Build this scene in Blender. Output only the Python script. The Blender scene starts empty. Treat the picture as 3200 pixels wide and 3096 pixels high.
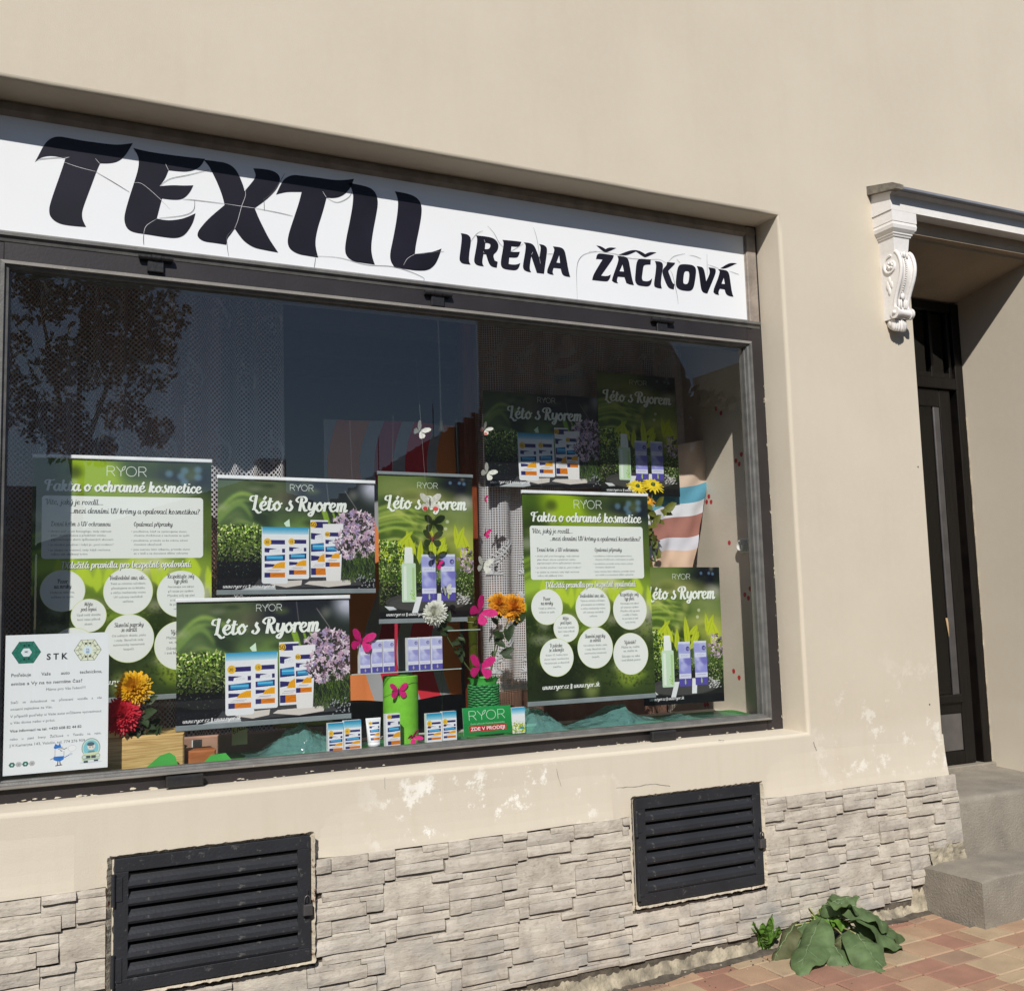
import bpy, math, random
import numpy as np
from mathutils import Vector, Matrix
from mathutils.geometry import tessellate_polygon
from mathutils import noise as mnoise
random.seed(7)
rnd = random.Random(7)
SC = bpy.context.scene
COL = SC.collection
R = math.radians

# ------------------------------------------------------------------ camera
F_PX = 3309.44
YAW, PITCH, ROLL = 0.464866, 0.107124, -0.028868
CAM = Vector((0.0, -4.5, 1.76))
_fw = Vector((math.sin(YAW), math.cos(YAW), 0)); _rt = Vector((math.cos(YAW), -math.sin(YAW), 0)); _up = Vector((0, 0, 1))
AX_F = _fw * math.cos(PITCH) + _up * math.sin(PITCH)
_u2 = _up * math.cos(PITCH) - _fw * math.sin(PITCH)
AX_R = _rt * math.cos(ROLL) + _u2 * math.sin(ROLL)
AX_U = _u2 * math.cos(ROLL) - _rt * math.sin(ROLL)
cd = bpy.data.cameras.new('camera'); cam = bpy.data.objects.new('camera', cd); COL.objects.link(cam)
cd.sensor_fit = 'HORIZONTAL'; cd.sensor_width = 36; cd.lens = 36 * F_PX / 3200
cd.clip_start = 0.05; cd.clip_end = 2000
m = Matrix((AX_R, AX_U, -AX_F)).transposed().to_4x4(); m.translation = CAM
cam.matrix_world = m
SC.camera = cam

# ------------------------------------------------------------------ world, sun, exposure
SUN_DIR = Vector((0.60, 1.0, -0.92)).normalized()          # the way the light travels
W = bpy.data.worlds.new('World'); SC.world = W; W.use_nodes = True
nt = W.node_tree; bg = nt.nodes['Background']
sky = nt.nodes.new('ShaderNodeTexSky'); sky.sky_type = 'NISHITA'; sky.sun_disc = False
sky.sun_elevation = math.asin(-SUN_DIR.z); sky.sun_rotation = math.atan2(-SUN_DIR.x, -SUN_DIR.y)
sky.air_density = 1.0; sky.dust_density = 0.4; sky.ozone_density = 3.0
nt.links.new(sky.outputs[0], bg.inputs['Color']); bg.inputs['Strength'].default_value = 0.074
sd = bpy.data.lights.new('sun', 'SUN'); sun = bpy.data.objects.new('sun', sd); COL.objects.link(sun)
sd.energy = 4.8; sd.angle = R(0.55); sd.color = (1.0, 0.965, 0.91)
sun.rotation_euler = SUN_DIR.to_track_quat('-Z', 'Y').to_euler(); sun.location = (-4, -8, 9)
SC.view_settings.view_transform = 'Standard'; SC.view_settings.look = 'None'
SC.view_settings.exposure = 0.05; SC.view_settings.gamma = 1.0; SC.view_settings.use_curve_mapping = False

def ray(px, py):
    return AX_R * ((px - 1600) / F_PX) - AX_U * ((py - 1548) / F_PX) + AX_F
def at(px, py, y):
    d = ray(px, py); return CAM + d * ((y - CAM.y) / d.y)
def atx(px, py, x):
    d = ray(px, py); return CAM + d * ((x - CAM.x) / d.x)
def atz(px, py, z):
    d = ray(px, py); return CAM + d * ((z - CAM.z) / d.z)

# ------------------------------------------------------------------ materials
def s2l(c):
    return tuple(((v / 12.92) if v <= 0.04045 else ((v + 0.055) / 1.055) ** 2.4) for v in c)
def rgb(r, g, b):
    return s2l((r / 255, g / 255, b / 255))
def newmat(name):
    m = bpy.data.materials.new(name); m.use_nodes = True
    return m, m.node_tree, m.node_tree.nodes['Principled BSDF']
def mat(name, col, rough=0.6, metal=0.0, var=0.12, scale=8.0, bump=0.0, bscale=60.0, spec=0.5, trans=0.0):
    """procedural: base colour moved by noise, roughness noise, fine bump"""
    m, t, p = newmat(name)
    N = t.nodes; L = t.links
    tc = N.new('ShaderNodeTexCoord')
    n = N.new('ShaderNodeTexNoise'); n.inputs['Scale'].default_value = scale; n.inputs['Detail'].default_value = 6
    L.new(tc.outputs['Object'], n.inputs['Vector'])
    r = N.new('ShaderNodeValToRGB')
    r.color_ramp.elements[0].position = 0.3; r.color_ramp.elements[1].position = 0.7
    r.color_ramp.elements[0].color = tuple(max(0, c * (1 - var)) for c in col) + (1,)
    r.color_ramp.elements[1].color = tuple(min(1, c * (1 + var)) for c in col) + (1,)
    L.new(n.outputs['Fac'], r.inputs['Fac']); L.new(r.outputs['Color'], p.inputs['Base Color'])
    p.inputs['Roughness'].default_value = rough; p.inputs['Metallic'].default_value = metal
    p.inputs['Specular IOR Level'].default_value = spec
    if trans: p.inputs['Transmission Weight'].default_value = trans
    if bump:
        b = N.new('ShaderNodeBump'); b.inputs['Strength'].default_value = bump; b.inputs['Distance'].default_value = 0.01
        n2 = N.new('ShaderNodeTexNoise'); n2.inputs['Scale'].default_value = bscale; n2.inputs['Detail'].default_value = 5
        L.new(tc.outputs['Object'], n2.inputs['Vector']); L.new(n2.outputs['Fac'], b.inputs['Height']); L.new(b.outputs['Normal'], p.inputs['Normal'])
    return m
def translucent_mat(name, col, amount=0.35, rough=0.6, var=0.15, scale=20):
    m = mat(name, col, rough, var=var, scale=scale, spec=0.3)
    t = m.node_tree; N = t.nodes; L = t.links; p = N['Principled BSDF']
    tr = N.new('ShaderNodeBsdfTranslucent'); mx = N.new('ShaderNodeMixShader'); mx.inputs[0].default_value = amount
    src = p.inputs['Base Color'].links[0].from_socket
    L.new(src, tr.inputs['Color']); L.new(p.outputs[0], mx.inputs[1]); L.new(tr.outputs[0], mx.inputs[2])
    L.new(mx.outputs[0], N['Material Output'].inputs['Surface'])
    return m
def thin_glass(name, tint=(0.93, 0.96, 0.95), base=0.07, rough=0.0, haze=0.0):
    m = bpy.data.materials.new(name); m.use_nodes = True
    t = m.node_tree; N = t.nodes; L = t.links; N.remove(N['Principled BSDF'])
    tr = N.new('ShaderNodeBsdfTransparent'); tr.inputs[0].default_value = tint + (1,)
    gl = N.new('ShaderNodeBsdfGlossy'); gl.inputs['Roughness'].default_value = rough
    # reflectance of a thin pane, the same from both sides: base + (1 - base) * (1 - |N.I|)^5
    ge = N.new('ShaderNodeNewGeometry'); dt = N.new('ShaderNodeVectorMath'); dt.operation = 'DOT_PRODUCT'; L.new(ge.outputs['Incoming'], dt.inputs[0]); L.new(ge.outputs['Normal'], dt.inputs[1])
    ab = N.new('ShaderNodeMath'); ab.operation = 'ABSOLUTE'; L.new(dt.outputs['Value'], ab.inputs[0])
    iv = N.new('ShaderNodeMath'); iv.operation = 'SUBTRACT'; iv.inputs[0].default_value = 1; L.new(ab.outputs[0], iv.inputs[1])
    pw = N.new('ShaderNodeMath'); pw.operation = 'POWER'; pw.inputs[1].default_value = 5; L.new(iv.outputs[0], pw.inputs[0])
    ma = N.new('ShaderNodeMath'); ma.operation = 'MULTIPLY_ADD'; ma.inputs[1].default_value = 1 - base; ma.inputs[2].default_value = base; ma.use_clamp = True
    L.new(pw.outputs[0], ma.inputs[0])
    mx = N.new('ShaderNodeMixShader'); L.new(ma.outputs[0], mx.inputs[0]); L.new(tr.outputs[0], mx.inputs[1]); L.new(gl.outputs[0], mx.inputs[2])
    out = mx
    if haze:
        df = N.new('ShaderNodeBsdfDiffuse'); df.inputs[0].default_value = (.7, .72, .72, 1)
        m2 = N.new('ShaderNodeMixShader'); m2.inputs[0].default_value = haze
        L.new(mx.outputs[0], m2.inputs[1]); L.new(df.outputs[0], m2.inputs[2]); out = m2
    L.new(out.outputs[0], N['Material Output'].inputs['Surface'])
    return m

# ------------------------------------------------------------------ mesh builder
class MB:
    def __init__(s): s.v = []; s.f = []; s.mi = []; s.uv = {}
    def add(s, vs, fs, mi=0):
        b = len(s.v); s.v += [tuple(v) for v in vs]
        for f in fs: s.f.append(tuple(i + b for i in f)); s.mi.append(mi)
    def quad(s, a, b, c, d, mi=0, uv=None):
        s.add([a, b, c, d], [(0, 1, 2, 3)], mi)
        if uv: s.uv[len(s.f) - 1] = uv
    def box(s, x0, x1, y0, y1, z0, z1, mi=0):
        s.add([(x0, y0, z0), (x1, y0, z0), (x1, y1, z0), (x0, y1, z0), (x0, y0, z1), (x1, y0, z1), (x1, y1, z1), (x0, y1, z1)],
              [(0, 3, 2, 1), (4, 5, 6, 7), (0, 1, 5, 4), (1, 2, 6, 5), (2, 3, 7, 6), (3, 0, 4, 7)], mi)
    def rbox(s, x0, x1, y0, y1, z0, z1, r=0.004, mi=0):
        """box with chamfered front (-y) edges"""
        v = [(x0, y0 + r, z0), (x1, y0 + r, z0), (x1, y0 + r, z1), (x0, y0 + r, z1), (x0 + r, y0, z0 + r), (x1 - r, y0, z0 + r), (x1 - r, y0, z1 - r), (x0 + r, y0, z1 - r),
             (x0, y1, z0), (x1, y1, z0), (x1, y1, z1), (x0, y1, z1)]
        s.add(v, [(4, 5, 6, 7), (0, 1, 5, 4), (1, 2, 6, 5), (2, 3, 7, 6), (3, 0, 4, 7), (0, 8, 9, 1), (1, 9, 10, 2), (2, 10, 11, 3), (3, 11, 8, 0), (8, 11, 10, 9)], mi)
    def flat(s, loops, fn, mi=0):
        """tessellate 2-D loops, map with fn(u,v)->3D"""
        vv = [[Vector((p[0], p[1], 0)) for p in lp] for lp in loops]
        tri = tessellate_polygon(vv); pts = [p for lp in loops for p in lp]
        s.add([fn(*p) for p in pts], [tuple(t) for t in tri], mi)
    def prism(s, loops, y0, y1, mi=0):
        """loops of (x,z), front at y0, back at y1"""
        s.flat(loops, lambda x, z: (x, y0, z), mi)
        for lp in loops:
            n = len(lp)
            vs = [(p[0], y0, p[1]) for p in lp] + [(p[0], y1, p[1]) for p in lp]
            s.add(vs, [(i, (i + 1) % n, n + (i + 1) % n, n + i) for i in range(n)], mi)
    def xprism(s, poly, x0, x1, mi=0):
        """poly of (y,z) swept along x, closed ends"""
        n = len(poly)
        s.add([(x0, p[0], p[1]) for p in poly] + [(x1, p[0], p[1]) for p in poly], [(i, (i + 1) % n, n + (i + 1) % n, n + i) for i in range(n)], mi)
        s.flat([poly], lambda a, b: (x0, a, b), mi); s.flat([poly], lambda a, b: (x1, a, b), mi)
    def tube(s, pts, rad, n=8, mi=0, caps=True):
        pts = [Vector(p) for p in pts]; k = len(pts)
        if not hasattr(rad, '__len__'): rad = [rad] * k
        b = len(s.v); u = None
        for i, p in enumerate(pts):
            d = (pts[min(i + 1, k - 1)] - pts[max(i - 1, 0)])
            d = d.normalized() if d.length > 1e-9 else Vector((0, 0, 1))
            if u is None:
                u = d.orthogonal().normalized()
            u = (u - d * u.dot(d)); u = u.normalized() if u.length > 1e-6 else d.orthogonal().normalized()
            w = d.cross(u)
            for j in range(n):
                a = 2 * math.pi * j / n
                s.v.append(tuple(p + (u * math.cos(a) + w * math.sin(a)) * rad[i]))
        for i in range(k - 1):
            for j in range(n):
                s.f.append((b + i * n + j, b + i * n + (j + 1) % n, b + (i + 1) * n + (j + 1) % n, b + (i + 1) * n + j)); s.mi.append(mi)
        if caps:
            s.f.append(tuple(b + j for j in range(n))[::-1]); s.mi.append(mi)
            s.f.append(tuple(b + (k - 1) * n + j for j in range(n))); s.mi.append(mi)
    def ball(s, c, r, n=8, m_=6, mi=0, sc=(1, 1, 1)):
        vs = []; fs = []
        for i in range(m_ + 1):
            t = math.pi * i / m_
            for j in range(n):
                a = 2 * math.pi * j / n
                vs.append((c[0] + r * sc[0] * math.sin(t) * math.cos(a), c[1] + r * sc[1] * math.sin(t) * math.sin(a), c[2] + r * sc[2] * math.cos(t)))
        for i in range(m_):
            for j in range(n):
                fs.append((i * n + j, (i + 1) * n + j, (i + 1) * n + (j + 1) % n, i * n + (j + 1) % n))
        s.add(vs, fs, mi)
    def lathe(s, c, prof, n=20, mi=0, wob=None):
        vs = []; fs = []
        for (r, z) in prof:
            for j in range(n):
                a = 2 * math.pi * j / n; rr = r * (wob(a, z) if wob else 1)
                vs.append((c[0] + rr * math.cos(a), c[1] + rr * math.sin(a), c[2] + z))
        for i in range(len(prof) - 1):
            for j in range(n):
                fs.append((i * n + j, i * n + (j + 1) % n, (i + 1) * n + (j + 1) % n, (i + 1) * n + j))
        s.add(vs, fs, mi)
    def ribbon(s, pts, w, nrm, mi=0):
        """flat strip along pts, width w, lying across nrm"""
        pts = [Vector(p) for p in pts]; k = len(pts); vs = []
        if not hasattr(w, '__len__'): w = [w] * k
        for i, p in enumerate(pts):
            d = (pts[min(i + 1, k - 1)] - pts[max(i - 1, 0)]).normalized()
            sd = d.cross(Vector(nrm)).normalized()
            vs += [p - sd * w[i] / 2, p + sd * w[i] / 2]
        s.add(vs, [(2 * i, 2 * i + 1, 2 * i + 3, 2 * i + 2) for i in range(k - 1)], mi)
    def grid(s, nu, nv, fn, mi=0, uv=False):
        b = len(s.v)
        for j in range(nv + 1):
            for i in range(nu + 1): s.v.append(tuple(fn(i / nu, j / nv)))
        for j in range(nv):
            for i in range(nu):
                s.f.append((b + j * (nu + 1) + i, b + j * (nu + 1) + i + 1, b + (j + 1) * (nu + 1) + i + 1, b + (j + 1) * (nu + 1) + i)); s.mi.append(mi)
                if uv: s.uv[len(s.f) - 1] = [(i / nu, j / nv), ((i + 1) / nu, j / nv), ((i + 1) / nu, (j + 1) / nv), (i / nu, (j + 1) / nv)]
    def mesh(s, name, mats, smooth=False):
        me = bpy.data.meshes.new(name); me.from_pydata(s.v, [], s.f)
        for m_ in (mats if isinstance(mats, (list, tuple)) else [mats]): me.materials.append(m_)
        me.polygons.foreach_set('material_index', s.mi)
        if smooth: me.polygons.foreach_set('use_smooth', [True] * len(s.f))
        if s.uv:
            ul = me.uv_layers.new(name='UVMap')
            for fi, uvs in s.uv.items():
                for k, li in enumerate(me.polygons[fi].loop_indices): ul.data[li].uv = uvs[k]
        me.update(); return me
    def build(s, name, mats, parent=None, smooth=False, loc=None):
        me = s.mesh(name, mats, smooth)
        o = bpy.data.objects.new(name, me); COL.objects.link(o)
        if parent is not None: o.parent = parent
        if loc is not None: o.location = loc
        return o
def smooth_angle(o, deg=35):
    me = o.data; me.polygons.foreach_set('use_smooth', [True] * len(me.polygons))
    try: me.set_sharp_from_angle(angle=R(deg))
    except Exception: pass
    return o
def tag(o, label=None, cat=None, group=None, kind=None):
    if label: o['label'] = label
    if cat: o['category'] = cat
    if group: o['group'] = group
    if kind: o['kind'] = kind
    return o
def empty(name, loc=(0, 0, 0), label=None, cat=None, group=None, rot=(0, 0, 0)):
    o = bpy.data.objects.new(name, None); COL.objects.link(o); o.location = loc; o.rotation_euler = rot; o.empty_display_size = 0.1
    return tag(o, label, cat, group)
def copy_tree(o, parent=None):
    c = o.copy(); COL.objects.link(c)
    if parent is not None: c.parent = parent
    for ch in list(o.children): copy_tree(ch, c)
    return c
def catmull(pts, k=6):
    P = [Vector(p) for p in pts]; out = []
    for i in range(len(P) - 1):
        p0 = P[max(i - 1, 0)]; p1 = P[i]; p2 = P[i + 1]; p3 = P[min(i + 2, len(P) - 1)]
        for j in range(k):
            t = j / k
            out.append(0.5 * ((2 * p1) + (p2 - p0) * t + (2 * p0 - 5 * p1 + 4 * p2 - p3) * t * t + (3 * p1 - p0 - 3 * p2 + p3) * t ** 3))
    out.append(P[-1]); return out
def nz(x, y, z, s=1.0):
    return mnoise.noise(Vector((x * s, y * s, z * s)))

# ------------------------------------------------------------------ printed artwork, painted into arrays by this script
class Canvas:
    def __init__(s, w, h, col=(0, 0, 0)):
        s.W, s.H = w, h; s.a = np.zeros((h, w, 3), np.float32); s.a[:] = col
    def _box(s, x0, y0, x1, y1):
        return max(0, int(x0)), max(0, int(y0)), min(s.W, int(x1) + 2), min(s.H, int(y1) + 2)
    def poly(s, pts, col, al=1.0):
        xs = [p[0] for p in pts]; ys = [p[1] for p in pts]
        x0, y0, x1, y1 = s._box(min(xs), min(ys), max(xs), max(ys))
        if x1 <= x0 or y1 <= y0: return
        X = np.arange(x0, x1, dtype=np.float32)[None, :] + .5; Y = np.arange(y0, y1, dtype=np.float32)[:, None] + .5
        ins = np.zeros((y1 - y0, x1 - x0), bool); n = len(pts)
        for i in range(n):
            ax, ay = pts[i]; bx, by = pts[(i + 1) % n]
            if ay == by: continue
            c = ((ay > Y) != (by > Y)) & (X < (bx - ax) * (Y - ay) / (by - ay) + ax)
            ins ^= c
        s.a[y0:y1, x0:x1][ins] = s.a[y0:y1, x0:x1][ins] * (1 - al) + np.array(col, np.float32) * al
    def rect(s, x0, y0, x1, y1, col, al=1.0):
        a, b, c, d = max(0, int(x0)), max(0, int(y0)), min(s.W, int(round(x1))), min(s.H, int(round(y1)))
        if c > a and d > b: s.a[b:d, a:c] = s.a[b:d, a:c] * (1 - al) + np.array(col, np.float32) * al
    def rrect(s, x0, y0, x1, y1, r, col, al=1.0):
        pts = []
        for (cx, cy, a0) in ((x1 - r, y0 + r, -90), (x1 - r, y1 - r, 0), (x0 + r, y1 - r, 90), (x0 + r, y0 + r, 180)):
            for k in range(7):
                a = R(a0 + 15 * k); pts.append((cx + r * math.cos(a), cy + r * math.sin(a)))
        s.poly(pts, col, al)
    def vgrad(s, x0, y0, x1, y1, c0, c1, al=1.0):
        a, b, c, d = s._box(x0, y0, x1 - 2, y1 - 2)
        t = np.linspace(0, 1, max(1, d - b), dtype=np.float32)[:, None, None]
        s.a[b:d, a:c] = s.a[b:d, a:c] * (1 - al) + (np.array(c0, np.float32) * (1 - t) + np.array(c1, np.float32) * t) * al
    def ell(s, cx, cy, rx, ry, col, al=1.0, rot=0, soft=0.0):
        m = max(rx, ry) * (1 + soft); x0, y0, x1, y1 = s._box(cx - m, cy - m, cx + m, cy + m)
        if x1 <= x0 or y1 <= y0: return
        X = np.arange(x0, x1, dtype=np.float32)[None, :] - cx; Y = np.arange(y0, y1, dtype=np.float32)[:, None] - cy
        c, n = math.cos(rot), math.sin(rot)
        d = np.sqrt(((X * c + Y * n) / rx) ** 2 + ((-X * n + Y * c) / ry) ** 2)
        w = np.clip((1 + soft - d) / max(soft * 2, 1.5 / max(rx, ry)), 0, 1)[..., None] * al
        s.a[y0:y1, x0:x1] = s.a[y0:y1, x0:x1] * (1 - w) + np.array(col, np.float32) * w
    def blur(s, r, x0=0, y0=0, x1=None, y1=None):
        x1 = s.W if x1 is None else int(x1); y1 = s.H if y1 is None else int(y1); x0 = int(x0); y0 = int(y0)
        A = s.a[y0:y1, x0:x1]; r = int(r)
        for _ in range(2):
            for ax in (0, 1):
                pad = [(0, 0)] * 3; pad[ax] = (r + 1, r)
                c = np.cumsum(np.pad(A, pad, mode='edge'), axis=ax, dtype=np.float64)
                A = ((c[2 * r + 1:] - c[:-2 * r - 1]) if ax == 0 else (c[:, 2 * r + 1:] - c[:, :-2 * r - 1])) / (2 * r + 1)
        s.a[y0:y1, x0:x1] = A
    def stroke(s, pts, w, col, al=1.0):
        n = len(pts)
        for i in range(n - 1):
            (x0, y0), (x1, y1) = pts[i], pts[i + 1]
            w0 = w[i] if hasattr(w, '__len__') else w; w1 = w[i + 1] if hasattr(w, '__len__') else w
            dx, dy = x1 - x0, y1 - y0; l = math.hypot(dx, dy) or 1; ux, uy = dx / l, dy / l
            e0, e1 = w0 * .12, w1 * .12
            s.poly([(x0 - ux * e0 - uy * w0 / 2, y0 - uy * e0 + ux * w0 / 2), (x0 - ux * e0 + uy * w0 / 2, y0 - uy * e0 - ux * w0 / 2),
                    (x1 + ux * e1 + uy * w1 / 2, y1 + uy * e1 - ux * w1 / 2), (x1 + ux * e1 - uy * w1 / 2, y1 + uy * e1 + ux * w1 / 2)], col, al)
    def noise(s, amp, rs):
        s.a += rs.normal(0, amp, s.a.shape[:2])[..., None].astype(np.float32)
    def image(s, name):
        im = bpy.data.images.new(name, s.W, s.H, alpha=False)
        px = np.ones((s.H, s.W, 4), np.float32); px[..., :3] = np.clip(s.a[::-1], 0, 1)
        im.pixels.foreach_set(px.ravel()); im.update(); im.pack(); return im

# plain type, rasterised from the built-in font
_fc = {}
def glyphs(txt, shear=0.0, bold=0.0):
    k = (txt, shear, bold)
    if k in _fc: return _fc[k]
    c = bpy.data.curves.new('t', 'FONT'); c.body = txt; c.size = 1; c.shear = shear; c.offset = bold; c.resolution_u = 3
    o = bpy.data.objects.new('t', c); COL.objects.link(o)
    dg = bpy.context.evaluated_depsgraph_get(); dg.update(); me = o.evaluated_get(dg).to_mesh(); me.calc_loop_triangles()
    v = np.array([x.co[:2] for x in me.vertices]); tr = np.array([t.vertices[:] for t in me.loop_triangles])
    o.evaluated_get(dg).to_mesh_clear(); bpy.data.objects.remove(o); bpy.data.curves.remove(c)
    _fc[k] = (v, tr); return _fc[k]
def text(cv, txt, x, y, h, col, al=1.0, align='L', sx=1.0, shear=0.0, bold=0.0, width=None, spread=None):
    """x,y baseline; h cap height in px"""
    if spread:
        ws = txt.split(' '); ext = []
        for w_ in ws:
            v, _ = glyphs(w_, shear, bold); ext.append((v[:, 0].max()) * h / .73 * sx)
        gap = (spread - sum(ext)) / max(1, len(ws) - 1); cx = x
        for w_, e in zip(ws, ext): text(cv, w_, cx, y, h, col, al, 'L', sx, shear, bold); cx += e + gap
        return
    v, tr = glyphs(txt, shear, bold)
    if len(v) == 0: return
    k = h / .73; w0 = v[:, 0].max()
    if width: sx = width / (w0 * k)
    ox = x - (w0 * k * sx * {'L': 0, 'C': .5, 'R': 1}[align])
    P = np.stack([ox + v[:, 0] * k * sx, y - v[:, 1] * k], 1)
    for t in tr:
        cv.poly([tuple(P[i]) for i in t], col, al)

# brush script: centre lines, drawn with a pen that is broad on the down strokes
G = {
 'a': (.95, [[(.78, .9), (.4, 1), (.08, .45), (.3, 0), (.62, .35), (.8, .98)], [(.82, 1), (.7, .3), (.84, 0), (1.05, .22)]]),
 'b': (.85, [[(.3, 1.62), (.12, .3), (.35, 0), (.7, .4), (.6, .95), (.92, .85)]]),
 'c': (.74, [[(.66, .75), (.5, 1), (.1, .5), (.36, 0), (.82, .32)]]),
 'd': (1.0, [[(.78, .9), (.4, 1), (.08, .45), (.3, 0), (.64, .35), (.8, .98)], [(.98, 1.62), (.74, .3), (.88, 0), (1.08, .22)]]),
 'e': (.8, [[(.14, .45), (.5, .55), (.66, .85), (.42, 1), (.08, .5), (.36, 0), (.85, .3)]]),
 'h': (.86, [[(.32, 1.62), (.08, 0)], [(.16, .5), (.45, 1), (.62, .8), (.5, .15), (.64, 0), (.85, .22)]]),
 'i': (.46, [[(.24, 1), (.12, .22), (.26, 0), (.5, .22)], [(.3, 1.34), (.29, 1.42)]]),
 'j': (.42, [[(.24, 1), (.08, -.3), (-.12, -.6), (-.3, -.4)], [(.3, 1.34), (.29, 1.42)]]),
 'k': (.86, [[(.32, 1.62), (.08, 0)], [(.16, .45), (.5, 1.0), (.62, .78), (.3, .5)], [(.32, .52), (.5, .1), (.66, 0), (.88, .22)]]),
 'l': (.46, [[(.32, 1.62), (.12, .25), (.26, 0), (.5, .22)]]),
 'm': (1.3, [[(.24, 1), (.08, 0)], [(.16, .5), (.45, 1), (.6, .82), (.46, 0)], [(.56, .5), (.86, 1), (1.02, .82), (.9, .15), (1.03, 0), (1.24, .22)]]),
 'n': (.88, [[(.24, 1), (.08, 0)], [(.16, .5), (.45, 1), (.62, .82), (.5, .15), (.64, 0), (.86, .22)]]),
 'o': (.86, [[(.5, 1), (.1, .55), (.34, 0), (.74, .45), (.5, 1), (.7, .72), (.98, .85)]]),
 'p': (.86, [[(.28, 1.05), (-.02, -.6)], [(.16, .6), (.5, 1), (.74, .65), (.48, 0), (.16, .12)]]),
 'r': (.66, [[(.24, 1.02), (.08, 0)], [(.16, .55), (.42, .96), (.62, 1), (.62, .8)]]),
 's': (.78, [[(.58, 1.15), (.46, .85), (.68, .4), (.38, 0), (.08, .16), (.2, .34)]]),
 't': (.6, [[(.36, 1.4), (.14, .3), (.3, 0), (.6, .24)], [(.02, 1.0), (.62, 1.02)]]),
 'u': (.92, [[(.22, 1), (.1, .28), (.3, 0), (.62, .4), (.76, 1)], [(.78, 1), (.64, .22), (.78, 0), (.98, .22)]]),
 'v': (.8, [[(.06, .9), (.26, 1), (.28, .4), (.36, 0), (.66, .5), (.62, 1), (.86, .88)]]),
 'w': (1.12, [[(.22, 1), (.1, .28), (.28, 0), (.54, .4), (.62, 1)], [(.56, .4), (.72, 0), (1.0, .5), (.96, 1), (1.16, .88)]]),
 'y': (.86, [[(.22, 1), (.12, .4), (.32, .12), (.62, .5), (.76, 1)], [(.78, 1), (.6, -.1), (.3, -.58), (.08, -.36), (.5, -.02), (.92, .3)]]),
 'z': (.74, [[(.1, .84), (.34, 1), (.66, .92), (.1, .06), (.4, .1), (.72, .02)]]),
 'L': (.86, [[(.2, 1.0), (-.12, 1.15), (.02, 1.55), (.42, 1.6)], [(.54, 1.68), (.26, .06)], [(.06, .06), (.4, .0), (.72, -.34), (1.02, -.2)]]),
 'R': (1.12, [[(.12, 1.0), (-.12, 1.25), (.2, 1.62), (.8, 1.62), (.95, 1.2), (.5, .86)], [(.48, 1.5), (.22, 0)], [(.56, .86), (.7, .3), (.86, 0), (1.06, .14)]]),
 'F': (.95, [[(.1, 1.0), (-.1, 1.3), (.2, 1.6), (.7, 1.55), (1.1, 1.68)], [(.48, 1.5), (.2, 0)], [(.34, .84), (.8, .88)]]),
 'D': (1.15, [[(.4, 1.5), (.2, .05), (.6, 0), (1.05, .6), (.9, 1.4), (.4, 1.65), (.0, 1.4)]]),
 'V': (.95, [[(.0, 1.2), (.1, 1.6), (.34, 1.5), (.34, .5), (.4, 0), (.8, .8), (1.0, 1.65)]]),
 'O': (1.05, [[(.6, 1.6), (.12, .9), (.4, 0), (.95, .7), (.6, 1.6)]]),
 'P': (.95, [[(.1, 1.1), (.1, 1.55), (.7, 1.6), (.95, 1.15), (.4, .75)], [(.46, 1.5), (.2, 0)]]),
 'M': (1.35, [[(.3, 1.6), (.1, 0)], [(.32, 1.55), (.6, .3), (1.1, 1.6)], [(1.12, 1.6), (.98, .1), (1.25, .1)]]),
 'S': (.9, [[(.85, 1.4), (.5, 1.65), (.3, 1.2), (.75, .5), (.4, 0), (.0, .25)]]),
 'U': (1.1, [[(.1, 1.3), (.3, 1.6), (.2, .4), (.5, 0), (.85, .6), (1.0, 1.6)], [(1.0, 1.6), (.85, .1), (1.1, .15)]]),
 ',': (.35, [[(.16, .12), (.02, -.25)]]), '.': (.32, [[(.14, .0), (.13, .12)]]), ':': (.35, [[(.14, .0), (.13, .12)], [(.24, .6), (.23, .72)]]),
 '?': (.8, [[(.2, 1.3), (.5, 1.62), (.8, 1.3), (.4, .8), (.34, .45)], [(.3, .0), (.29, .12)]]),
 '|': (.3, [[(.2, 1.4), (.1, -.3)]]), ' ': (.5, []),
}
ACC = {'á': ('a', 'A'), 'é': ('e', 'A'), 'í': ('i', 'A'), 'ý': ('y', 'A'), 'ů': ('u', 'O'), 'ž': ('z', 'C'), 'č': ('c', 'C'), 'ě': ('e', 'C'), 'ť': ('t', 'A'), 'ř': ('r', 'C'), 'š': ('s', 'C')}
AS = {'A': [[(.42, 1.22), (.66, 1.55)]], 'C': [[(.3, 1.5), (.45, 1.25), (.7, 1.5)]], 'O': [[(.5, 1.55), (.36, 1.4), (.5, 1.24), (.64, 1.4), (.5, 1.55)]]}
def swidth(txt):
    return sum(G[ACC.get(c, (c,))[0]][0] for c in txt)
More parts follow.
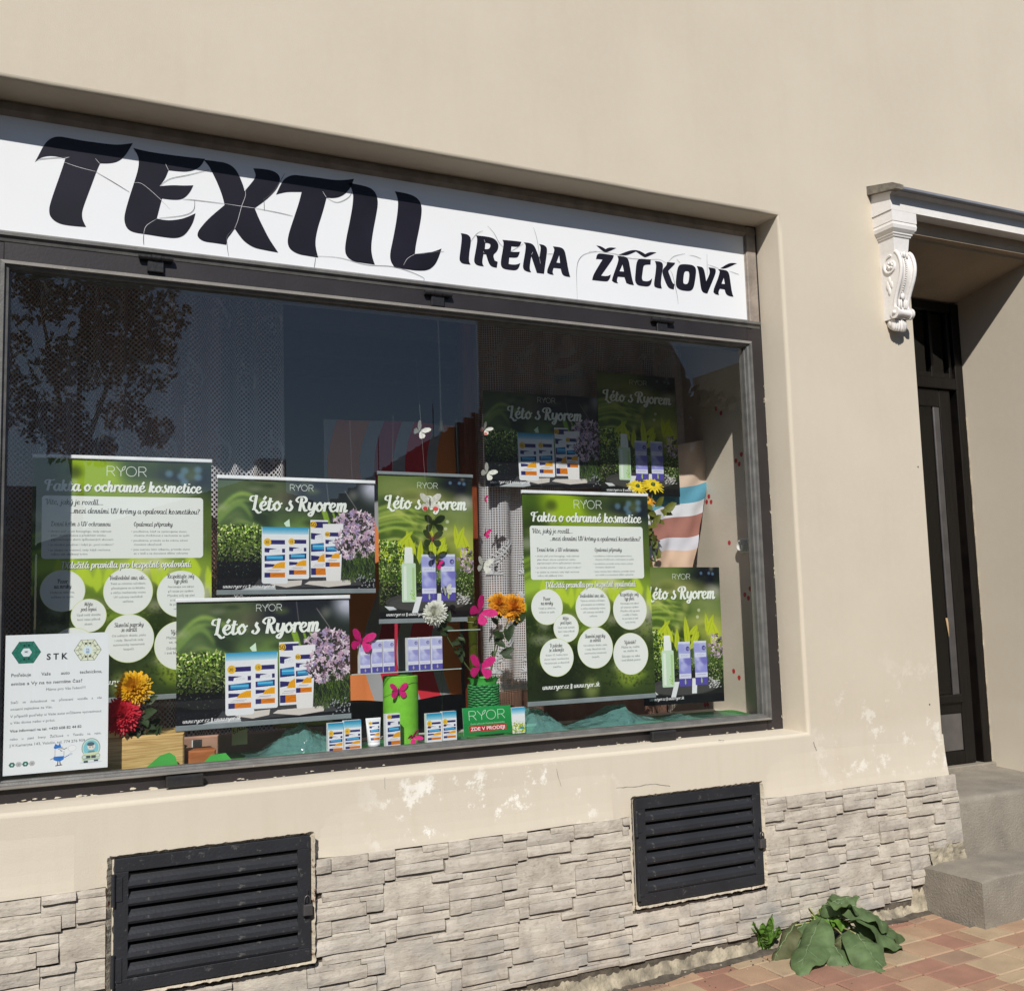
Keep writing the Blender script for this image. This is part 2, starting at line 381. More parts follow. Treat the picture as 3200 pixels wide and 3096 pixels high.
def script(cv, txt, x, y, xh, col, width=None, pen=.3, al=1.0, align='L'):
    k = xh; sx = 1.0; tw = swidth(txt) * k
    if width: sx = width / tw; tw = width
    if align == 'C': x -= tw / 2
    cx = x
    for ch in txt:
        b, acc = (ACC[ch][0], ACC[ch][1]) if ch in ACC else (ch, None)
        adv, st = G[b]
        if b in 'ij' and acc: st = st[:1]
        st = list(st) + (AS[acc] if acc else [])
        if b == 'i' and acc: st = st[:1] + [[(p[0] - .22, p[1]) for p in AS[acc][0]]]
        for pl in st:
            pts = catmull([(p[0], p[1], 0) for p in pl], 5 if len(pl) > 2 else 1)
            P = [(cx + p.x * k * sx, y - p.y * k) for p in pts]; w = []
            for i in range(len(P)):
                a = P[max(i - 1, 0)]; c = P[min(i + 1, len(P) - 1)]
                dx, dy = c[0] - a[0], c[1] - a[1]; l = math.hypot(dx, dy) or 1
                w.append(k * pen * (.38 + .62 * abs(dy) / l) * (1.0 if dy > 0 or len(P) < 3 else .78))
            cv.stroke(P, w, col, al)
        cx += adv * k * sx
def logo(cv, cx, cy, h, col, w=2.0):
    """thin capitals, the second letter with a small leaf"""
    u = h; x = cx - 1.95 * u
    def S(pts): cv.stroke([(x + p[0] * u, cy + (.5 - p[1]) * u) for p in pts], w, col)
    arc = lambda ax, ay, rx, ry, a0, a1, n=14: [(ax + rx * math.cos(R(a0 + (a1 - a0) * i / n)), ay + ry * math.sin(R(a0 + (a1 - a0) * i / n))) for i in range(n + 1)]
    def Rr(o): S([(o, 0), (o, 1), (o + .4, 1)] + arc(o + .45, .74, .27, .26, 90, -90, 8) + [(o, .48)]); S([(o + .4, .48), (o + .76, 0)])
    Rr(0); S([(.9, 1), (1.35, .45), (1.35, 0)]); S([(1.35, .45), (1.5, .62)])
    S([(1.47, .58), (1.5, .82), (1.62, .96), (1.8, 1.04), (1.76, .84), (1.66, .68), (1.47, .58)])
    S(arc(2.38, .5, .5, .5, 0, 360, 24)); Rr(3.12)

def leaf_poly(x, y, l, w, a):
    c, s_ = math.cos(a), math.sin(a); q = [(0, 0), (.25, .5), (.6, .42), (1, 0), (.6, -.42), (.25, -.5)]
    return [(x + (p[0] * l) * c - p[1] * w * s_, y + p[0] * l * s_ + p[1] * w * c) for p in q]
def bush(cv, x0, y0, x1, y1, n, size, r, cols, shade=None):
    for i in range(n):
        t = i / n; x = r.uniform(x0, x1); y = r.uniform(y0, y1); c = r.choice(cols); k = r.uniform(.6, 1.25)
        if shade: k *= shade((x - x0) / (x1 - x0), (y - y0) / (y1 - y0))
        cv.poly(leaf_poly(x, y, size * r.uniform(.6, 1.3), size * r.uniform(.3, .55), r.uniform(0, 6.28)), tuple(min(1, v * k) for v in c))
def blade(cv, pts, w, col, al=.9):
    P = [(p.x, p.y) for p in catmull([(a, b, 0) for a, b in pts], 8)]; n = len(P)
    cv.stroke(P, [w * (.25 + .75 * math.sin(math.pi * min(1, .15 + .85 * i / n))) for i in range(n)], col, al)
def sunlabel(cv, x0, y0, x1, y1, spf, narrow=False):
    """navy bands, yellow corner disc, blue box, orange shell on white"""
    w, h = x1 - x0, y1 - y0; navy = (.2, .18, .42)
    cv.rect(x0, y0, x1, y1, (.93, .94, .96))
    cv.rect(x0 + .2 * w, y0 + .02 * h, x1, y0 + .13 * h, navy)
    cv.ell(x0 + .14 * w, y0 + .07 * h, .19 * w, .19 * w, (.93, .75, .24))
    text(cv, spf, x0 + .12 * w, y0 + .11 * h, .075 * h, (.25, .15, .05), align='C')
    cv.poly([(x0, y0 + .22 * h), (x0 + .62 * w, y0 + .24 * h), (x0 + .25 * w, y0 + .27 * h), (x0 + .22 * w, y0 + .34 * h), (x0, y0 + .33 * h)], navy)
    cv.rect(x0 + .86 * w, y0 + .24 * h, x1, y0 + .34 * h, navy)
    logo(cv, x0 + .55 * w, y0 + .3 * h, .05 * h, (.72, .74, .78), 1.2)
    cv.poly([(x0, y0 + .42 * h), (x1, y0 + .39 * h), (x1, y0 + .54 * h), (x0, y0 + .56 * h)], navy)
    cv.rect(x0 + .1 * w, y0 + .42 * h, x0 + .9 * w, y0 + .52 * h, (.18, .6, .82))
    cv.rect(x0 + .1 * w, y0 + .45 * h, x0 + .9 * w, y0 + .47 * h, (.5, .82, .92))
    cv.poly([(x0, y0 + .62 * h), (x0 + .6 * w, y0 + .64 * h), (x0 + .5 * w, y0 + .7 * h), (x0, y0 + .72 * h)], navy)
    cv.poly([(x0 + .35 * w, y0 + .74 * h), (x0 + .5 * w, y0 + .64 * h), (x0 + .8 * w, y0 + .58 * h), (x1, y0 + .58 * h), (x1, y0 + .74 * h)], (.95, .68, .13))
    for i in range(5): cv.stroke([(x0 + (.5 + .1 * i) * w, y0 + .73 * h), (x0 + (.62 + .08 * i) * w, y0 + .62 * h)], 1.5, (.85, .5, .05))
    cv.rect(x0, y0 + .74 * h, x1, y0 + .84 * h, (.94, .93, .93))
    cv.rect(x0 + .2 * w, y0 + .78 * h, x0 + .8 * w, y0 + .79 * h, (.65, .65, .7)); cv.rect(x0 + .1 * w, y0 + .81 * h, x0 + .7 * w, y0 + .82 * h, (.75, .75, .78))
    cv.rect(x0, y0 + .85 * h, x0 + .28 * w, y0 + .97 * h, navy); cv.rect(x0 + .28 * w, y0 + .85 * h, x1, y0 + .97 * h, (.88, .5, .1))
    cv.stroke([(x0 + .4 * w, y0 + .93 * h), (x0 + .6 * w, y0 + .88 * h), (x0 + .9 * w, y0 + .9 * h)], 2, (.6, .3, .05))
def irisbox(cv, x0, y0, x1, y1, num):
    w, h = x1 - x0, y1 - y0
    cv.vgrad(x0, y0, x1, y1, (.72, .74, .9), (.5, .5, .82))
    cv.rect(x0, y0, x1, y0 + .05 * h, (.86, .88, .95))
    for (u, v, rx, ry, a, c) in ((.3, .35, .5, .09, .9, (.80, .82, .95)), (.75, .42, .5, .1, .8, (.42, .40, .74)), (.4, .58, .35, .1, .3, (.76, .78, .94)), (.7, .66, .4, .08, .6, (.6, .6, .88)), (.2, .15, .4, .1, 1.2, (.62, .64, .88))):
        cv.ell(x0 + u * w, y0 + v * h, rx * w * .8, ry * h, c, .7, a, .3)
    cv.rect(x0 + .05 * w, y0 + .27 * h, x1 - .05 * w, y0 + .37 * h, (.85, .87, .95)); logo(cv, x0 + .5 * w, y0 + .32 * h, .045 * h, (.6, .6, .8), 1.2)
    cv.ell(x0 + .78 * w, y0 + .16 * h, .16 * w, .055 * h, (.3, .28, .6)); text(cv, num, x0 + .78 * w, y0 + .19 * h, .05 * h, (.92, .93, 1), align='C')
    cv.rect(x0, y0 + .72 * h, x1, y0 + .83 * h, (.86, .87, .95)); cv.rect(x0 + .15 * w, y0 + .76 * h, x0 + .85 * w, y0 + .77 * h, (.6, .6, .75))
    cv.rect(x0, y0 + .83 * h, x1, y1, (.35, .32, .66)); cv.poly(leaf_poly(x0 + .5 * w, y0 + .97 * h, .16 * h, .12 * w, -1.57), (.72, .8, .35))
LG = [(.33, .44, .14), (.46, .58, .18), (.64, .76, .34), (.18, .27, .09), (.10, .15, .06), (.80, .86, .55)]
def url(cv, x, y, xh, w):
    script(cv, 'www.ryor.cz || www.ryor.sk', x, y, xh, (.95, .95, .95), width=w, pen=.26)
def flowers(cv, x0, y0, x1, y1, n, sz, r, lean=0):
    for i in range(n):
        a = r.uniform(0, 6.28); q = r.random() ** .5
        x = (x0 + x1) / 2 + q * math.cos(a) * (x1 - x0) / 2; y = (y0 + y1) / 2 + q * math.sin(a) * (y1 - y0) / 2
        c = r.choice([(.90, .78, .85), (.95, .88, .92), (.80, .66, .76), (.72, .64, .80), (.42, .34, .38), (.2, .22, .16)])
        for k in range(4):
            f_ = r.uniform(.78, 1.03)
            cv.poly(leaf_poly(x, y, sz * r.uniform(.5, 1.1), sz * .42, a + k * 1.57 + r.uniform(-.4, .4)), tuple(min(1, v * f_) for v in c))
def stems(cv, x0, y0, x1, y1, n, r):
    for i in range(n):
        x = r.uniform(x0, x1); y = r.uniform(y0, y1)
        cv.stroke([(x, y), (x + r.uniform(-25, 25), y - r.uniform(20, 60))], r.uniform(1, 3), r.choice([(.1, .14, .08), (.25, .35, .14), (.4, .5, .2), (.06, .08, .06)]))

def art_landscape():
    r = random.Random(3); w, h = 1150, 800; cv = Canvas(w, h, (.16, .22, .18)); X = lambda u: u * w; Y = lambda v: v * h
    for (u, v, rx, ry, c, a) in ((.1, .15, .25, .25, (.34, .44, .28), .9), (.2, .5, .3, .2, (.30, .42, .22), .9), (.42, .16, .12, .09, (.58, .61, .40), .9), (.45, .4, .25, .14, (.38, .52, .30), .9), (.26, .30, .08, .3, (.14, .2, .15), .8), (.1, .42, .07, .1, (.5, .62, .38), .8), (.7, .1, .3, .25, (.11, .13, .17), 1), (.62, .45, .2, .15, (.45, .62, .28), .8), (.98, .08, .07, .1, (.85, .92, .97), 1), (.85, .3, .2, .2, (.15, .2, .17), .9), (.3, .05, .15, .08, (.4, .5, .3), .7)):
        cv.ell(X(u), Y(v), rx * w, ry * h, c, a, 0, .6)
    for i in range(16):
        y = r.uniform(.1, .5); blade(cv, [(X(-.05), Y(y + .25)), (X(.12), Y(y)), (X(r.uniform(.2, .4)), Y(y + r.uniform(-.02, .15)))], r.uniform(10, 26), r.choice([(.5, .66, .34), (.6, .76, .36), (.3, .45, .25)]), .6)
    for k in range(26): cv.ell(X(r.random()), Y(r.uniform(0, .7)), r.uniform(15, 70), r.uniform(12, 50), r.choice([(.62, .72, .45), (.12, .17, .13), (.5, .62, .3), (.2, .26, .2), (.75, .8, .7)]), r.uniform(.2, .55), 0, .5)
    cv.blur(9)
    for i in range(5):
        x = r.uniform(.68, .82); blade(cv, [(X(x), Y(.46)), (X(x - .03), Y(.3)), (X(x - .05), Y(.24))], 16, (.55, .75, .22), .8)
    cv.stroke([(X(.68), Y(.02)), (X(.695), Y(.22))], 4, (.6, .6, .6), .7); cv.stroke([(X(.8), Y(.08)), (X(.88), Y(.25))], 5, (.62, .62, .62), .8)
    cv.blur(2)
    cv.rect(0, Y(.66), X(.3), h, (.07, .08, .09)); cv.rect(0, Y(.88), w, h, (.10, .11, .13)); cv.blur(6, 0, Y(.6), w, h)
    cv.a *= np.array((1.05, .97, 1.0), np.float32)
    bush(cv, X(-.02), Y(.42), X(.27), Y(.73), 900, 26, r, LG, lambda a, b: 1.25 - .8 * b)
    bush(cv, X(0), Y(.68), X(.27), Y(.95), 160, 12, r, [(.1, .13, .09), (.2, .26, .15), (.5, .58, .5)], lambda a, b: .9 - .5 * b)
    # stone table
    cv.poly([(X(.25), Y(.89)), (X(.85), Y(.87)), (X(.93), Y(.95)), (X(.2), Y(.985))], (.27, .27, .28))
    for (a, b) in ((.32, .52), (.535, .84)):
        cv.poly([(X(a), Y(.935)), (X(a + .03), Y(.91)), (X(b), Y(.9)), (X(b - .005), Y(.945)), (X((a + b) / 2), Y(.965))], (.86, .83, .8))
    cv.poly([(X(.1), Y(1)), (X(.18), Y(.965)), (X(.34), Y(.945)), (X(.36), Y(.985)), (X(.3), Y(1))], (.75, .77, .78))
    # flowers
    stems(cv, X(.78), Y(.65), X(1.0), Y(.93), 500, r)
    flowers(cv, X(.70), Y(.26), X(1.04), Y(.7), 340, 30, r)
    stems(cv, X(.82), Y(.66), X(.98), Y(.86), 160, r)
    for i in range(40): cv.poly(leaf_poly(X(r.uniform(.86, 1)), Y(r.uniform(.85, .97)), 16, 8, r.uniform(0, 6)), (.6, .62, .62))
    # tubs, carton, tube
    cv.rrect(X(.268), Y(.425), X(.43), Y(.93), 18, (.93, .94, .95)); cv.rrect(X(.425), Y(.425), X(.565), Y(.89), 14, (.94, .95, .96))
    cv.vgrad(X(.272), Y(.425), X(.563), Y(.49), (.2, .6, .78), (.75, .88, .94))
    sunlabel(cv, X(.285), Y(.535), X(.412), Y(.885), '30'); sunlabel(cv, X(.438), Y(.53), X(.548), Y(.86), '15')
    cv.rect(X(.575), Y(.355), X(.69), Y(.875), (.92, .93, .95)); sunlabel(cv, X(.578), Y(.36), X(.69), Y(.87), '50')
    cv.poly([(X(.655), Y(.39)), (X(.79), Y(.385)), (X(.77), Y(.9)), (X(.675), Y(.905))], (.94, .94, .95)); sunlabel(cv, X(.672), Y(.46), X(.765), Y(.79), '50')
    cv.rrect(X(.676), Y(.79), X(.768), Y(.91), 8, (.93, .92, .91))
    flowers(cv, X(.74), Y(.42), X(.86), Y(.7), 70, 26, r); 
    cv.poly([(X(.42), Y(.42)), (X(.405), Y(.39)), (X(.44), Y(.35)), (X(.445), Y(.42))], (.85, .95, .85))
    cv.noise(.012, np.random.RandomState(1))
    logo(cv, X(.52), Y(.065), 44, (.92, .94, .92), 3.2)
    script(cv, 'Léto s Ryorem', X(.205) + 4, Y(.275) + 4, 62, (.1, .14, .1), width=X(.615), pen=.34, al=.5)
    script(cv, 'Léto s Ryorem', X(.205), Y(.275), 62, (.96, .98, .95), width=X(.615), pen=.34)
    url(cv, X(.035), Y(.965), 16, X(.32))
    return cv.image('landscape_print')
def art_portrait():
    r = random.Random(5); w, h = 860, 1225; cv = Canvas(w, h, (.28, .40, .16)); X = lambda u: u * w; Y = lambda v: v * h
    for (u, v, rx, ry, c, a) in ((.2, .1, .35, .12, (.46, .55, .30), 1), (.85, .07, .25, .12, (.06, .08, .13), 1), (.5, .16, .3, .06, (.60, .63, .38), .8), (.7, .3, .35, .1, (.58, .66, .42), .8), (.12, .22, .14, .06, (.16, .24, .12), .9), (.5, .33, .1, .05, (.25, .34, .16), .8), (.62, .42, .3, .05, (.80, .84, .6), .7), (.3, .35, .4, .12, (.3, .42, .16), .9), (.85, .5, .3, .12, (.72, .78, .35), .9), (.5, .55, .3, .1, (.2, .28, .1), .8), (.92, .18, .1, .05, (.75, .78, .72), .7)):
        cv.ell(X(u), Y(v), rx * w, ry * h, c, a, 0, .6)
    for i in range(14):
        y = r.uniform(.2, .46); blade(cv, [(X(-.05), Y(y + .04)), (X(.2), Y(y)), (X(r.uniform(.35, .6)), Y(y + r.uniform(.02, .1)))], r.uniform(10, 24), r.choice([(.66, .8, .35), (.72, .82, .4), (.45, .6, .25)]), .7)
    for k in range(34): cv.ell(X(r.random()), Y(r.uniform(0, .7)), r.uniform(15, 70), r.uniform(12, 60), r.choice([(.80, .86, .5), (.14, .2, .09), (.6, .7, .3), (.2, .28, .12), (.88, .9, .78)]), r.uniform(.2, .55), 0, .5)
    cv.blur(8)
    for (u, v) in ((.86, .045), (.91, .05), (.72, .32), (.7, .37), (.76, .045)): cv.ell(X(u), Y(v), 16, 15, (.4, .58, .72) if v < .1 else (.85, .9, .8), .7, 0, .25)
    for (a, b, l, wd, an) in tuple((r.random(), r.uniform(.5, .66), r.uniform(110, 240), r.uniform(34, 60), -1.57 + r.uniform(-.9, .9)) for _ in range(16)) + ((.34, .58, 250, 80, -1.75), (.57, .6, 300, 70, -1.65), (.95, .56, 240, 70, -1.9), (.82, .5, 200, 60, -1.2), (.42, .62, 220, 60, -1.5), (.2, .5, 200, 50, -.8)):
        cv.poly(leaf_poly(X(a), Y(b), l, wd, an), (.74, .84, .2), .95); cv.stroke([(X(a), Y(b)), (X(a) + l * math.cos(an), Y(b) + l * math.sin(an))], 4, (.55, .68, .12))
    cv.blur(2)
    cv.rect(0, Y(.74), w, h, (.13, .15, .14)); cv.blur(8, 0, Y(.66), w, h)
    cv.a *= np.array((1.04, .98, .96), np.float32)
    bush(cv, X(-.02), Y(.46), X(.24), Y(.9), 1100, 22, r, LG + [(.12, .2, .06)], lambda a, b: 1.35 - 1.0 * b)
    bush(cv, X(.18), Y(.66), X(.8), Y(.8), 300, 18, r, [(.1, .18, .07), (.3, .5, .12), (.6, .75, .25)])
    stems(cv, X(.78), Y(.68), X(1.0), Y(.9), 380, r); flowers(cv, X(.82), Y(.5), X(1.02), Y(.68), 70, 22, r)
    bush(cv, X(.82), Y(.66), X(1), Y(.86), 200, 16, r, [(.2, .3, .1), (.5, .62, .3), (.7, .75, .5), (.08, .1, .06)])
    cv.ell(X(.5), Y(.875), .44 * w, .065 * h, (.26, .26, .25)); cv.ell(X(.5), Y(.885), .4 * w, .05 * h, (.33, .33, .32), .5)
    for i in range(50):
        cv.poly(leaf_poly(X(r.uniform(.8, .95)), Y(r.uniform(.82, .9)), 26, 8, -.3), (.9, .9, .88), .8)
    cv.poly([(X(.05), Y(.9)), (X(.14), Y(.905)), (X(.18), Y(.925)), (X(.1), Y(.93))], (.85, .87, .88))
    cv.rect(0, Y(.94), w, h, (.08, .09, .10)); cv.blur(3, 0, Y(.92), w, Y(.96))
    for (a, b) in (((.38, .84), (.36, .95)), ((.6, .82), (.62, .93))):
        cv.poly([(X(a[0]), Y(a[1])), (X(a[0] + .06), Y(a[1])), (X(b[0] + .03), Y(b[1])), (X(b[0] - .03), Y(b[1]))], (.92, .93, .94))
    # spray bottle
    cv.rrect(X(.265), Y(.50), X(.345), Y(.62), 12, (.95, .97, .95)); cv.rect(X(.26), Y(.55), X(.355), Y(.615), (.93, .96, .93))
    cv.rrect(X(.23), Y(.61), X(.378), Y(.875), 10, (.80, .90, .78)); cv.rect(X(.25), Y(.63), X(.28), Y(.86), (.94, .97, .93), .8); cv.rect(X(.34), Y(.64), X(.365), Y(.86), (.65, .8, .45), .6)
    bush(cv, X(.32), Y(.8), X(.375), Y(.86), 14, 14, r, [(.6, .8, .2)])
    irisbox(cv, X(.44), Y(.55), X(.59), Y(.875), '15'); irisbox(cv, X(.64), Y(.548), X(.795), Y(.87), '10')
    cv.noise(.012, np.random.RandomState(2))
    logo(cv, X(.515), Y(.07), 48, (.92, .95, .9), 3.2)
    script(cv, 'Léto s Ryorem', X(.085) + 4, Y(.235) + 4, 66, (.2, .28, .1), width=X(.85), pen=.34, al=.5)
    script(cv, 'Léto s Ryorem', X(.085), Y(.235), 66, (.97, .99, .95), width=X(.85), pen=.34)
    url(cv, X(.07), Y(.967), 17, X(.42))
    return cv.image('portrait_print')
def art_facts():
    r = random.Random(9); w, h = 1300, 1823; cv = Canvas(w, h, (.30, .40, .14)); X = lambda u: u * w; Y = lambda v: v * h
    for (u, v, rx, ry, c, a) in ((.3, .06, .45, .12, (.62, .74, .12), 1), (.06, .05, .1, .1, (.2, .3, .08), .8), (.55, .04, .08, .05, (.28, .38, .18), .9), (.85, .07, .25, .1, (.10, .13, .18), 1), (.7, .15, .2, .05, (.6, .66, .3), .8), (.08, .2, .15, .1, (.14, .2, .08), .9), (.9, .3, .2, .1, (.35, .42, .18), .9), (.5, .48, .6, .08, (.70, .80, .26), .9), (.62, .47, .14, .05, (.9, .9, .7), .8), (.3, .60, .5, .09, (.48, .6, .16), .8), (.1, .62, .2, .08, (.12, .18, .06), .9), (.72, .6, .12, .1, (.16, .2, .1), .9), (.93, .62, .15, .10, (.62, .62, .55), .9), (.4, .8, .7, .15, (.12, .17, .06), 1), (.45, .68, .12, .05, (.6, .72, .2), .7), (.5, .96, .7, .12, (.11, .15, .09), 1), (.8, .9, .3, .1, (.3, .38, .16), .8)):
        cv.ell(X(u), Y(v), rx * w, ry * h, c, a, 0, .6)
    for i in range(12):
        y = r.uniform(.3, .5); blade(cv, [(X(-.05), Y(y + .02)), (X(.1), Y(y - .02)), (X(.3), Y(y + r.uniform(-.05, .05)))], r.uniform(14, 34), (.66, .8, .25), .6)
    for k in range(46): cv.ell(X(r.random()), Y(r.random()), r.uniform(30, 110), r.uniform(30, 90), r.choice([(.85, .9, .5), (.1, .14, .06), (.7, .8, .25), (.2, .26, .1), (.9, .9, .8)]), r.uniform(.25, .6), 0, .5)
    cv.blur(12)
    for (u, v) in ((.84, .04), (.92, .035), (.82, .065), (.92, .068), (.75, .055), (.84, .09)): cv.ell(X(u), Y(v), 30, 28, (.42, .56, .66), .7, 0, .35)
    for k in range(22):
        a = r.uniform(0, 1); cv.poly(leaf_poly(X(a), Y(r.uniform(.5, .6)), 210, 70, -1.57 + r.uniform(-.6, .6)), (.76, .86, .22), .85)
    for k in range(8): cv.ell(X(r.random()), Y(r.uniform(.55, .62)), 60, 45, (.85, .85, .7), .5, 0, .6)
    cv.blur(7)
    bush(cv, 0, Y(.62), w, Y(.95), 1500, 16, r, [(.2, .28, .08), (.35, .45, .14), (.5, .6, .2), (.08, .12, .05), (.55, .5, .45)], lambda a, b: 1.1 - .8 * b)
    cv.blur(5, 0, Y(.6), w, h)
    cv.noise(.012, np.random.RandomState(3))
    ink = (.17, .17, .18); gr = (.42, .43, .44); wh = (.95, .96, .94)
    logo(cv, X(.51), Y(.05), 74, (.93, .95, .9), 4.5)
    script(cv, 'Fakta o ochranné kosmetice', X(.07) + 5, Y(.137) + 5, 50, (.2, .25, .1), width=X(.87), pen=.34, al=.6)
    script(cv, 'Fakta o ochranné kosmetice', X(.07), Y(.137), 50, (.97, .98, .96), width=X(.87), pen=.34)
    cv.rrect(X(.05), Y(.158), X(.95), Y(.418), 26, wh)
    script(cv, 'Víte, jaký je rozdíl....', X(.07), Y(.194), 25, ink, width=X(.31), pen=.24)
    script(cv, '...mezi denními UV krémy a opalovací kosmetikou?', X(.20), Y(.230), 25, ink, width=X(.73), pen=.24)
    script(cv, 'Denní krém s UV ochrannou', X(.10), Y(.283), 21, ink, width=X(.32), pen=.22)
    script(cv, 'Opalovací přípravky', X(.55), Y(.283), 21, ink, width=X(.22), pen=.22)
    L1 = [('• chrání pleť proti fotoagingu, tedy stárnutí', 0), ('pleti vlivem slunce a předchází vzniku', 1), ('pigmentových skvrn způsobených sluncem', 1), ('• je vhodné používat i když je „pod mrakem“', 0), ('• je ideální na vrstvení, tedy když nechcete', 0), ('měnit váš oblíbený krém', 1)]
    L2 = [('• používáme, když se vystavujeme slunci,', 0), ('chceme zhnědnout a nechceme se spálit', 1), ('• používáme, protože se ke svému zdraví', 0), ('chováme obezřetně', 1), ('• jsou nutnou letní výbavou, protože slunci', 0), ('se v létě a na dovolené těžko vyhneme', 1)]
    for LL, x0, ys in ((L1, .085, (.309, .326, .343, .364, .386, .403)), (L2, .535, (.309, .326, .347, .364, .385, .402))):
        for (t_, ind), yy in zip(LL, ys): text(cv, t_, X(x0 + .015 * ind), Y(yy), 16, gr, sx=1.16)
    C = [(.165, .548, .118, ['Pozor', 'na mraky'], ['I když je oblačno,', 'můžete se spálit.']),
         (.52, .556, .136, ['Voděodolné ano, ale...'], ['Také se otíráme ručníkem,', 'převalujeme se na lehátku', 'a občas mechanicky vrstvu', 'UV ochrany nechtěně', 'setřeme.']),
         (.82, .572, .138, ['Respektujte svůj', 'typ pleti'], ['Neriskujte své zdraví', 'při touze po opálení.', 'Přijměte svůj typ pleti', 'a raději si říkejte,', 'že porcelán je teď', 'nový bronz.']),
         (.305, .652, .094, ['Mějte', 'pod čepici'], ['Úpal totiž dokáže', 'letní relax pěkně', 'zkazit.']),
         (.225, .79, .125, ['V poledne', 'se schovejte'], ['Kolem 12. hodiny bývá', 'slunce nejvíc nemilosrdné.', 'Nevystavujte se zbytečně', 'sluníčku.']),
         (.525, .752, .138, ['Sluneční paprsky', 'se odráží'], ['Od světlých dlaždic, písku', 'i vody. Slunečník tedy', 'automaticky neznamená', 'bezpečí.']),
         (.81, .79, .142, ['Výsledek?'], ['Mažte se, mažte', 'se, mažte se.', '', 'Dávejte na sebe', 'i své blízké pozor.'])]
    for (u, v, rr, hd, bd) in C:
        cv.ell(X(u), Y(v), X(rr) + 4, X(rr) + 4, (.85, .9, .6)); cv.ell(X(u), Y(v), X(rr), X(rr), wh)
        n = len(hd) + len(bd); y = Y(v) - n * 17 + 14
        big = 25 if rr > .1 else 22
        for t_ in hd: script(cv, t_, X(u), y, big * .8, ink, width=min(swidth(t_) * big * .8 * .85, X(rr) * 1.7), pen=.2, align='C'); y += 37
        for t_ in bd:
            if t_:
                v_, _ = glyphs(t_); ww = v_[:, 0].max() * (22 if 'ažte' in t_ or 'ávejte' in t_ or 'blízké' in t_ else 17) / .73
                text(cv, t_, X(u), y, 22 if ('ažte' in t_ or 'ávejte' in t_ or 'blízké' in t_) else 17, gr, align='C', width=min(ww, X(rr) * 1.85))
            y += 34 if t_ else 14
    script(cv, 'Důležitá pravidla pro bezpečné opalování:', X(.16) + 4, Y(.457) + 4, 31, (.15, .2, .05), width=X(.72), pen=.28, al=.8)
    script(cv, 'Důležitá pravidla pro bezpečné opalování:', X(.16), Y(.457), 31, (.97, .98, .96), width=X(.72), pen=.28)
    script(cv, 'www.ryor.cz || www.ryor.sk', X(.11), Y(.938), 25, (.96, .97, .95), width=X(.44), pen=.3)
    return cv.image('facts_print')
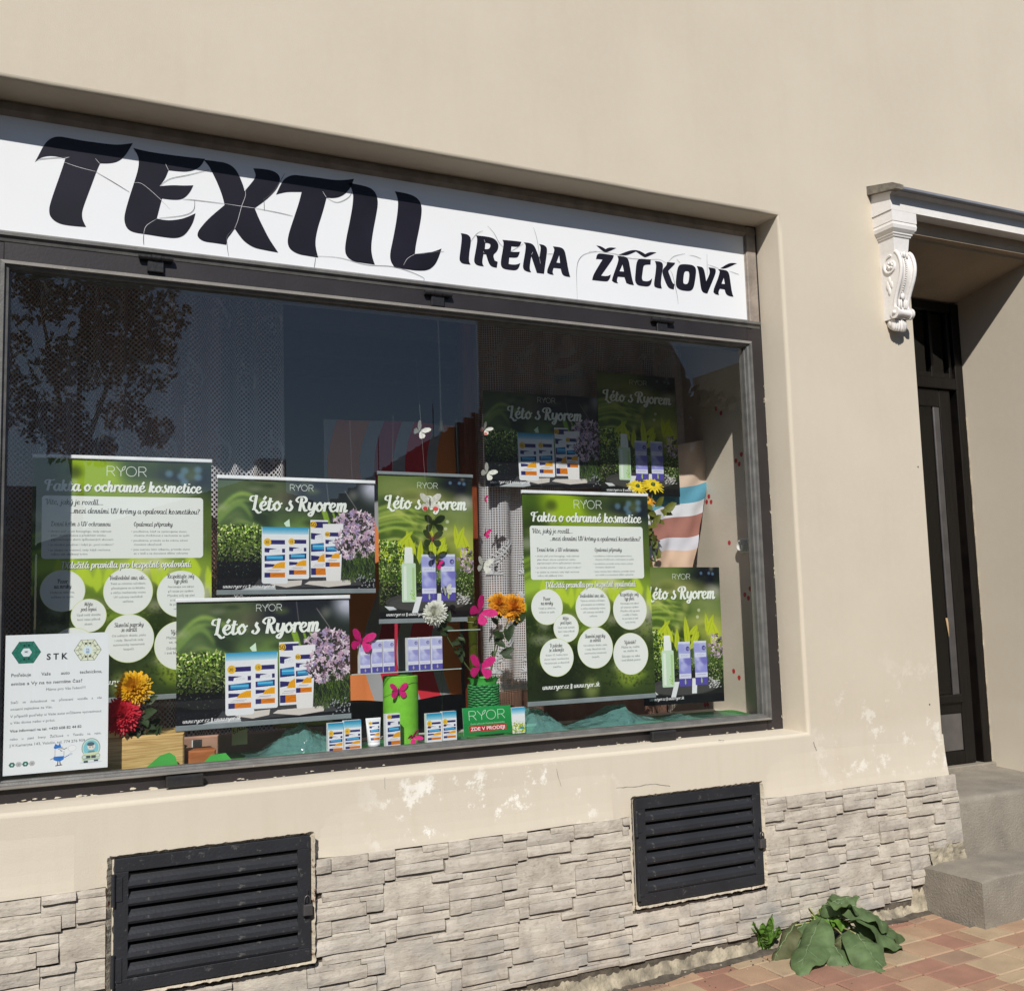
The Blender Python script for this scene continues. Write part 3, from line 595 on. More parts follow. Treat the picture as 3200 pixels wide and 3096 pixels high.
def art_notice():
    w, h = 720, 1014; cv = Canvas(w, h, (.93, .94, .95)); ink = (.16, .16, .18); gr = (.28, .29, .31)
    def hexa(cx, cy, r_, fill, line, tx, year):
        P = lambda k, q: (cx + q * r_ * math.cos(R(60 * k)), cy - q * r_ * .92 * math.sin(R(60 * k)))
        cv.poly([P(k, 1.0) for k in range(6)], line); cv.poly([P(k, .97) for k in range(6)], fill)
        for k in range(6): cv.stroke([P(k, .38), P(k, 1)], 2, line); cv.stroke([((P(k, .72)[0] + P(k + 1, .72)[0]) / 2, (P(k, .72)[1] + P(k + 1, .72)[1]) / 2), ((P(k, 1)[0] + P(k + 1, 1)[0]) / 2, (P(k, 1)[1] + P(k + 1, 1)[1]) / 2)], 2, line)
        for k in range(6): cv.stroke([P(k, .72), P(k + 1, .72)], 2, line)
        cv.stroke([(cx, cy - r_ * .8), (cx, cy + r_ * .8)], 2, line)
        cv.poly([P(k, .38) for k in range(6)], (.86, .92, .96) if year else (.9, .93, .94))
        for (dx, dy) in ((-.14, -.5), (.16, -.52), (-.14, .48), (.16, .46)): cv.ell(cx + dx * r_, cy + dy * r_, 8, 8, (.08, .08, .09))
        nums = ['6', '5', '4', '3', '2', '1', '12', '11', '10', '9', '8', '7']
        for i, n_ in enumerate(nums):
            a = R(45 + 30 * i); text(cv, n_, cx + .8 * r_ * math.cos(a - .26), cy - .75 * r_ * math.sin(a - .26) + 5, 11, line if year else (.05, .25, .2), align='C')
        if year:
            for n_, dx, dy in (('04', -.5, -.1), ('05', .5, -.28), ('06', .52, .22), ('01', -.48, .3)): text(cv, n_, cx + dx * r_, cy + dy * r_ + 5, 13, ink, align='C')
        text(cv, tx, cx, cy + 2, 14, (.2, .25, .35), align='C', bold=.01)
        if year: cv.rect(cx - 12, cy + 6, cx + 12, cy + 24, (.6, .7, .8))
    hexa(142, 130, 100, (.06, .48, .40), (.03, .22, .2), 'ME', False); hexa(568, 130, 98, (.90, .92, .82), (.2, .22, .2), 'TK', True)
    text(cv, 'S T K', 355, 190, 46, ink, align='C', bold=.03, sx=1.0)
    text(cv, 'Potřebuje Vaše auto technickou,', 42, 305, 25, ink, spread=630, bold=.008)
    text(cv, 'emise a Vy na to nemáte čas?', 42, 368, 25, ink, width=490, bold=.008)
    text(cv, 'Máme pro Vás řešení!!!', 280, 418, 20, gr, width=275)
    text(cv, 'Stačí se dohodnout na přistavení vozidla a vše', 42, 500, 19, gr, spread=630)
    text(cv, 'ostatní zajistíme za Vás.', 42, 548, 19, gr, width=285)
    text(cv, 'V případě potřeby si Vaše auto můžeme vyzvednout', 42, 600, 19, gr, width=630)
    text(cv, 'u Vás doma nebo v práci.', 42, 646, 19, gr, width=305)
    text(cv, 'Více informací na tel. +420 608 82 44 82', 42, 706, 20, ink, width=490, bold=.015)
    text(cv, 'nebo u paní Ireny Žáčkové v Textilu na nám.', 42, 764, 19, gr, spread=630)
    text(cv, 'J.V.Kamaryta 143, Velešín, tel. 774 276 959', 42, 810, 20, gr, width=515)
    # little technician with a cap and a signalling disc
    bl = (.12, .45, .78)
    cv.poly([(340, 840), (352, 812), (372, 824), (384, 808), (392, 836), (410, 838), (350, 850)], bl)
    cv.stroke([(350, 852), (350, 905)], 2, ink); cv.stroke([(412, 868), (412, 905)], 2, ink)
    cv.stroke([(372, 852), (395, 848), (415, 856), (432, 846)], 4, (.15, .15, .16)); cv.stroke([(385, 862), (400, 868)], 5, (.12, .12, .13))
    cv.poly([(342, 905), (414, 905), (410, 930), (390, 940), (360, 938), (340, 928)], bl); cv.stroke([(414, 918), (455, 896)], 5, (.25, .4, .65)); cv.ell(460, 893, 12, 10, (.8, .83, .88))
    cv.ell(468, 852, 30, 24, (.75, .76, .78)); cv.ell(468, 852, 28, 22, (.95, .95, .96)); cv.stroke([(342, 915), (318, 925)], 5, (.4, .45, .5))
    cv.stroke([(372, 938), (368, 968)], 6, (.15, .15, .16)); cv.stroke([(384, 938), (388, 966)], 6, (.15, .15, .16)); cv.stroke([(355, 972), (400, 968)], 6, (.15, .15, .16))
    # little car seen from the front
    cv.ell(600, 965, 80, 8, (.8, .85, .9), .8)
    cv.rect(550, 945, 580, 968, (.2, .24, .27)); cv.rect(622, 940, 652, 962, (.2, .24, .27))
    cv.ell(600, 860, 66, 72, (.4, .5, .52)); cv.ell(600, 860, 62, 68, (.78, .88, .82)); cv.ell(600, 862, 54, 58, (.50, .78, .84))
    cv.ell(602, 850, 28, 26, (.90, .88, .84)); cv.ell(598, 832, 27, 15, (.3, .38, .42)); cv.ell(593, 854, 4, 5, ink); cv.ell(613, 854, 4, 5, ink)
    cv.poly([(570, 905), (585, 882), (620, 880), (640, 900)], (.42, .55, .6))
    cv.poly([(535, 925), (548, 898), (652, 892), (668, 920), (664, 948), (538, 955)], (.84, .88, .72)); cv.rect(545, 940, 662, 950, (.66, .76, .74))
    cv.rect(566, 916, 635, 937, (.28, .31, .33)); cv.rect(597, 912, 603, 940, (.8, .84, .7)); cv.ell(553, 925, 17, 15, (.5, .55, .5)); cv.ell(553, 925, 14, 12, (.82, .88, .84)); cv.ell(648, 918, 17, 15, (.5, .55, .5)); cv.ell(648, 918, 14, 12, (.82, .88, .84))
    for i, x in enumerate((60, 105, 150, 195)):
        c = (.1, .42, .36) if i % 2 == 0 else (.72, .72, .73)
        cv.poly([(x + 22 * math.cos(R(60 * k)), 940 - 20 * math.sin(R(60 * k))) for k in range(6)], c); cv.ell(x, 940, 8, 7, (.88, .9, .9) if i % 2 == 0 else (.6, .6, .6))
    return cv.image('notice_print')
def art_small():
    out = {}
    cv = Canvas(200, 320, (.93, .94, .95)); cv.vgrad(0, 0, 200, 75, (.1, .55, .72), (.7, .86, .92)); sunlabel(cv, 14, 95, 186, 300, '30'); out['tub'] = cv.image('tub_print')
    cv = Canvas(180, 400, (.93, .94, .95)); sunlabel(cv, 18, 50, 170, 395, '50'); out['tube'] = cv.image('tube_print')
    cv = Canvas(180, 430, (.93, .94, .95)); cv.rect(0, 0, 180, 6, (.85, .86, .88)); sunlabel(cv, 20, 10, 178, 425, '50'); out['carton'] = cv.image('carton_print')
    cv = Canvas(160, 460, (.9, .9, .95)); irisbox(cv, 0, 0, 160, 460, '15'); cv.a = np.clip(cv.a * .75 + .25, 0, 1); cv.rect(0, 380, 160, 460, (.35, .33, .68)); cv.poly(leaf_poly(80, 445, 60, 22, -1.57), (.8, .78, .3)); out['iris'] = cv.image('iris_print')
    cv = Canvas(200, 400, (.94, .95, .95)); cv.vgrad(0, 0, 200, 110, (.2, .62, .8), (.9, .95, .97)); bush(cv, 20, 230, 200, 390, 120, 34, random.Random(1), [(.75, .82, .1), (.85, .85, .2), (.6, .75, .1)]); cv.rect(60, 210, 190, 240, (.9, .92, .9)); cv.ell(150, 320, 35, 20, (.2, .6, .7)); out['yellow'] = cv.image('yellow_print')
    cv = Canvas(620, 360, (.13, .55, .27)); cv.vgrad(0, 0, 620, 360, (.16, .60, .31), (.10, .50, .23)); logo(cv, 310, 105, 118, (.85, .93, .83), 6)
    text(cv, 'česká přírodní bylinná kosmetika', 310, 222, 22, (.75, .85, .72), align='C', width=440)
    cv.rect(70, 238, 550, 312, (.74, .12, .16)); text(cv, 'ZDE V PRODEJI', 310, 298, 46, (.96, .93, .92), align='C', width=440, bold=.02); out['card'] = cv.image('card_print')
    return out
def print_mat(name, img, rough=0.35, dim=0.86):
    m, t, p = newmat(name); N = t.nodes; L = t.links
    ti = N.new('ShaderNodeTexImage'); ti.image = img; ti.interpolation = 'Linear'; ti.extension = 'EXTEND'
    mx = N.new('ShaderNodeMix'); mx.data_type = 'RGBA'; mx.blend_type = 'MULTIPLY'; mx.inputs[0].default_value = 1; mx.inputs[7].default_value = (dim, dim, dim, 1)
    L.new(ti.outputs['Color'], mx.inputs[6]); L.new(mx.outputs[2], p.inputs['Base Color']); p.inputs['Roughness'].default_value = rough
    return m

# ------------------------------------------------------------------ materials in use
def plaster_mat():
    m, t, p = newmat('plaster'); N = t.nodes; L = t.links
    tc = N.new('ShaderNodeTexCoord'); sp = N.new('ShaderNodeSeparateXYZ'); L.new(tc.outputs['Object'], sp.inputs[0])
    def noise(sc, det=5, rough=.55, vec=None):
        n = N.new('ShaderNodeTexNoise'); n.inputs['Scale'].default_value = sc; n.inputs['Detail'].default_value = det; n.inputs['Roughness'].default_value = rough
        L.new(vec or tc.outputs['Object'], n.inputs['Vector']); return n.outputs['Fac']
    def ramp(src, a, b, ca=(0, 0, 0, 1), cb=(1, 1, 1, 1)):
        r = N.new('ShaderNodeValToRGB'); r.color_ramp.elements[0].position = a; r.color_ramp.elements[1].position = b
        r.color_ramp.elements[0].color = ca; r.color_ramp.elements[1].color = cb; L.new(src, r.inputs[0]); return r.outputs['Color']
    def mixc(f, a, b):
        x = N.new('ShaderNodeMix'); x.data_type = 'RGBA'
        if isinstance(f, float): x.inputs[0].default_value = f
        else: L.new(f, x.inputs[0])
        for k, v in ((6, a), (7, b)):
            if isinstance(v, tuple): x.inputs[k].default_value = v
            else: L.new(v, x.inputs[k])
        return x.outputs[2]
    def mt(op, a, b):
        x = N.new('ShaderNodeMath'); x.operation = op
        for k, v in ((0, a), (1, b)):
            if isinstance(v, (int, float)): x.inputs[k].default_value = v
            else: L.new(v, x.inputs[k])
        x.use_clamp = True; return x.outputs[0]
    def band(v, a, b, c, d):     # 0 below a, 1 from b to c, 0 above d
        m1 = N.new('ShaderNodeMapRange'); m1.inputs[1].default_value = a; m1.inputs[2].default_value = b; L.new(v, m1.inputs[0])
        m2 = N.new('ShaderNodeMapRange'); m2.inputs[1].default_value = c; m2.inputs[2].default_value = d; m2.inputs[3].default_value = 1; m2.inputs[4].default_value = 0; L.new(v, m2.inputs[0])
        return mt('MULTIPLY', m1.outputs[0], m2.outputs[0])
    base = mixc(ramp(noise(1.3, 4), .35, .68), (.545, .480, .382, 1), (.580, .515, .412, 1))
    base = mixc(mt('MULTIPLY', ramp(noise(26, 6, .7), .45, .75), .35), base, (.61, .54, .43, 1))
    mp = N.new('ShaderNodeMapping'); mp.inputs['Scale'].default_value = (5.0, 1.0, .55); L.new(tc.outputs['Object'], mp.inputs[0])
    base = mixc(mt('MULTIPLY', ramp(noise(1.6, 6, .6, mp.outputs[0]), .52, .72), .12), base, (.46, .39, .30, 1))
    # repainted lower band, a little lighter
    base = mixc(mt('MULTIPLY', band(sp.outputs['Z'], .2, .5, 1.02, 1.10), .5), base, (.62, .56, .46, 1))
    # bleached flaking patches low on the wall
    low = band(sp.outputs['Z'], .70, .78, 1.0, 1.06)
    pa = mt('MULTIPLY', low, band(sp.outputs['X'], 1.45, 1.7, 2.45, 2.85)); pb = mt('MULTIPLY', mt('MULTIPLY', band(sp.outputs['Z'], .76, .82, 1.0, 1.5), band(sp.outputs['X'], 3.95, 4.25, 5.2, 5.4)), .6)
    fl = mt('MULTIPLY', mt('ADD', pa, pb), ramp(noise(5.5, 9, .72), .55, .60))
    base = mixc(fl, base, (.80, .765, .69, 1))
    # grime spots
    base = mixc(mt('MULTIPLY', ramp(noise(3.4, 8, .75), .66, .78), .25), base, (.33, .27, .2, 1))
    # splash dirt and damp just above the stone, and faint runs under the sill
    rn = N.new('ShaderNodeMapping'); rn.inputs['Scale'].default_value = (9.0, 1.0, .8); L.new(tc.outputs['Object'], rn.inputs[0])
    base = mixc(mt('MULTIPLY', mt('MULTIPLY', band(sp.outputs['Z'], .62, .84, .99, 1.08), ramp(noise(1.2, 5, .6, rn.outputs[0]), .5, .75)), .28), base, (.50, .42, .31, 1))
    L.new(base, p.inputs['Base Color']); p.inputs['Roughness'].default_value = .88; p.inputs['Specular IOR Level'].default_value = .25
    b = N.new('ShaderNodeBump'); b.inputs['Strength'].default_value = .35; b.inputs['Distance'].default_value = .004
    h = mt('ADD', mt('MULTIPLY', noise(170, 4), .5), mt('MULTIPLY', noise(14, 5), .5)); L.new(h, b.inputs['Height']); L.new(b.outputs['Normal'], p.inputs['Normal'])
    return m
def stone_mat():
    m, t, p = newmat('ledge_stone'); N = t.nodes; L = t.links
    tc = N.new('ShaderNodeTexCoord'); oi = N.new('ShaderNodeObjectInfo')
    n = N.new('ShaderNodeTexNoise'); n.inputs['Scale'].default_value = 9; n.inputs['Detail'].default_value = 8; n.inputs['Roughness'].default_value = .62; L.new(tc.outputs['Object'], n.inputs['Vector'])
    r = N.new('ShaderNodeValToRGB'); e = r.color_ramp.elements
    e[0].position = .30; e[0].color = (.35, .312, .27, 1); e[1].position = .72; e[1].color = (.57, .525, .46, 1); q = e.new(.5); q.color = (.46, .418, .36, 1)
    L.new(n.outputs['Fac'], r.inputs[0])
    rr = N.new('ShaderNodeValToRGB'); rr.color_ramp.elements[0].color = (.90, .89, .88, 1); rr.color_ramp.elements[1].color = (1.07, 1.05, 1.01, 1); L.new(oi.outputs['Random'], rr.inputs[0])
    x = N.new('ShaderNodeMix'); x.data_type = 'RGBA'; x.blend_type = 'MULTIPLY'; x.inputs[0].default_value = 1; L.new(r.outputs[0], x.inputs[6]); L.new(rr.outputs[0], x.inputs[7])
    n3 = N.new('ShaderNodeTexNoise'); n3.inputs['Scale'].default_value = 60; n3.inputs['Detail'].default_value = 4; L.new(tc.outputs['Object'], n3.inputs['Vector'])
    r3 = N.new('ShaderNodeValToRGB'); r3.color_ramp.elements[0].position = .30; r3.color_ramp.elements[1].position = .42; r3.color_ramp.elements[0].color = (.7, .68, .66, 1); L.new(n3.outputs['Fac'], r3.inputs[0])
    y = N.new('ShaderNodeMix'); y.data_type = 'RGBA'; y.blend_type = 'MULTIPLY'; y.inputs[0].default_value = .7; L.new(x.outputs[2], y.inputs[6]); L.new(r3.outputs[0], y.inputs[7])
    # road splash: greyer, darker stains in uneven tongues rising from the ground
    spx = N.new('ShaderNodeSeparateXYZ'); L.new(tc.outputs['Object'], spx.inputs[0])
    mr = N.new('ShaderNodeMapRange'); mr.inputs[1].default_value = .12; mr.inputs[2].default_value = .48; mr.inputs[3].default_value = 1; mr.inputs[4].default_value = 0; L.new(spx.outputs['Z'], mr.inputs[0])
    ng = N.new('ShaderNodeTexNoise'); ng.inputs['Scale'].default_value = 8; ng.inputs['Detail'].default_value = 7; L.new(tc.outputs['Object'], ng.inputs['Vector'])
    rg = N.new('ShaderNodeValToRGB'); rg.color_ramp.elements[0].position = .46; rg.color_ramp.elements[1].position = .72; L.new(ng.outputs['Fac'], rg.inputs[0])
    mm = N.new('ShaderNodeMath'); mm.operation = 'MULTIPLY'; L.new(mr.outputs[0], mm.inputs[0]); L.new(rg.outputs[0], mm.inputs[1])
    mg = N.new('ShaderNodeMix'); mg.data_type = 'RGBA'; L.new(mm.outputs[0], mg.inputs[0]); L.new(y.outputs[2], mg.inputs[6]); mg.inputs[7].default_value = (.27, .265, .25, 1)
    L.new(mg.outputs[2], p.inputs['Base Color']); p.inputs['Roughness'].default_value = .85; p.inputs['Specular IOR Level'].default_value = .3
    b = N.new('ShaderNodeBump'); b.inputs['Strength'].default_value = .8; b.inputs['Distance'].default_value = .007
    mp = N.new('ShaderNodeMapping'); mp.inputs['Scale'].default_value = (1, 1, 2.6); L.new(tc.outputs['Object'], mp.inputs[0])
    n4 = N.new('ShaderNodeTexNoise'); n4.inputs['Scale'].default_value = 26; n4.inputs['Detail'].default_value = 8; n4.inputs['Roughness'].default_value = .65; L.new(mp.outputs[0], n4.inputs['Vector'])
    L.new(n4.outputs['Fac'], b.inputs['Height']); L.new(b.outputs['Normal'], p.inputs['Normal'])
    return m
def chipped_mat(name, col, chip, amount=.62, scale=14, rough=.5, zfade=None, bump=.3):
    """paint with flaked spots of another colour"""
    m = mat(name, col, rough, var=.18, scale=6, bump=bump, bscale=90)
    t = m.node_tree; N = t.nodes; L = t.links; p = N['Principled BSDF']; src = p.inputs['Base Color'].links[0].from_socket
    tc = N.new('ShaderNodeTexCoord'); n = N.new('ShaderNodeTexNoise'); n.inputs['Scale'].default_value = scale; n.inputs['Detail'].default_value = 9; n.inputs['Roughness'].default_value = .75
    L.new(tc.outputs['Object'], n.inputs['Vector']); r = N.new('ShaderNodeValToRGB'); r.color_ramp.elements[0].position = amount; r.color_ramp.elements[1].position = amount + .03
    L.new(n.outputs['Fac'], r.inputs[0]); fac = r.outputs['Color']
    if zfade:
        sp = N.new('ShaderNodeSeparateXYZ'); L.new(tc.outputs['Object'], sp.inputs[0]); mr = N.new('ShaderNodeMapRange')
        mr.inputs[1].default_value = zfade[0]; mr.inputs[2].default_value = zfade[1]; mr.inputs[3].default_value = 1; mr.inputs[4].default_value = 0
        L.new(sp.outputs['Z'], mr.inputs[0]); a = N.new('ShaderNodeMath'); a.operation = 'MULTIPLY_ADD'; a.inputs[1].default_value = .22; L.new(mr.outputs[0], a.inputs[0]); L.new(n.outputs['Fac'], a.inputs[2]); L.new(a.outputs[0], r.inputs[0])
    x = N.new('ShaderNodeMix'); x.data_type = 'RGBA'; L.new(fac, x.inputs[0]); L.new(src, x.inputs[6]); x.inputs[7].default_value = chip + (1,); L.new(x.outputs[2], p.inputs['Base Color'])
    return m
def wood_mat(name, c0, c1, sc=(1, 1, 14), rough=.45):
    m, t, p = newmat(name); N = t.nodes; L = t.links; tc = N.new('ShaderNodeTexCoord'); mp = N.new('ShaderNodeMapping'); mp.inputs['Scale'].default_value = sc; L.new(tc.outputs['Object'], mp.inputs[0])
    n = N.new('ShaderNodeTexNoise'); n.inputs['Scale'].default_value = 6; n.inputs['Detail'].default_value = 7; n.inputs['Distortion'].default_value = .6; L.new(mp.outputs[0], n.inputs['Vector'])
    r = N.new('ShaderNodeValToRGB'); r.color_ramp.elements[0].position = .35; r.color_ramp.elements[1].position = .65; p.inputs['Specular IOR Level'].default_value = .25; r.color_ramp.elements[0].color = c0 + (1,); r.color_ramp.elements[1].color = c1 + (1,)
    L.new(n.outputs['Fac'], r.inputs[0]); L.new(r.outputs[0], p.inputs['Base Color']); p.inputs['Roughness'].default_value = rough
    b = N.new('ShaderNodeBump'); b.inputs['Strength'].default_value = .2; b.inputs['Distance'].default_value = .003; L.new(n.outputs['Fac'], b.inputs['Height']); L.new(b.outputs['Normal'], p.inputs['Normal'])
    return m
def lace_mat(name, kind, pitch, solid=(.80, .80, .82), open_=.5):
    """woven net: alpha holes from the cloth's own UV (metres), some light passes through the threads"""
    m, t, p = newmat(name); N = t.nodes; L = t.links; p.inputs['Base Color'].default_value = solid + (1,); p.inputs['Roughness'].default_value = .8
    uv = N.new('ShaderNodeUVMap'); uv.uv_map = 'UVMap'; sp = N.new('ShaderNodeSeparateXYZ'); L.new(uv.outputs[0], sp.inputs[0])
    def mt(op, a, b=0.0):
        x = N.new('ShaderNodeMath'); x.operation = op
        for k, v in ((0, a), (1, b)):
            if isinstance(v, (int, float)): x.inputs[k].default_value = v
            else: L.new(v, x.inputs[k])
        return x.outputs[0]
    k = 2 * math.pi / pitch
    if kind == 'net':
        a = mt('ADD', mt('MULTIPLY', sp.outputs[0], k), mt('MULTIPLY', sp.outputs[1], k * .85)); b = mt('SUBTRACT', mt('MULTIPLY', sp.outputs[0], k), mt('MULTIPLY', sp.outputs[1], k * .85))
        v = mt('MULTIPLY', mt('ABSOLUTE', mt('SINE', mt('MULTIPLY', a, .5))), mt('ABSOLUTE', mt('SINE', mt('MULTIPLY', b, .5))))
    else:
        v = mt('MULTIPLY', mt('ABSOLUTE', mt('SINE', mt('MULTIPLY', sp.outputs[0], k * .5))), mt('ABSOLUTE', mt('SINE', mt('MULTIPLY', sp.outputs[1], k * .42))))
    hole = mt('GREATER_THAN', v, open_)
    tl = N.new('ShaderNodeBsdfTranslucent'); tl.inputs[0].default_value = solid + (1,); mx = N.new('ShaderNodeMixShader'); mx.inputs[0].default_value = .4; L.new(p.outputs[0], mx.inputs[1]); L.new(tl.outputs[0], mx.inputs[2])
    tr = N.new('ShaderNodeBsdfTransparent'); m2 = N.new('ShaderNodeMixShader'); L.new(hole, m2.inputs[0]); L.new(mx.outputs[0], m2.inputs[1]); L.new(tr.outputs[0], m2.inputs[2])
    L.new(m2.outputs[0], N['Material Output'].inputs['Surface']); return m
def stripe_mat(name, bands, amp=.05, freq=3.0, gain=1.0, axis=0):
    """woven stripes whose edges wander: bands = [(end, colour), ...] along the cloth's U (0..1)"""
    m, t, p = newmat(name); N = t.nodes; L = t.links
    uv = N.new('ShaderNodeUVMap'); uv.uv_map = 'UVMap'; sp = N.new('ShaderNodeSeparateXYZ'); L.new(uv.outputs[0], sp.inputs[0])
    s = N.new('ShaderNodeMath'); s.operation = 'MULTIPLY'; s.inputs[1].default_value = freq * 2 * math.pi; L.new(sp.outputs[1 - axis], s.inputs[0])
    q = N.new('ShaderNodeMath'); q.operation = 'SINE'; L.new(s.outputs[0], q.inputs[0]); w = N.new('ShaderNodeMath'); w.operation = 'MULTIPLY_ADD'; w.inputs[1].default_value = amp; L.new(q.outputs[0], w.inputs[0]); L.new(sp.outputs[axis], w.inputs[2])
    r = N.new('ShaderNodeValToRGB'); r.color_ramp.interpolation = 'CONSTANT'; e = r.color_ramp.elements; pos = 0.0
    e[0].position = 0; e[0].color = bands[0][1] + (1,); e[1].position = bands[0][0]; e[1].color = bands[1][1] + (1,)
    for k in range(1, len(bands) - 1): z = e.new(bands[k][0]); z.color = bands[k + 1][1] + (1,)
    L.new(w.outputs[0], r.inputs[0]); L.new(r.outputs[0], p.inputs['Base Color']); p.inputs['Roughness'].default_value = .85; p.inputs['Specular IOR Level'].default_value = .2
    return m

M = {}
M['plaster'] = plaster_mat(); M['stone'] = stone_mat()
M['inner_plaster'] = mat('inner_plaster', (.50, .43, .34), .9, var=.08, scale=3, bump=.3, bscale=120)
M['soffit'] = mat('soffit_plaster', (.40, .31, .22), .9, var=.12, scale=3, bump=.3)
M['dark_frame'] = chipped_mat('dark_brown_paint', (.024, .020, .021), (.45, .41, .33), .76, 30, .45, (1.045, 1.085), .06)
M['grey_frame'] = mat('weathered_aluminium', (.135, .131, .123), .5, metal=.2, var=.22, scale=18, bump=.12, bscale=150)
M['grey_lip'] = chipped_mat('dusty_aluminium', (.22, .205, .185), (.34, .32, .28), .60, 60, .6, None, .1)
M['sign_frame'] = mat('brown_grey_wood', (.25, .21, .175), .6, var=.25, scale=12, bump=.3)
M['hinge'] = mat('black_iron', (.018, .017, .018), .4, var=.2, scale=30, bump=.2)
M['sign'] = mat('white_sign_plastic', (.75, .76, .775), .28, var=.015, scale=2)
M['sign_ink'] = mat('faded_black_film', (.011, .010, .017), .4, var=.4, scale=3, spec=.25)
M['crack'] = mat('crack_shadow', (.10, .10, .11), .9)
M['crack_light'] = mat('crack_edge', (.62, .62, .64), .7)
M['glass'] = thin_glass('window_glass', (.96, .975, .975), .095, haze=.004)
M['shelf_glass'] = thin_glass('shelf_glass', (.86, .93, .90), .10)
M['glass_edge'] = mat('glass_edge', (.45, .55, .50), .2)
M['panel'] = mat('beige_panel', (.62, .54, .44), .6, var=.10, scale=2.5, bump=.1)
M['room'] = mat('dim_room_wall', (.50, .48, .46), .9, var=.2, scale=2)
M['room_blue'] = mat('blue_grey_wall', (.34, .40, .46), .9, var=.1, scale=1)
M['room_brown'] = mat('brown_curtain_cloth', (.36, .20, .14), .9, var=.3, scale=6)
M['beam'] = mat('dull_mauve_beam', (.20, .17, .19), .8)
M['post'] = wood_mat('red_brown_wood', (.16, .035, .012), (.26, .06, .02), (14, 1, 1), .35)
M['board'] = wood_mat('yellow_pine', (.40, .24, .08), (.68, .48, .20), (1, 1, 26), .5)
M['orange_board'] = wood_mat('orange_board', (.32, .10, .03), (.42, .15, .05), (1, 1, 6), .5)
M['floor'] = mat('display_floor', (.60, .57, .50), .8)
M['white_rail'] = mat('white_plastic_rail', (.80, .81, .82), .35)
M['clear_rail'] = mat('clear_rail', (.22, .25, .26), .25)
M['back'] = mat('poster_back', (.6, .6, .58), .7)
M['louver'] = chipped_mat('black_vent_paint', (.020, .021, .025), (.075, .073, .068), .60, 28, .5, None, .15)
M['rust'] = chipped_mat('rust_and_mortar', (.50, .44, .34), (.17, .06, .03), .57, 30, .85)
M['steel'] = mat('dull_steel', (.11, .105, .105), .38, metal=.6, var=.2)
M['concrete'] = chipped_mat('worn_concrete', (.235, .208, .168), (.33, .30, .25), .60, 55, .9, None, .55)
M['mortar'] = mat('yellowish_mortar', (.30, .26, .19), .95, var=.5, scale=16, bump=1.0, bscale=60)
M['soil_and_shade'] = mat('dirt_and_gap_shade', (.085, .07, .052), .95, var=.4, scale=20, bump=.8)  # real dirt, also the dark tone painted as shade under the cladding
M['joint'] = mat('joint_sand', (.06, .046, .036), .95, var=.35, scale=25, bump=.6, bscale=90)
M['white_stucco'] = mat('white_stucco', (.74, .71, .68), .7, var=.05, scale=10, bump=.12, bscale=60)
M['cap'] = mat('zinc_cap', (.26, .27, .30), .5, metal=.3, var=.12)
M['cap_end'] = mat('lichened_cap_end', (.17, .15, .12), .85, var=.3, scale=25, bump=.5)
M['door'] = wood_mat('dark_door_wood', (.004, .0032, .003), (.009, .007, .006), (16, 1, 1), .38)
M['door_glass'] = thin_glass('door_glass', (.25, .25, .25), .05)
M['black'] = mat('black_interior', (.008, .008, .009), .8)
M['kick'] = mat('brushed_kick_plate', (.14, .13, .125), .42, metal=.5, var=.15)
PAV = [mat('paver_%s' % n, c, .85, var=.13, scale=7, bump=.45, bscale=140) for n, c in (('red', (.30, .155, .105)), ('brick', (.33, .195, .125)), ('orange', (.37, .24, .15)), ('tan', (.39, .285, .18)), ('brown', (.28, .18, .12)))]

# ------------------------------------------------------------------ the building
XL, XR, ZB, ZT, ND = -0.10, 4.0, 1.057, 3.938, 0.22
DX0, DX1, DZT = 5.0, 6.10, 3.93
bld = empty('shop_building', (0, 0, 0), 'beige plastered shop building with a large display window and a recessed doorway', 'building')
def ring_loop(x0, x1, z0, z1, n=26):
    pts = []
    for a, b in (((x0, z0), (x1, z0)), ((x1, z0), (x1, z1)), ((x1, z1), (x0, z1)), ((x0, z1), (x0, z0))):
        for i in range(n): t = i / n; pts.append((a[0] + (b[0] - a[0]) * t, a[1] + (b[1] - a[1]) * t))
    return pts
def wobble(p, amp=.004, s=2.2):
    return (p[0] + amp * nz(p[0], p[1], 3.1, s), p[1] + amp * nz(p[1], p[0], 7.7, s))
mb = MB()
# front plane round the niche, then the rounded arris and the reveals
loops = []
r_ = .020
L0 = ring_loop(-9, 4.5, -.3, 9.0); loops.append([(p[0], 0.0, p[1]) for p in L0])
for k in range(6):
    a = R(90 * k / 5); ins = r_ * (1 - math.sin(a)); dep = r_ * (1 - math.cos(a))
    q = [wobble(p) for p in ring_loop(XL - ins, XR + ins, ZB - ins, ZT + ins)]; loops.append([(p[0], dep, p[1]) for p in q])
q = [wobble(p, .003) for p in ring_loop(XL + .004, XR - .004, ZB + .006, ZT - .004)]; loops.append([(p[0], ND + .02, p[1]) for p in q])
n = len(L0)
b0 = len(mb.v); mb.v += [v for lp in loops for v in lp]
for k in range(len(loops) - 1):
    for i in range(n): mb.f.append((b0 + k * n + i, b0 + k * n + (i + 1) % n, b0 + (k + 1) * n + (i + 1) % n, b0 + (k + 1) * n + i)); mb.mi.append(0)
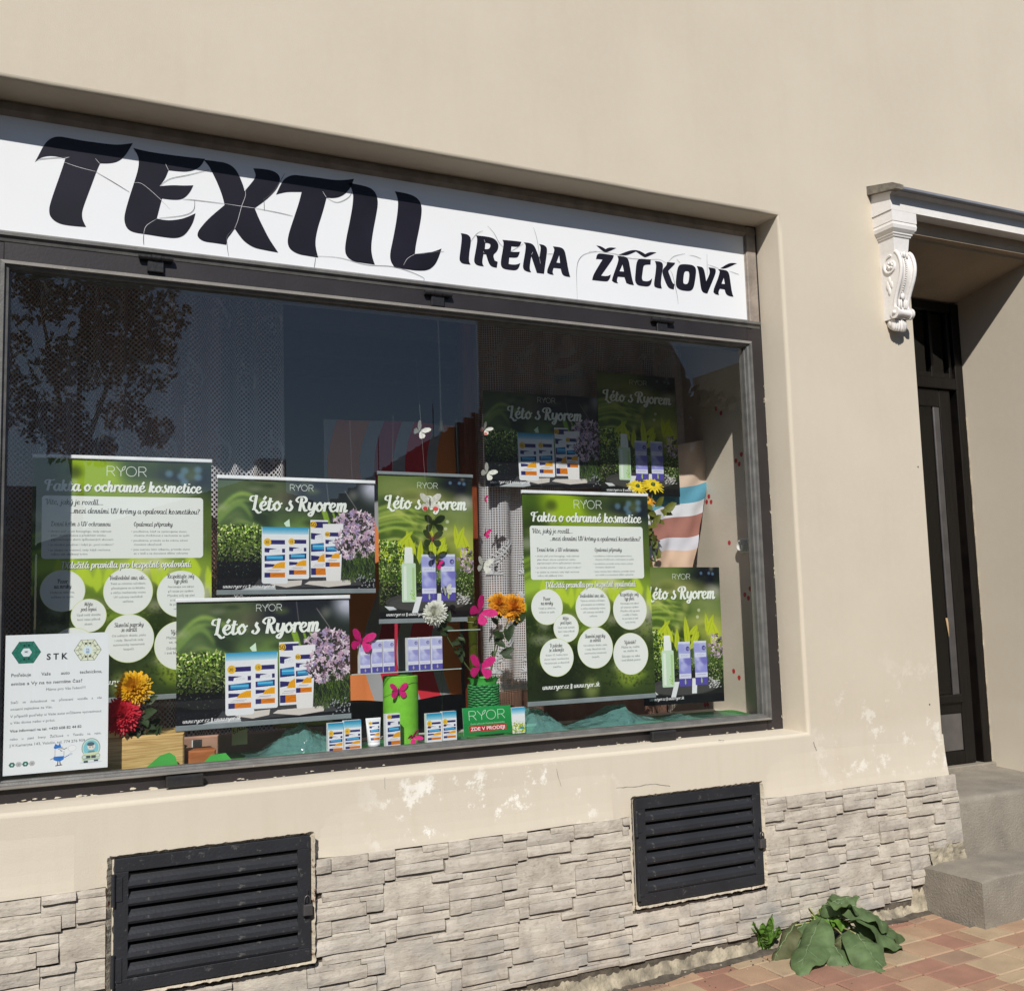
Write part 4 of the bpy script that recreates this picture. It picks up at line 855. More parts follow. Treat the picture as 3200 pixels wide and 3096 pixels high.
# right part of the front with the doorway
mb.quad((4.5, 0, -.3), (DX0, 0, -.3), (DX0, 0, DZT), (4.5, 0, DZT)); mb.quad((4.5, 0, DZT), (12, 0, DZT), (12, 0, 9.0), (4.5, 0, 9.0)); mb.quad((DX1, 0, -.3), (12, 0, -.3), (12, 0, DZT), (DX1, 0, DZT))
mb.quad((DX0, 0, -.3), (DX0, .62, -.3), (DX0, .62, DZT), (DX0, 0, DZT)); mb.quad((DX1, 0, -.3), (DX1, .62, -.3), (DX1, .62, DZT), (DX1, 0, DZT))
wall = mb.build('wall', [M['plaster']], bld); smooth_angle(wall, 50)
for k in range(len(wall.data.polygons)):
    if k < n or k >= (len(loops) - 1) * n: wall.data.polygons[k].use_smooth = False
# flare where the plaster meets the stone, and the doorway ceiling
mb = MB()
LEDGE = 0
prof = [(.001, .97), (-.002, .92), (-.005, .87), (-.009, .825), (-.014, .785), (-.019, .757), (-.021, .742), (.002, .742)]
for (a, b) in ((-1.2, .465), (1.275, 2.868), (3.672, 5.012)):
    mb = MB()
    nseg = max(2, int((b - a) / .12)); rows = []
    for i in range(nseg + 1):
        x = a + (b - a) * i / nseg; f_ = min(1, (x - a) / .16, (b - x) / .16) if b < 5 else min(1, (x - a) / .16); rows.append([(x, max(-9, p[0] * max(0, f_) + .002 * (1 - max(0, f_)) - .002 * max(0, f_) * nz(x, p[1], 0, 6)) if p[0] < 0 else p[0], p[1] + .006 * nz(x, 1, 2, 3)) for p in prof])
    for i in range(nseg):
        for k in range(len(prof) - 1): mb.quad(rows[i][k], rows[i + 1][k], rows[i + 1][k + 1], rows[i][k + 1])
    for rr2 in (rows[0], rows[-1]): mb.add(rr2, [tuple(range(len(prof)))])
    smooth_angle(mb.build('plaster_ledge', [M['plaster']], bld), 60)
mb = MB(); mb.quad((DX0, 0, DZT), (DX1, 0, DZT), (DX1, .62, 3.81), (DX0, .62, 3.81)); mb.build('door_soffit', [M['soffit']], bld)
# shrinkage cracks, a chip and nail holes in the plaster
mb = MB()
def crack_px(pts, w=.0016, y=-.0018, mi=0, jit=1.6):
    P = catmull([at(px, py, y) for px, py in pts], 7)
    P = [p + Vector((rnd.uniform(-1, 1), 0, rnd.uniform(-1, 1))) * .0009 * jit for p in P]
    mb.ribbon(P, [w * rnd.uniform(.5, 1.1) for _ in P], (0, 1, 0), mi)
Z4 = lambda a, b: (900 + a * .6122, 2400 + b * .6122)
crack_px([Z4(1370, 0), Z4(1385, 60), Z4(1400, 105), Z4(1430, 125), Z4(1450, 152), Z4(1500, 152), Z4(1560, 125), Z4(1620, 108), Z4(1700, 98), Z4(1780, 92), Z4(1860, 80), Z4(1950, 90)], .0018)
crack_px([Z4(495, 45), Z4(494, 75), Z4(496, 108)], .0012)
crack_px([(2542, 2318), (2546, 2330), (2552, 2345)], .004); crack_px([(2245, 2312), (2262, 2313)], .003)
for px, py in ((2869, 1458), (2905, 2200)): p = at(px, py, -.002); mb.ball(p, .0045, 6, 4)
mb.build('wall_cracks', [M['crack']], bld)['kind'] = 'stuff'

# stone cladding, one ledge stone at a time; the moulded pattern repeats as it does on the real wall
PANEL = [ # u0,u1,v0,v1,depth in one moulded panel
 (0, .20, 0, .11, .006), (0, .39, .105, .265, .012), (.20, .39, 0, .11, .013), (.0, .35, .27, .44, .022), (.0, .36, .445, .53, .006),
 (.39, .55, .0, .225, .024), (.55, .81, .0, .215, .012), (.39, .81, .22, .305, .010), (.81, 1.0, .0, .115, .024), (.81, 1.0, .12, .30, .011),
 (.36, .92, .305, .525, .021), (.92, 1.0, .30, .49, .014),
 (-.09, .39, .535, 1.0, .010), (.26, .49, .51, .625, .023), (.49, .91, .53, .68, .014), (.39, .75, .63, .78, .010), (.75, .91, .685, .765, .018),
 (.39, .79, .785, .985, .020), (.79, .91, .77, .955, .022)]
HOLES = [(.452, 1.272, .318, .886), (2.829, 3.646, .298, .868)]
def base_z(x): return .070 + .018 * max(0.0, x - 3.0)
def clip_iv(x0, x1, z0, z1):
    """pieces of a rect left outside the vent openings and the wall ends"""
    out = [(max(x0, -.5), min(x1, 5.045), max(z0, base_z((x0 + x1) / 2)), min(z1, .742))]
    for h in HOLES:
        nx = []
        for (a, b, c, d) in out:
            if b <= a + .012 or d <= c + .008: continue
            if b <= h[0] or a >= h[1] or d <= h[2] or c >= h[3]: nx.append((a, b, c, d)); continue
            if a < h[0]: nx.append((a, h[0], c, d))
            if b > h[1]: nx.append((h[1], b, c, d))
            m0, m1 = max(a, h[0]), min(b, h[1])
            if c < h[2]: nx.append((m0, m1, c, h[2]))
            if d > h[3]: nx.append((m0, m1, h[3], d))
        out = nx
    return [q for q in out if q[1] - q[0] > .014 and q[3] - q[2] > .008]
def ledge_stone(a, b, c, d, dep, rg):
    mb = MB(); g = .0009; a += g; b -= g; c += g; d -= g
    nu = 4 if (b - a) > .12 else 3; nv = 2; y0 = -.012 - dep * .85; V = []
    tilt = rg.uniform(-.004, .004); sd = rg.uniform(0, 90)
    for j in range(nv + 1):
        for i in range(nu + 1):
            x = a + (b - a) * i / nu; z = c + (d - c) * j / nv
            ex = (i in (0, nu)); ez = (j in (0, nv))
            y = y0 - .006 * nz(x, z, sd, 13) + tilt * (z - c) / max(.01, d - c) + (.0015 if ex else 0) + (.0055 if j == nv else 0)
            wz = .0035 * nz(x, sd, z, 22) if ez and not ex else 0; wx = .004 * nz(z, sd, x, 22) if ex and not ez else 0
            V.append((x + wx, y, z + wz - (.0015 if j == 0 else 0)))
    F = [(j * (nu + 1) + i, j * (nu + 1) + i + 1, (j + 1) * (nu + 1) + i + 1, (j + 1) * (nu + 1) + i) for j in range(nv) for i in range(nu)]
    bd = [i for i in range(nu + 1)] + [(j + 1) * (nu + 1) - 1 for j in range(1, nv + 1)] + [nv * (nu + 1) + i for i in range(nu - 1, -1, -1)] + [j * (nu + 1) for j in range(nv - 1, 0, -1)]
    k = len(V); V += [(V[i][0], -.002, V[i][2]) for i in bd]; m_ = len(bd)
    F += [(bd[i], k + i, k + (i + 1) % m_, bd[(i + 1) % m_]) for i in range(m_)]
    mb.add(V, F); return mb
mb = MB(); mb.box(-.5, 5.045, -.014, -.001, .15, .742); bb = mb  # mortar bed behind the stones, cut round the vents
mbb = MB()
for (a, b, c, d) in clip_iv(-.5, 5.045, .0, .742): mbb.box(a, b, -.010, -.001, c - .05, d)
mbb.build('mortar_bed', [M['soil_and_shade']], bld)
rg = random.Random(21); nst = 0
PW, PH = .642, .256
row = 0
for row in range(0, 3):
    ztop = .742 - row * PH + .0
    for colm in range(-4, 6):
        xo = 1.629 + colm * PW
        if row == 2: xo += .30
        for (u0, u1, v0, v1, dep) in PANEL:
            for (a, b, c, d) in clip_iv(xo + u0 * PW, xo + u1 * PW, ztop - v1 * PH, ztop - v0 * PH):
                if b < .02 or a > 4.66: continue
                if (b - a) < .03 and (d - c) < .03: continue
                ledge_stone(a, min(b, 4.66), c, d, dep, rg).build('stone', [M['stone']], bld); nst += 1
# corner panel by the steps: wider quoin-like stones on the right
QU = [(4.66, 4.80, .69, .742, .02), (4.80, 4.90, .70, .742, .012), (4.90, 5.055, .655, .742, .016), (4.66, 4.90, .655, .688, .024), (4.66, 4.78, .60, .653, .010), (4.78, 4.93, .612, .653, .018), (4.93, 5.06, .622, .653, .022),
      (4.64, 4.92, .545, .598, .022), (4.93, 5.065, .59, .620, .018), (4.63, 4.86, .475, .543, .010), (4.86, 4.94, .49, .587, .026), (4.94, 5.07, .50, .588, .012), (4.60, 4.80, .430, .473, .022), (4.80, 4.94, .445, .487, .014), (4.94, 5.078, .365, .498, .018),
      (4.66, 4.84, .385, .428, .010), (4.80, 4.94, .395, .443, .022), (4.84, 4.94, .345, .393, .016)]
for k, q in enumerate(QU):
    if q[0] < 4.66: q = (4.66,) + q[1:]
    ledge_stone(q[0], q[1], q[2], q[3], q[4] + .01, rg).build('stone', [M['stone']], bld)
QL = [(4.66, 4.84, .33, .383, .016), (4.66, 4.82, .255, .328, .012), (4.66, 4.80, .215, .253, .022), (4.66, 4.80, .172, .213, .014)]
for q in QL: ledge_stone(q[0], q[1], q[2], q[3], q[4] + .01, rg).build('stone', [M['stone']], bld)
# rough foundation strip under the stones
mb = MB()
def gz(x): return .026 * (x - 3.85) - .002
def fnd(u, v):
    x = -.6 + 5.55 * u; zt = base_z(x) - .016 + .006 * nz(x, 3, 1, 5) + .006 * nz(x, 3, 1, 37) + (.08 if x > 4.66 else 0); zb = gz(x) - .02
    z = zb + (zt - zb) * v; y = -.003 - .055 * (1 - v) ** 1.1 - .007 * nz(x, z, 1, 9) - .009 * nz(x, z, 4, 42) - .005 * nz(x, z, 8, 95)
    return (x, y, z)
mb.grid(420, 9, fnd); smooth_angle(mb.build('foundation_strip', [M['mortar']], bld), 70)
mb = MB(); mb.quad((-.6, -.0032, -.2), (5.0, -.0032, -.2), (5.0, -.0032, .30), (-.6, -.0032, .30)); mb.build('gap_shade_strip', [M['soil_and_shade']], bld)  # dark sheet over the bright plaster, painting in the shade below the stones
mb = MB(); mb.grid(24, 8, lambda u, v: (4.80 + .275 * u, -.030 - .02 * nz(u * 3, v * 2, 1, 3) - .02 * (1 - v), .262 + .115 * v + .008 * nz(u * 5, 0, 2, 1))); smooth_angle(mb.build('mortar_patch', [M['mortar']], bld), 70)

# ventilation shutters
def shutter(x0, x1, z0, z1, y):
    mb = MB(); fw = .052
    for (a, b, c, d) in ((x0, x1, z1 - fw, z1), (x0, x1, z0, z0 + fw * .95), (x0, x0 + fw, z0 + fw * .95, z1 - fw), (x1 - fw, x1, z0 + fw * .95, z1 - fw)):
        mb.rbox(a, b, y, y + .02, c, d, .002)
    fr = smooth_angle(mb.build('ventilation_shutter', [M['louver']], bld), 30)
    zi0, zi1 = z0 + fw * .95, z1 - fw; ns = 6; pitch = (zi1 - zi0) / ns
    me = None
    for k in range(ns):
        zc = zi0 + k * pitch
        if me is None:
            mb = MB(); h = pitch; xa, xb = x0 + fw - .004, x1 - fw + .004
            pr = [(y + .004, .002), (y - .001, .012), (y + .001, .030), (y + .012, h * .62), (y + .026, h * .80), (y + .036, h * .80), (y + .020, .5 * h), (y + .010, .004)]
            mb.xprism(pr, xa, xb); me = mb.mesh('slat', [M['louver']])
        o = bpy.data.objects.new('slat', me); COL.objects.link(o); o.parent = fr; o.location = (0, 0, zc)
    for zc in (z1 - .115, z0 + .085):
        mb = MB(); mb.tube([(x0 - .004, y - .006, zc - .06), (x0 - .004, y - .006, zc + .06)], .008, 8); mb.rbox(x0 + .002, x0 + .03, y - .004, y + .001, zc - .045, zc + .045, .0015); mb.build('hinge', [M['louver']], fr)
    mb = MB(); mb.box(x0 + .01, x1 - .01, y + .040, y + .043, z0 + .01, z1 - .01); mb.build('dark_backing', [M['black']], fr)  # black sheet standing in for the shade inside the vent
    mb = MB()   # ragged mortar and rust rim round the frame
    rim = [(x0 - .018, z0 - .014), (x1 + .016, z0 - .014), (x1 + .016, z1 + .008), (x0 - .018, z1 + .008)]
    for i in range(4):
        a = Vector((rim[i][0], 0, rim[i][1])); b = Vector((rim[(i + 1) % 4][0], 0, rim[(i + 1) % 4][1])); k = int((b - a).length / .012); nrm = Vector((-(b - a).z, 0, (b - a).x)).normalized()
        pts = []
        for j in range(k + 1):
            p = a + (b - a) * j / k; w = (.001, .004, .005, .009)[i] + .006 * nz(p.x, p.z, i, 55)
            pts.append((p - nrm * w, p + nrm * .012))
        for j in range(k): mb.quad(pts[j][0] + Vector((0, y - .001 - .003 * nz(j, i, 0, .7), 0)), pts[j + 1][0] + Vector((0, y - .001, 0)), pts[j + 1][1] + Vector((0, y + .022, 0)), pts[j][1] + Vector((0, y + .022, 0)))
    mb.build('rusty_rim', [M['rust']], fr)
    return fr
Y_SH = -.046
shutter(.479, 1.246, .350, .849, Y_SH); shutter(2.856, 3.618, .331, .830, Y_SH)
# the wall is closed behind the slats: the black backing sheet reads as shade
def padlock(x, z, label):
    t = empty('padlock', (x, Y_SH - .012, z), label, 'padlock')
    mb = MB(); mb.rbox(-.019, .019, -.012, .010, -.052, -.008, .004); smooth_angle(mb.build('lock_body', [M['steel']], t), 30)
    mb = MB(); mb.tube([(-.012, 0, -.010), (-.012, 0, .012), (-.008, 0, .022), (0, 0, .027), (.008, 0, .022), (.012, 0, .012), (.012, 0, -.010)], .0032, 8); mb.build('shackle', [M['steel']], t, smooth=True)
    mb = MB(); mb.rbox(-.005, .005, .002, .012, -.004, .048, .001); mb.build('hasp', [M['louver']], t)
padlock(1.230, .585, 'grey padlock hanging on the hasp of the larger-looking left louvred vent')
padlock(3.604, .565, 'grey padlock hanging on the right louvred vent nearest the doorway')

# ------------------------------------------------------------------ window frame, sashes, glass
YF = .20
mb = MB()
# outer timber frame: jambs, head, rail between the sign and the pane, bottom rail
mb.box(XL, .048, YF - .004, YF + .07, ZB + .001, 3.322); mb.box(XL, .012, YF - .003, YF + .07, 3.322, ZT); mb.box(3.892, XR, YF - .004, YF + .07, ZB + .001, 3.322); mb.box(3.93, XR, YF - .003, YF + .07, 3.322, ZT)
mb.rbox(.048, 3.892, YF - .004, YF + .07, ZB + .001, 1.124, .003); mb.rbox(.048, 3.892, YF - .006, YF + .07, 3.240, 3.326, .004)
mb.box(.015, 3.952, YF + .01, YF + .07, 3.326, 3.38)
fr = smooth_angle(mb.build('window_frame', [M['dark_frame']], bld), 30)
mb = MB()  # moulded head and sides round the sign
mb.xprism([(YF - .012, 3.905), (YF - .004, 3.93), (YF + .05, 3.93), (YF + .05, 3.868), (YF + .006, 3.868), (YF - .006, 3.880), (YF - .014, 3.890)], -.02, 3.985)
mb.rbox(3.914, 3.985, YF - .012, YF + .05, 3.35, 3.93, .006); mb.rbox(3.905, 3.925, YF + .0, YF + .05, 3.366, 3.872, .004); mb.rbox(-.06, .014, YF - .012, YF + .05, 3.35, 3.93, .006)
smooth_angle(mb.build('sign_moulding', [M['sign_frame']], fr), 30)
mb = MB()  # dusty ledge below the sign
mb.xprism([(YF - .020, 3.350), (YF - .020, 3.362), (YF + .010, 3.380), (YF + .05, 3.380), (YF + .05, 3.330), (YF - .004, 3.328), (YF - .010, 3.344)], -.02, 3.985); smooth_angle(mb.build('drip_ledge', [M['grey_frame']], fr), 30)
def sash():
    mb = MB(); yo = YF - .030; ox0, ox1, oz0, oz1 = .033, 3.906, 1.117, 3.243
    ix0, ix1, iz0, iz1 = .080, 3.868, 1.148, 3.206
    st = [(0, yo + .006), (.10, yo), (.42, yo), (.50, yo + .012), (.78, yo + .016), (.84, yo + .034), (1, yo + .036), (1, YF + .012)]
    lp = []
    for t, y in st:
        lp.append([(ox0 + (ix0 - ox0) * t, y, oz0 + (iz0 - oz0) * t), (ox1 + (ix1 - ox1) * t, y, oz0 + (iz0 - oz0) * t), (ox1 + (ix1 - ox1) * t, y, oz1 + (iz1 - oz1) * t), (ox0 + (ix0 - ox0) * t, y, oz1 + (iz1 - oz1) * t)])
    lp.insert(0, [(p[0], YF + .0, p[2]) for p in lp[0]])
    for k in range(len(lp) - 1):
        for i in range(4): j = (i + 1) % 4; mb.quad(lp[k][i], lp[k][j], lp[k + 1][j], lp[k + 1][i], 1 if (k in (1, 2) and i in (0, 2)) else 0)
    o = smooth_angle(mb.build('sash', [M['grey_frame'], M['grey_lip']], fr), 25)
    mb = MB(); mb.rbox(ix0 + .0, ix1, YF + .014, YF + .05, iz0 - .02, iz0, .002); mb.box(ix0 - .02, ix0, YF + .014, YF + .05, iz0, iz1); mb.box(ix1, ix1 + .02, YF + .014, YF + .05, iz0, iz1); mb.box(ix0, ix1, YF + .014, YF + .05, iz1, iz1 + .02); mb.build('inner_bead', [M['grey_frame']], fr)
    mb = MB(); mb.quad((ix0, YF + .013, iz0), (ix1, YF + .013, iz0), (ix1, YF + .013, iz1), (ix0, YF + .013, iz1)); mb.build('glass_pane', [M['glass']], fr)
sash()
for px, py in ((486, 815), (1366, 925), (2066, 1008)):
    p = at(px, py, YF - .012)
    mb = MB(); x, z = p.x, p.z + .008
    mb.tube([(x - .072, YF - .026, z), (x - .022, YF - .026, z)], .0115, 10); mb.tube([(x - .020, YF - .026, z), (x + .020, YF - .026, z)], .0130, 10); mb.tube([(x + .022, YF - .026, z), (x + .072, YF - .026, z)], .0115, 10)
    mb.rbox(x - .034, x + .034, YF - .024, YF - .004, z - .062, z - .008, .003); smooth_angle(mb.build('hinge', [M['hinge']], fr), 40)
for px, py in ((575, 2432), (2068, 2283)):
    p = at(px, py, YF - .03); x, z = p.x, 1.098
    mb = MB(); mb.rbox(x - .075, x + .075, YF - .058, YF - .032, z - .030, z + .016, .006); mb.rbox(x - .062, x + .078, YF - .038, YF - .005, z - .072, z - .028, .004); smooth_angle(mb.build('window_catch', [M['hinge']], fr), 30)
mb = MB()  # flaked paint and putty along the bottom rail and right jamb
for i in range(150):
    if i < 105: x = rnd.uniform(0, 3.95); z = ZB + .002 + abs(rnd.gauss(0, .006)); sc = rnd.uniform(.0015, .006) * (1.6 if x < 1.0 else 1)
    else: x = XR - .004 - abs(rnd.gauss(0, .006)); z = rnd.uniform(1.06, 3.0); sc = rnd.uniform(.001, .004)
    k = rnd.randint(5, 7); pts = [(x + sc * rnd.uniform(.6, 1.6) * (1.6 if i < 105 else .6) * math.cos(6.283 * a / k), z + sc * rnd.uniform(.4, 1) * (.8 if i < 105 else 3.5) * math.sin(6.283 * a / k)) for a in range(k)]
    mb.flat([pts], lambda u, v, i=i: (u, YF - .0062 - .00002 * i, v))
mb.build('flaked_paint', [mat('flaked_putty', (.52, .47, .37), .9)], fr)['kind'] = 'stuff'

# ------------------------------------------------------------------ shop sign
sg = empty('shop_sign', (0, 0, 0), 'long white sign panel reading TEXTIL IRENA ŽÁČKOVÁ with cracked film', 'sign')
mb = MB(); mb.rbox(.014, 3.914, YF + .004, YF + .02, 3.372, 3.872, .001); mb.build('sign_panel', [M['sign']], sg)
YS = YF + .0025
Z1 = lambda a, b: (a * .81633, 200 + b * .81633)
ZT0 = lambda a, b: (a * .30066, 330 + b * .30066)
ZI = lambda a, b: (1420 + a * .19388, 700 + b * .19388)
ZZ = lambda a, b: (1840 + a * .2398, 750 + b * .2398)
LET = [
 (ZT0, [[(365,585),(410,500),(450,420),(500,360),(560,328),(620,322),(700,335),(850,365),(1000,385),(1150,405),(1250,408),(1330,398),(1380,392),(1350,445),(1310,510),(1260,560),(1200,592),(1120,603),(1040,600),(1010,665),(960,800),(900,960),(860,1070),(850,1130),(858,1190),(895,1262),(800,1255),(700,1245),(620,1228),(560,1195),(520,1150),(510,1100),(515,1040),(560,900),(610,760),(655,630),(680,550),(600,530),(520,522),(460,530),(410,548)]]),
 (Z1, [[(510,322),(560,335),(640,347),(720,357),(785,364),(770,390),(750,405),(715,413),(680,411),(645,407),(632,440),(610,468),(660,464),(700,466),(740,465),(728,490),(710,510),(690,520),(655,520),(620,515),(612,545),(600,592),(640,600),(690,595),(720,585),(748,572),(740,605),(720,640),(700,660),(670,668),(620,662),(560,652),(510,645),(485,630),(475,600),(478,570),(495,510),(515,450),(530,400),(532,365),(525,345)]]),
 (Z1, [[(780,367),(830,373),(870,380),(898,398),(915,425),(933,470),(936,487),(955,465),(975,440),(980,425),(970,400),(1010,402),(1048,410),(1068,425),(1074,445),(1060,480),(1020,520),(975,552),(990,590),(1010,630),(1030,670),(1065,722),(1010,712),(970,703),(935,680),(915,655),(898,630),(885,650),(870,668),(866,692),(820,685),(780,680),(758,665),(755,650),(765,630),(800,590),(860,540),(850,500),(830,450),(810,410),(800,390)]]),
 (Z1, [[(1057,500),(1075,460),(1090,438),(1120,424),(1155,428),(1220,436),(1280,445),(1320,445),(1355,440),(1345,470),(1325,495),(1300,510),(1275,514),(1250,512),(1235,570),(1215,630),(1205,690),(1218,741),(1180,735),(1140,728),(1110,710),(1100,685),(1105,650),(1125,590),(1145,530),(1155,490),(1130,490),(1100,490),(1075,495)]]),
 (Z1, [[(1335,455),(1390,466),(1420,475),(1440,495),(1448,530),(1440,580),(1428,640),(1420,700),(1425,740),(1435,768),(1390,762),(1350,755),(1328,738),(1320,715),(1325,670),(1340,600),(1352,530),(1352,490)]]),
 (Z1, [[(1512,488),(1560,496),(1595,510),(1613,535),(1615,570),(1605,630),(1592,690),(1588,728),(1630,725),(1665,717),(1690,707),(1680,740),(1665,770),(1640,790),(1600,792),(1550,785),(1510,778),(1495,755),(1493,725),(1505,670),(1518,600),(1525,540),(1522,510)]]),
 (ZI, [[(105,150),(160,157),(210,170),(250,200),(268,250),(262,330),(245,430),(235,530),(235,590),(245,630),(262,655),(200,648),(140,640),(100,615),(82,575),(88,500),(105,380),(118,260),(118,190)]]),
 (ZI, [[(350,185),(450,195),(560,210),(640,235),(690,285),(712,340),(705,400),(680,450),(630,492),(632,540),(650,590),(698,612),(683,705),(620,695),(580,670),(555,630),(535,570),(510,490),(470,485),(455,560),(450,620),(460,660),(475,683),(400,675),(350,655),(322,620),(318,570),(335,480),(355,370),(370,270),(365,215)], [(500,305),(490,405),(530,408),(565,395),(582,360),(578,325),(545,308)]]),
 (ZI, [[(775,257),(870,265),(980,275),(1080,288),(1065,330),(1045,360),(1010,370),(920,360),(910,445),(950,452),(1055,450),(1040,500),(1020,535),(985,545),(885,540),(875,645),(930,655),(990,655),(1030,645),(1062,630),(1045,690),(1020,730),(980,748),(900,742),(810,728),(765,700),(748,650),(755,560),(780,430),(795,320),(790,285)]]),
 (ZI, [[(1120,298),(1200,303),(1260,325),(1300,370),(1370,550),(1385,450),(1393,390),(1385,350),(1365,325),(1430,335),(1475,360),(1495,400),(1490,480),(1465,650),(1445,803),(1330,788),(1240,520),(1225,600),(1213,700),(1220,750),(1238,780),(1180,770),(1125,745),(1105,700),(1112,620),(1140,470),(1152,370),(1145,325)]]),
 (ZI, [[(1590,362),(1670,370),(1735,385),(1775,425),(1795,500),(1820,640),(1845,780),(1868,855),(1790,845),(1745,820),(1725,770),(1715,720),(1600,708),(1585,750),(1585,790),(1600,820),(1540,812),(1500,790),(1495,750),(1520,680),(1570,560),(1600,470),(1615,410)], [(1690,500),(1645,622),(1705,630)]]),
 (ZZ, [[(100,72),(160,82),(218,120),(268,95),(358,105),(235,163),(195,158)]]),
 (ZZ, [[(95,250),(105,200),(125,178),(160,175),(325,200),(320,240),(160,465),(220,472),(260,465),(288,450),(275,500),(255,530),(230,543),(45,522),(60,450),(180,255),(120,248)]]),
 (ZZ, [[(395,190),(555,128),(660,138),(735,185),(795,155),(882,163),(745,228),(715,222),(615,150),(490,207)]]),
 (ZZ, [[(375,208),(440,215),(490,225),(520,260),(540,370),(565,510),(588,588),(530,580),(490,560),(465,485),(380,478),(368,510),(368,545),(383,565),(335,558),(302,530),(310,490),(345,390),(375,310),(390,250)], [(440,318),(400,408),(460,412)]]),
 (ZZ, [[(808,258),(805,320),(735,322),(712,340),(705,400),(690,500),(705,530),(740,540),(790,535),(825,500),(818,555),(800,590),(770,608),(690,600),(640,590),(610,555),(603,510),(612,400),(620,310),(640,255),(680,242)]]),
 (ZZ, [[(862,275),(920,280),(955,295),(968,325),(965,375),(955,425),(945,500),(940,580),(952,633),(900,628),(860,610),(850,580),(860,500),(875,400),(880,320)], ]),
 (ZZ, [[(1020,288),(1125,298),(1118,320),(1040,395),(1035,410),(1070,500),(1090,560),(1118,580),(1108,645),(1060,635),(1030,610),(1000,550),(957,430),(968,378),(1000,345),(1018,320)]]),
 (ZZ, [[(1210,315),(1300,318),(1360,330),(1395,365),(1400,420),(1385,530),(1370,610),(1345,655),(1300,668),(1200,655),(1150,625),(1133,580),(1140,480),(1155,380),(1175,330)], [(1265,405),(1250,415),(1240,440),(1230,530),(1235,565),(1260,578),(1290,570),(1305,530),(1313,440),(1300,410)]]),
 (ZZ, [[(1408,340),(1470,350),(1500,375),(1520,470),(1530,540),(1560,480),(1578,430),(1575,390),(1560,358),(1610,363),(1650,375),(1658,410),(1640,470),(1590,590),(1545,698),(1500,690),(1470,660),(1455,580),(1440,450),(1425,380)]]),
 (ZZ, [[(1715,370),(1835,295),(1930,305),(1780,376)]]),
 (ZZ, [[(1685,380),(1750,388),(1805,400),(1830,440),(1845,540),(1865,680),(1885,740),(1820,730),(1785,700),(1772,645),(1710,635),(1695,660),(1690,695),(1698,717),(1650,708),(1625,680),(1632,630),(1670,540),(1698,460),(1708,410)], [(1760,490),(1730,570),(1775,575)]]),
]
def soften(P, it=2):
    """round the gentle bends of an outline, keep its real corners and tips"""
    for _ in range(it):
        n_ = len(P); Q = []
        for i in range(n_):
            a, b, c = P[i - 1], P[i], P[(i + 1) % n_]
            v1 = (b[0] - a[0], b[1] - a[1]); v2 = (c[0] - b[0], c[1] - b[1]); l = math.hypot(*v1) * math.hypot(*v2) or 1
            if (v1[0] * v2[0] + v1[1] * v2[1]) / l > .62: Q += [(b[0] - v1[0] * .25, b[1] - v1[1] * .25), (b[0] + v2[0] * .25, b[1] + v2[1] * .25)]
            else: Q.append(b)
        P = Q
    return P
for fn, lps in LET:
    mb = MB(); LL = []
    for lp in lps: LL.append(soften([(p.x, p.z) for p in (at(*fn(a, b), YS) for a, b in lp)]))
    mb.prism(LL, YS, YF + .0045); mb.build('letter', [M['sign_ink']], sg)
mb = MB()
def crk(fn, pts, w=.0022, mi=0, y=YF + .0012):
    P = catmull([at(*fn(a, b), y) for a, b in pts], 6); k = len(P)
    mb.ribbon(P, [w * (.35 + .65 * math.sin(math.pi * min(.9, max(.08, i / k)))) for i in range(k)], (0, 1, 0), mi)
for pts in ([(135,368),(175,362),(268,356)], [(365,412),(430,450),(495,490)], [(610,468),(650,440),(720,425),(800,405)], [(700,518),(745,521),(860,535)], [(975,552),(1060,568),(1120,582)], [(745,521),(740,560),(700,580),(610,590)], [(550,650),(549,670),(550,692)], [(898,630),(870,660),(870,700),(875,735)], [(1010,515),(1012,560)], [(1010,520),(1050,485),(1090,420)], [(1250,512),(1290,530),(1335,510),(1350,480)], [(1205,735),(1300,742),(1400,768),(1500,775),(1570,795),(1620,818),(1622,830)], [(1208,741),(1203,778)], [(1588,728),(1640,722),(1700,718)]):
    crk(Z1, pts)
for pts in ([(270,280),(300,230),(370,150),(460,110)], [(540,35),(640,150),(720,300),(790,375)], [(1275,60),(1320,200),(1355,380),(1370,550)], [(1497,482),(1588,483)], [(900,445),(980,400),(1110,320)]): crk(ZI, pts, .0017)
for pts in ([(0,155),(70,148),(240,165),(375,190),(520,235),(650,247),(800,255),(920,255),(1010,300)], [(1040,280),(1100,220),(1160,198),(1255,178)], [(1310,200),(1380,210),(1465,245)], [(1540,185),(1542,320),(1545,460)], [(1555,322),(1690,370)], [(1830,405),(1900,430),(1960,450)], [(1060,395),(1090,450),(1120,570),(1135,640),(1155,740),(1165,834)], [(1145,250),(1190,300)]): crk(ZZ, pts, .0019)
Z2 = lambda a, b: (1400 + a * .6122, 500 + b * .6122)
crk(Z2, [(660,717),(657,620),(657,560),(668,510),(700,480),(760,467)], .0022)
for pts in ([(268,356),(240,364)], [(365,362),(382,382)], [(245,376),(300,395),(365,412)], [(510,455),(545,460),(605,510),(650,555)], [(632,380),(645,407)], [(600,593),(560,620),(550,650)], [(860,535),(925,545),(975,552)], [(933,460),(940,500),(925,545),(910,600),(898,630)], [(1235,488),(1250,512)], [(1545,770),(1560,745),(1588,728)]):
    crk(Z1, pts, .0016, 1, YS - .0008)
for pts in ([(480,250),(495,300)], [(465,440),(480,470)], [(1370,550),(1388,640)], [(1240,500),(1265,455)]): crk(ZI, pts, .0013, 1, YS - .0008)
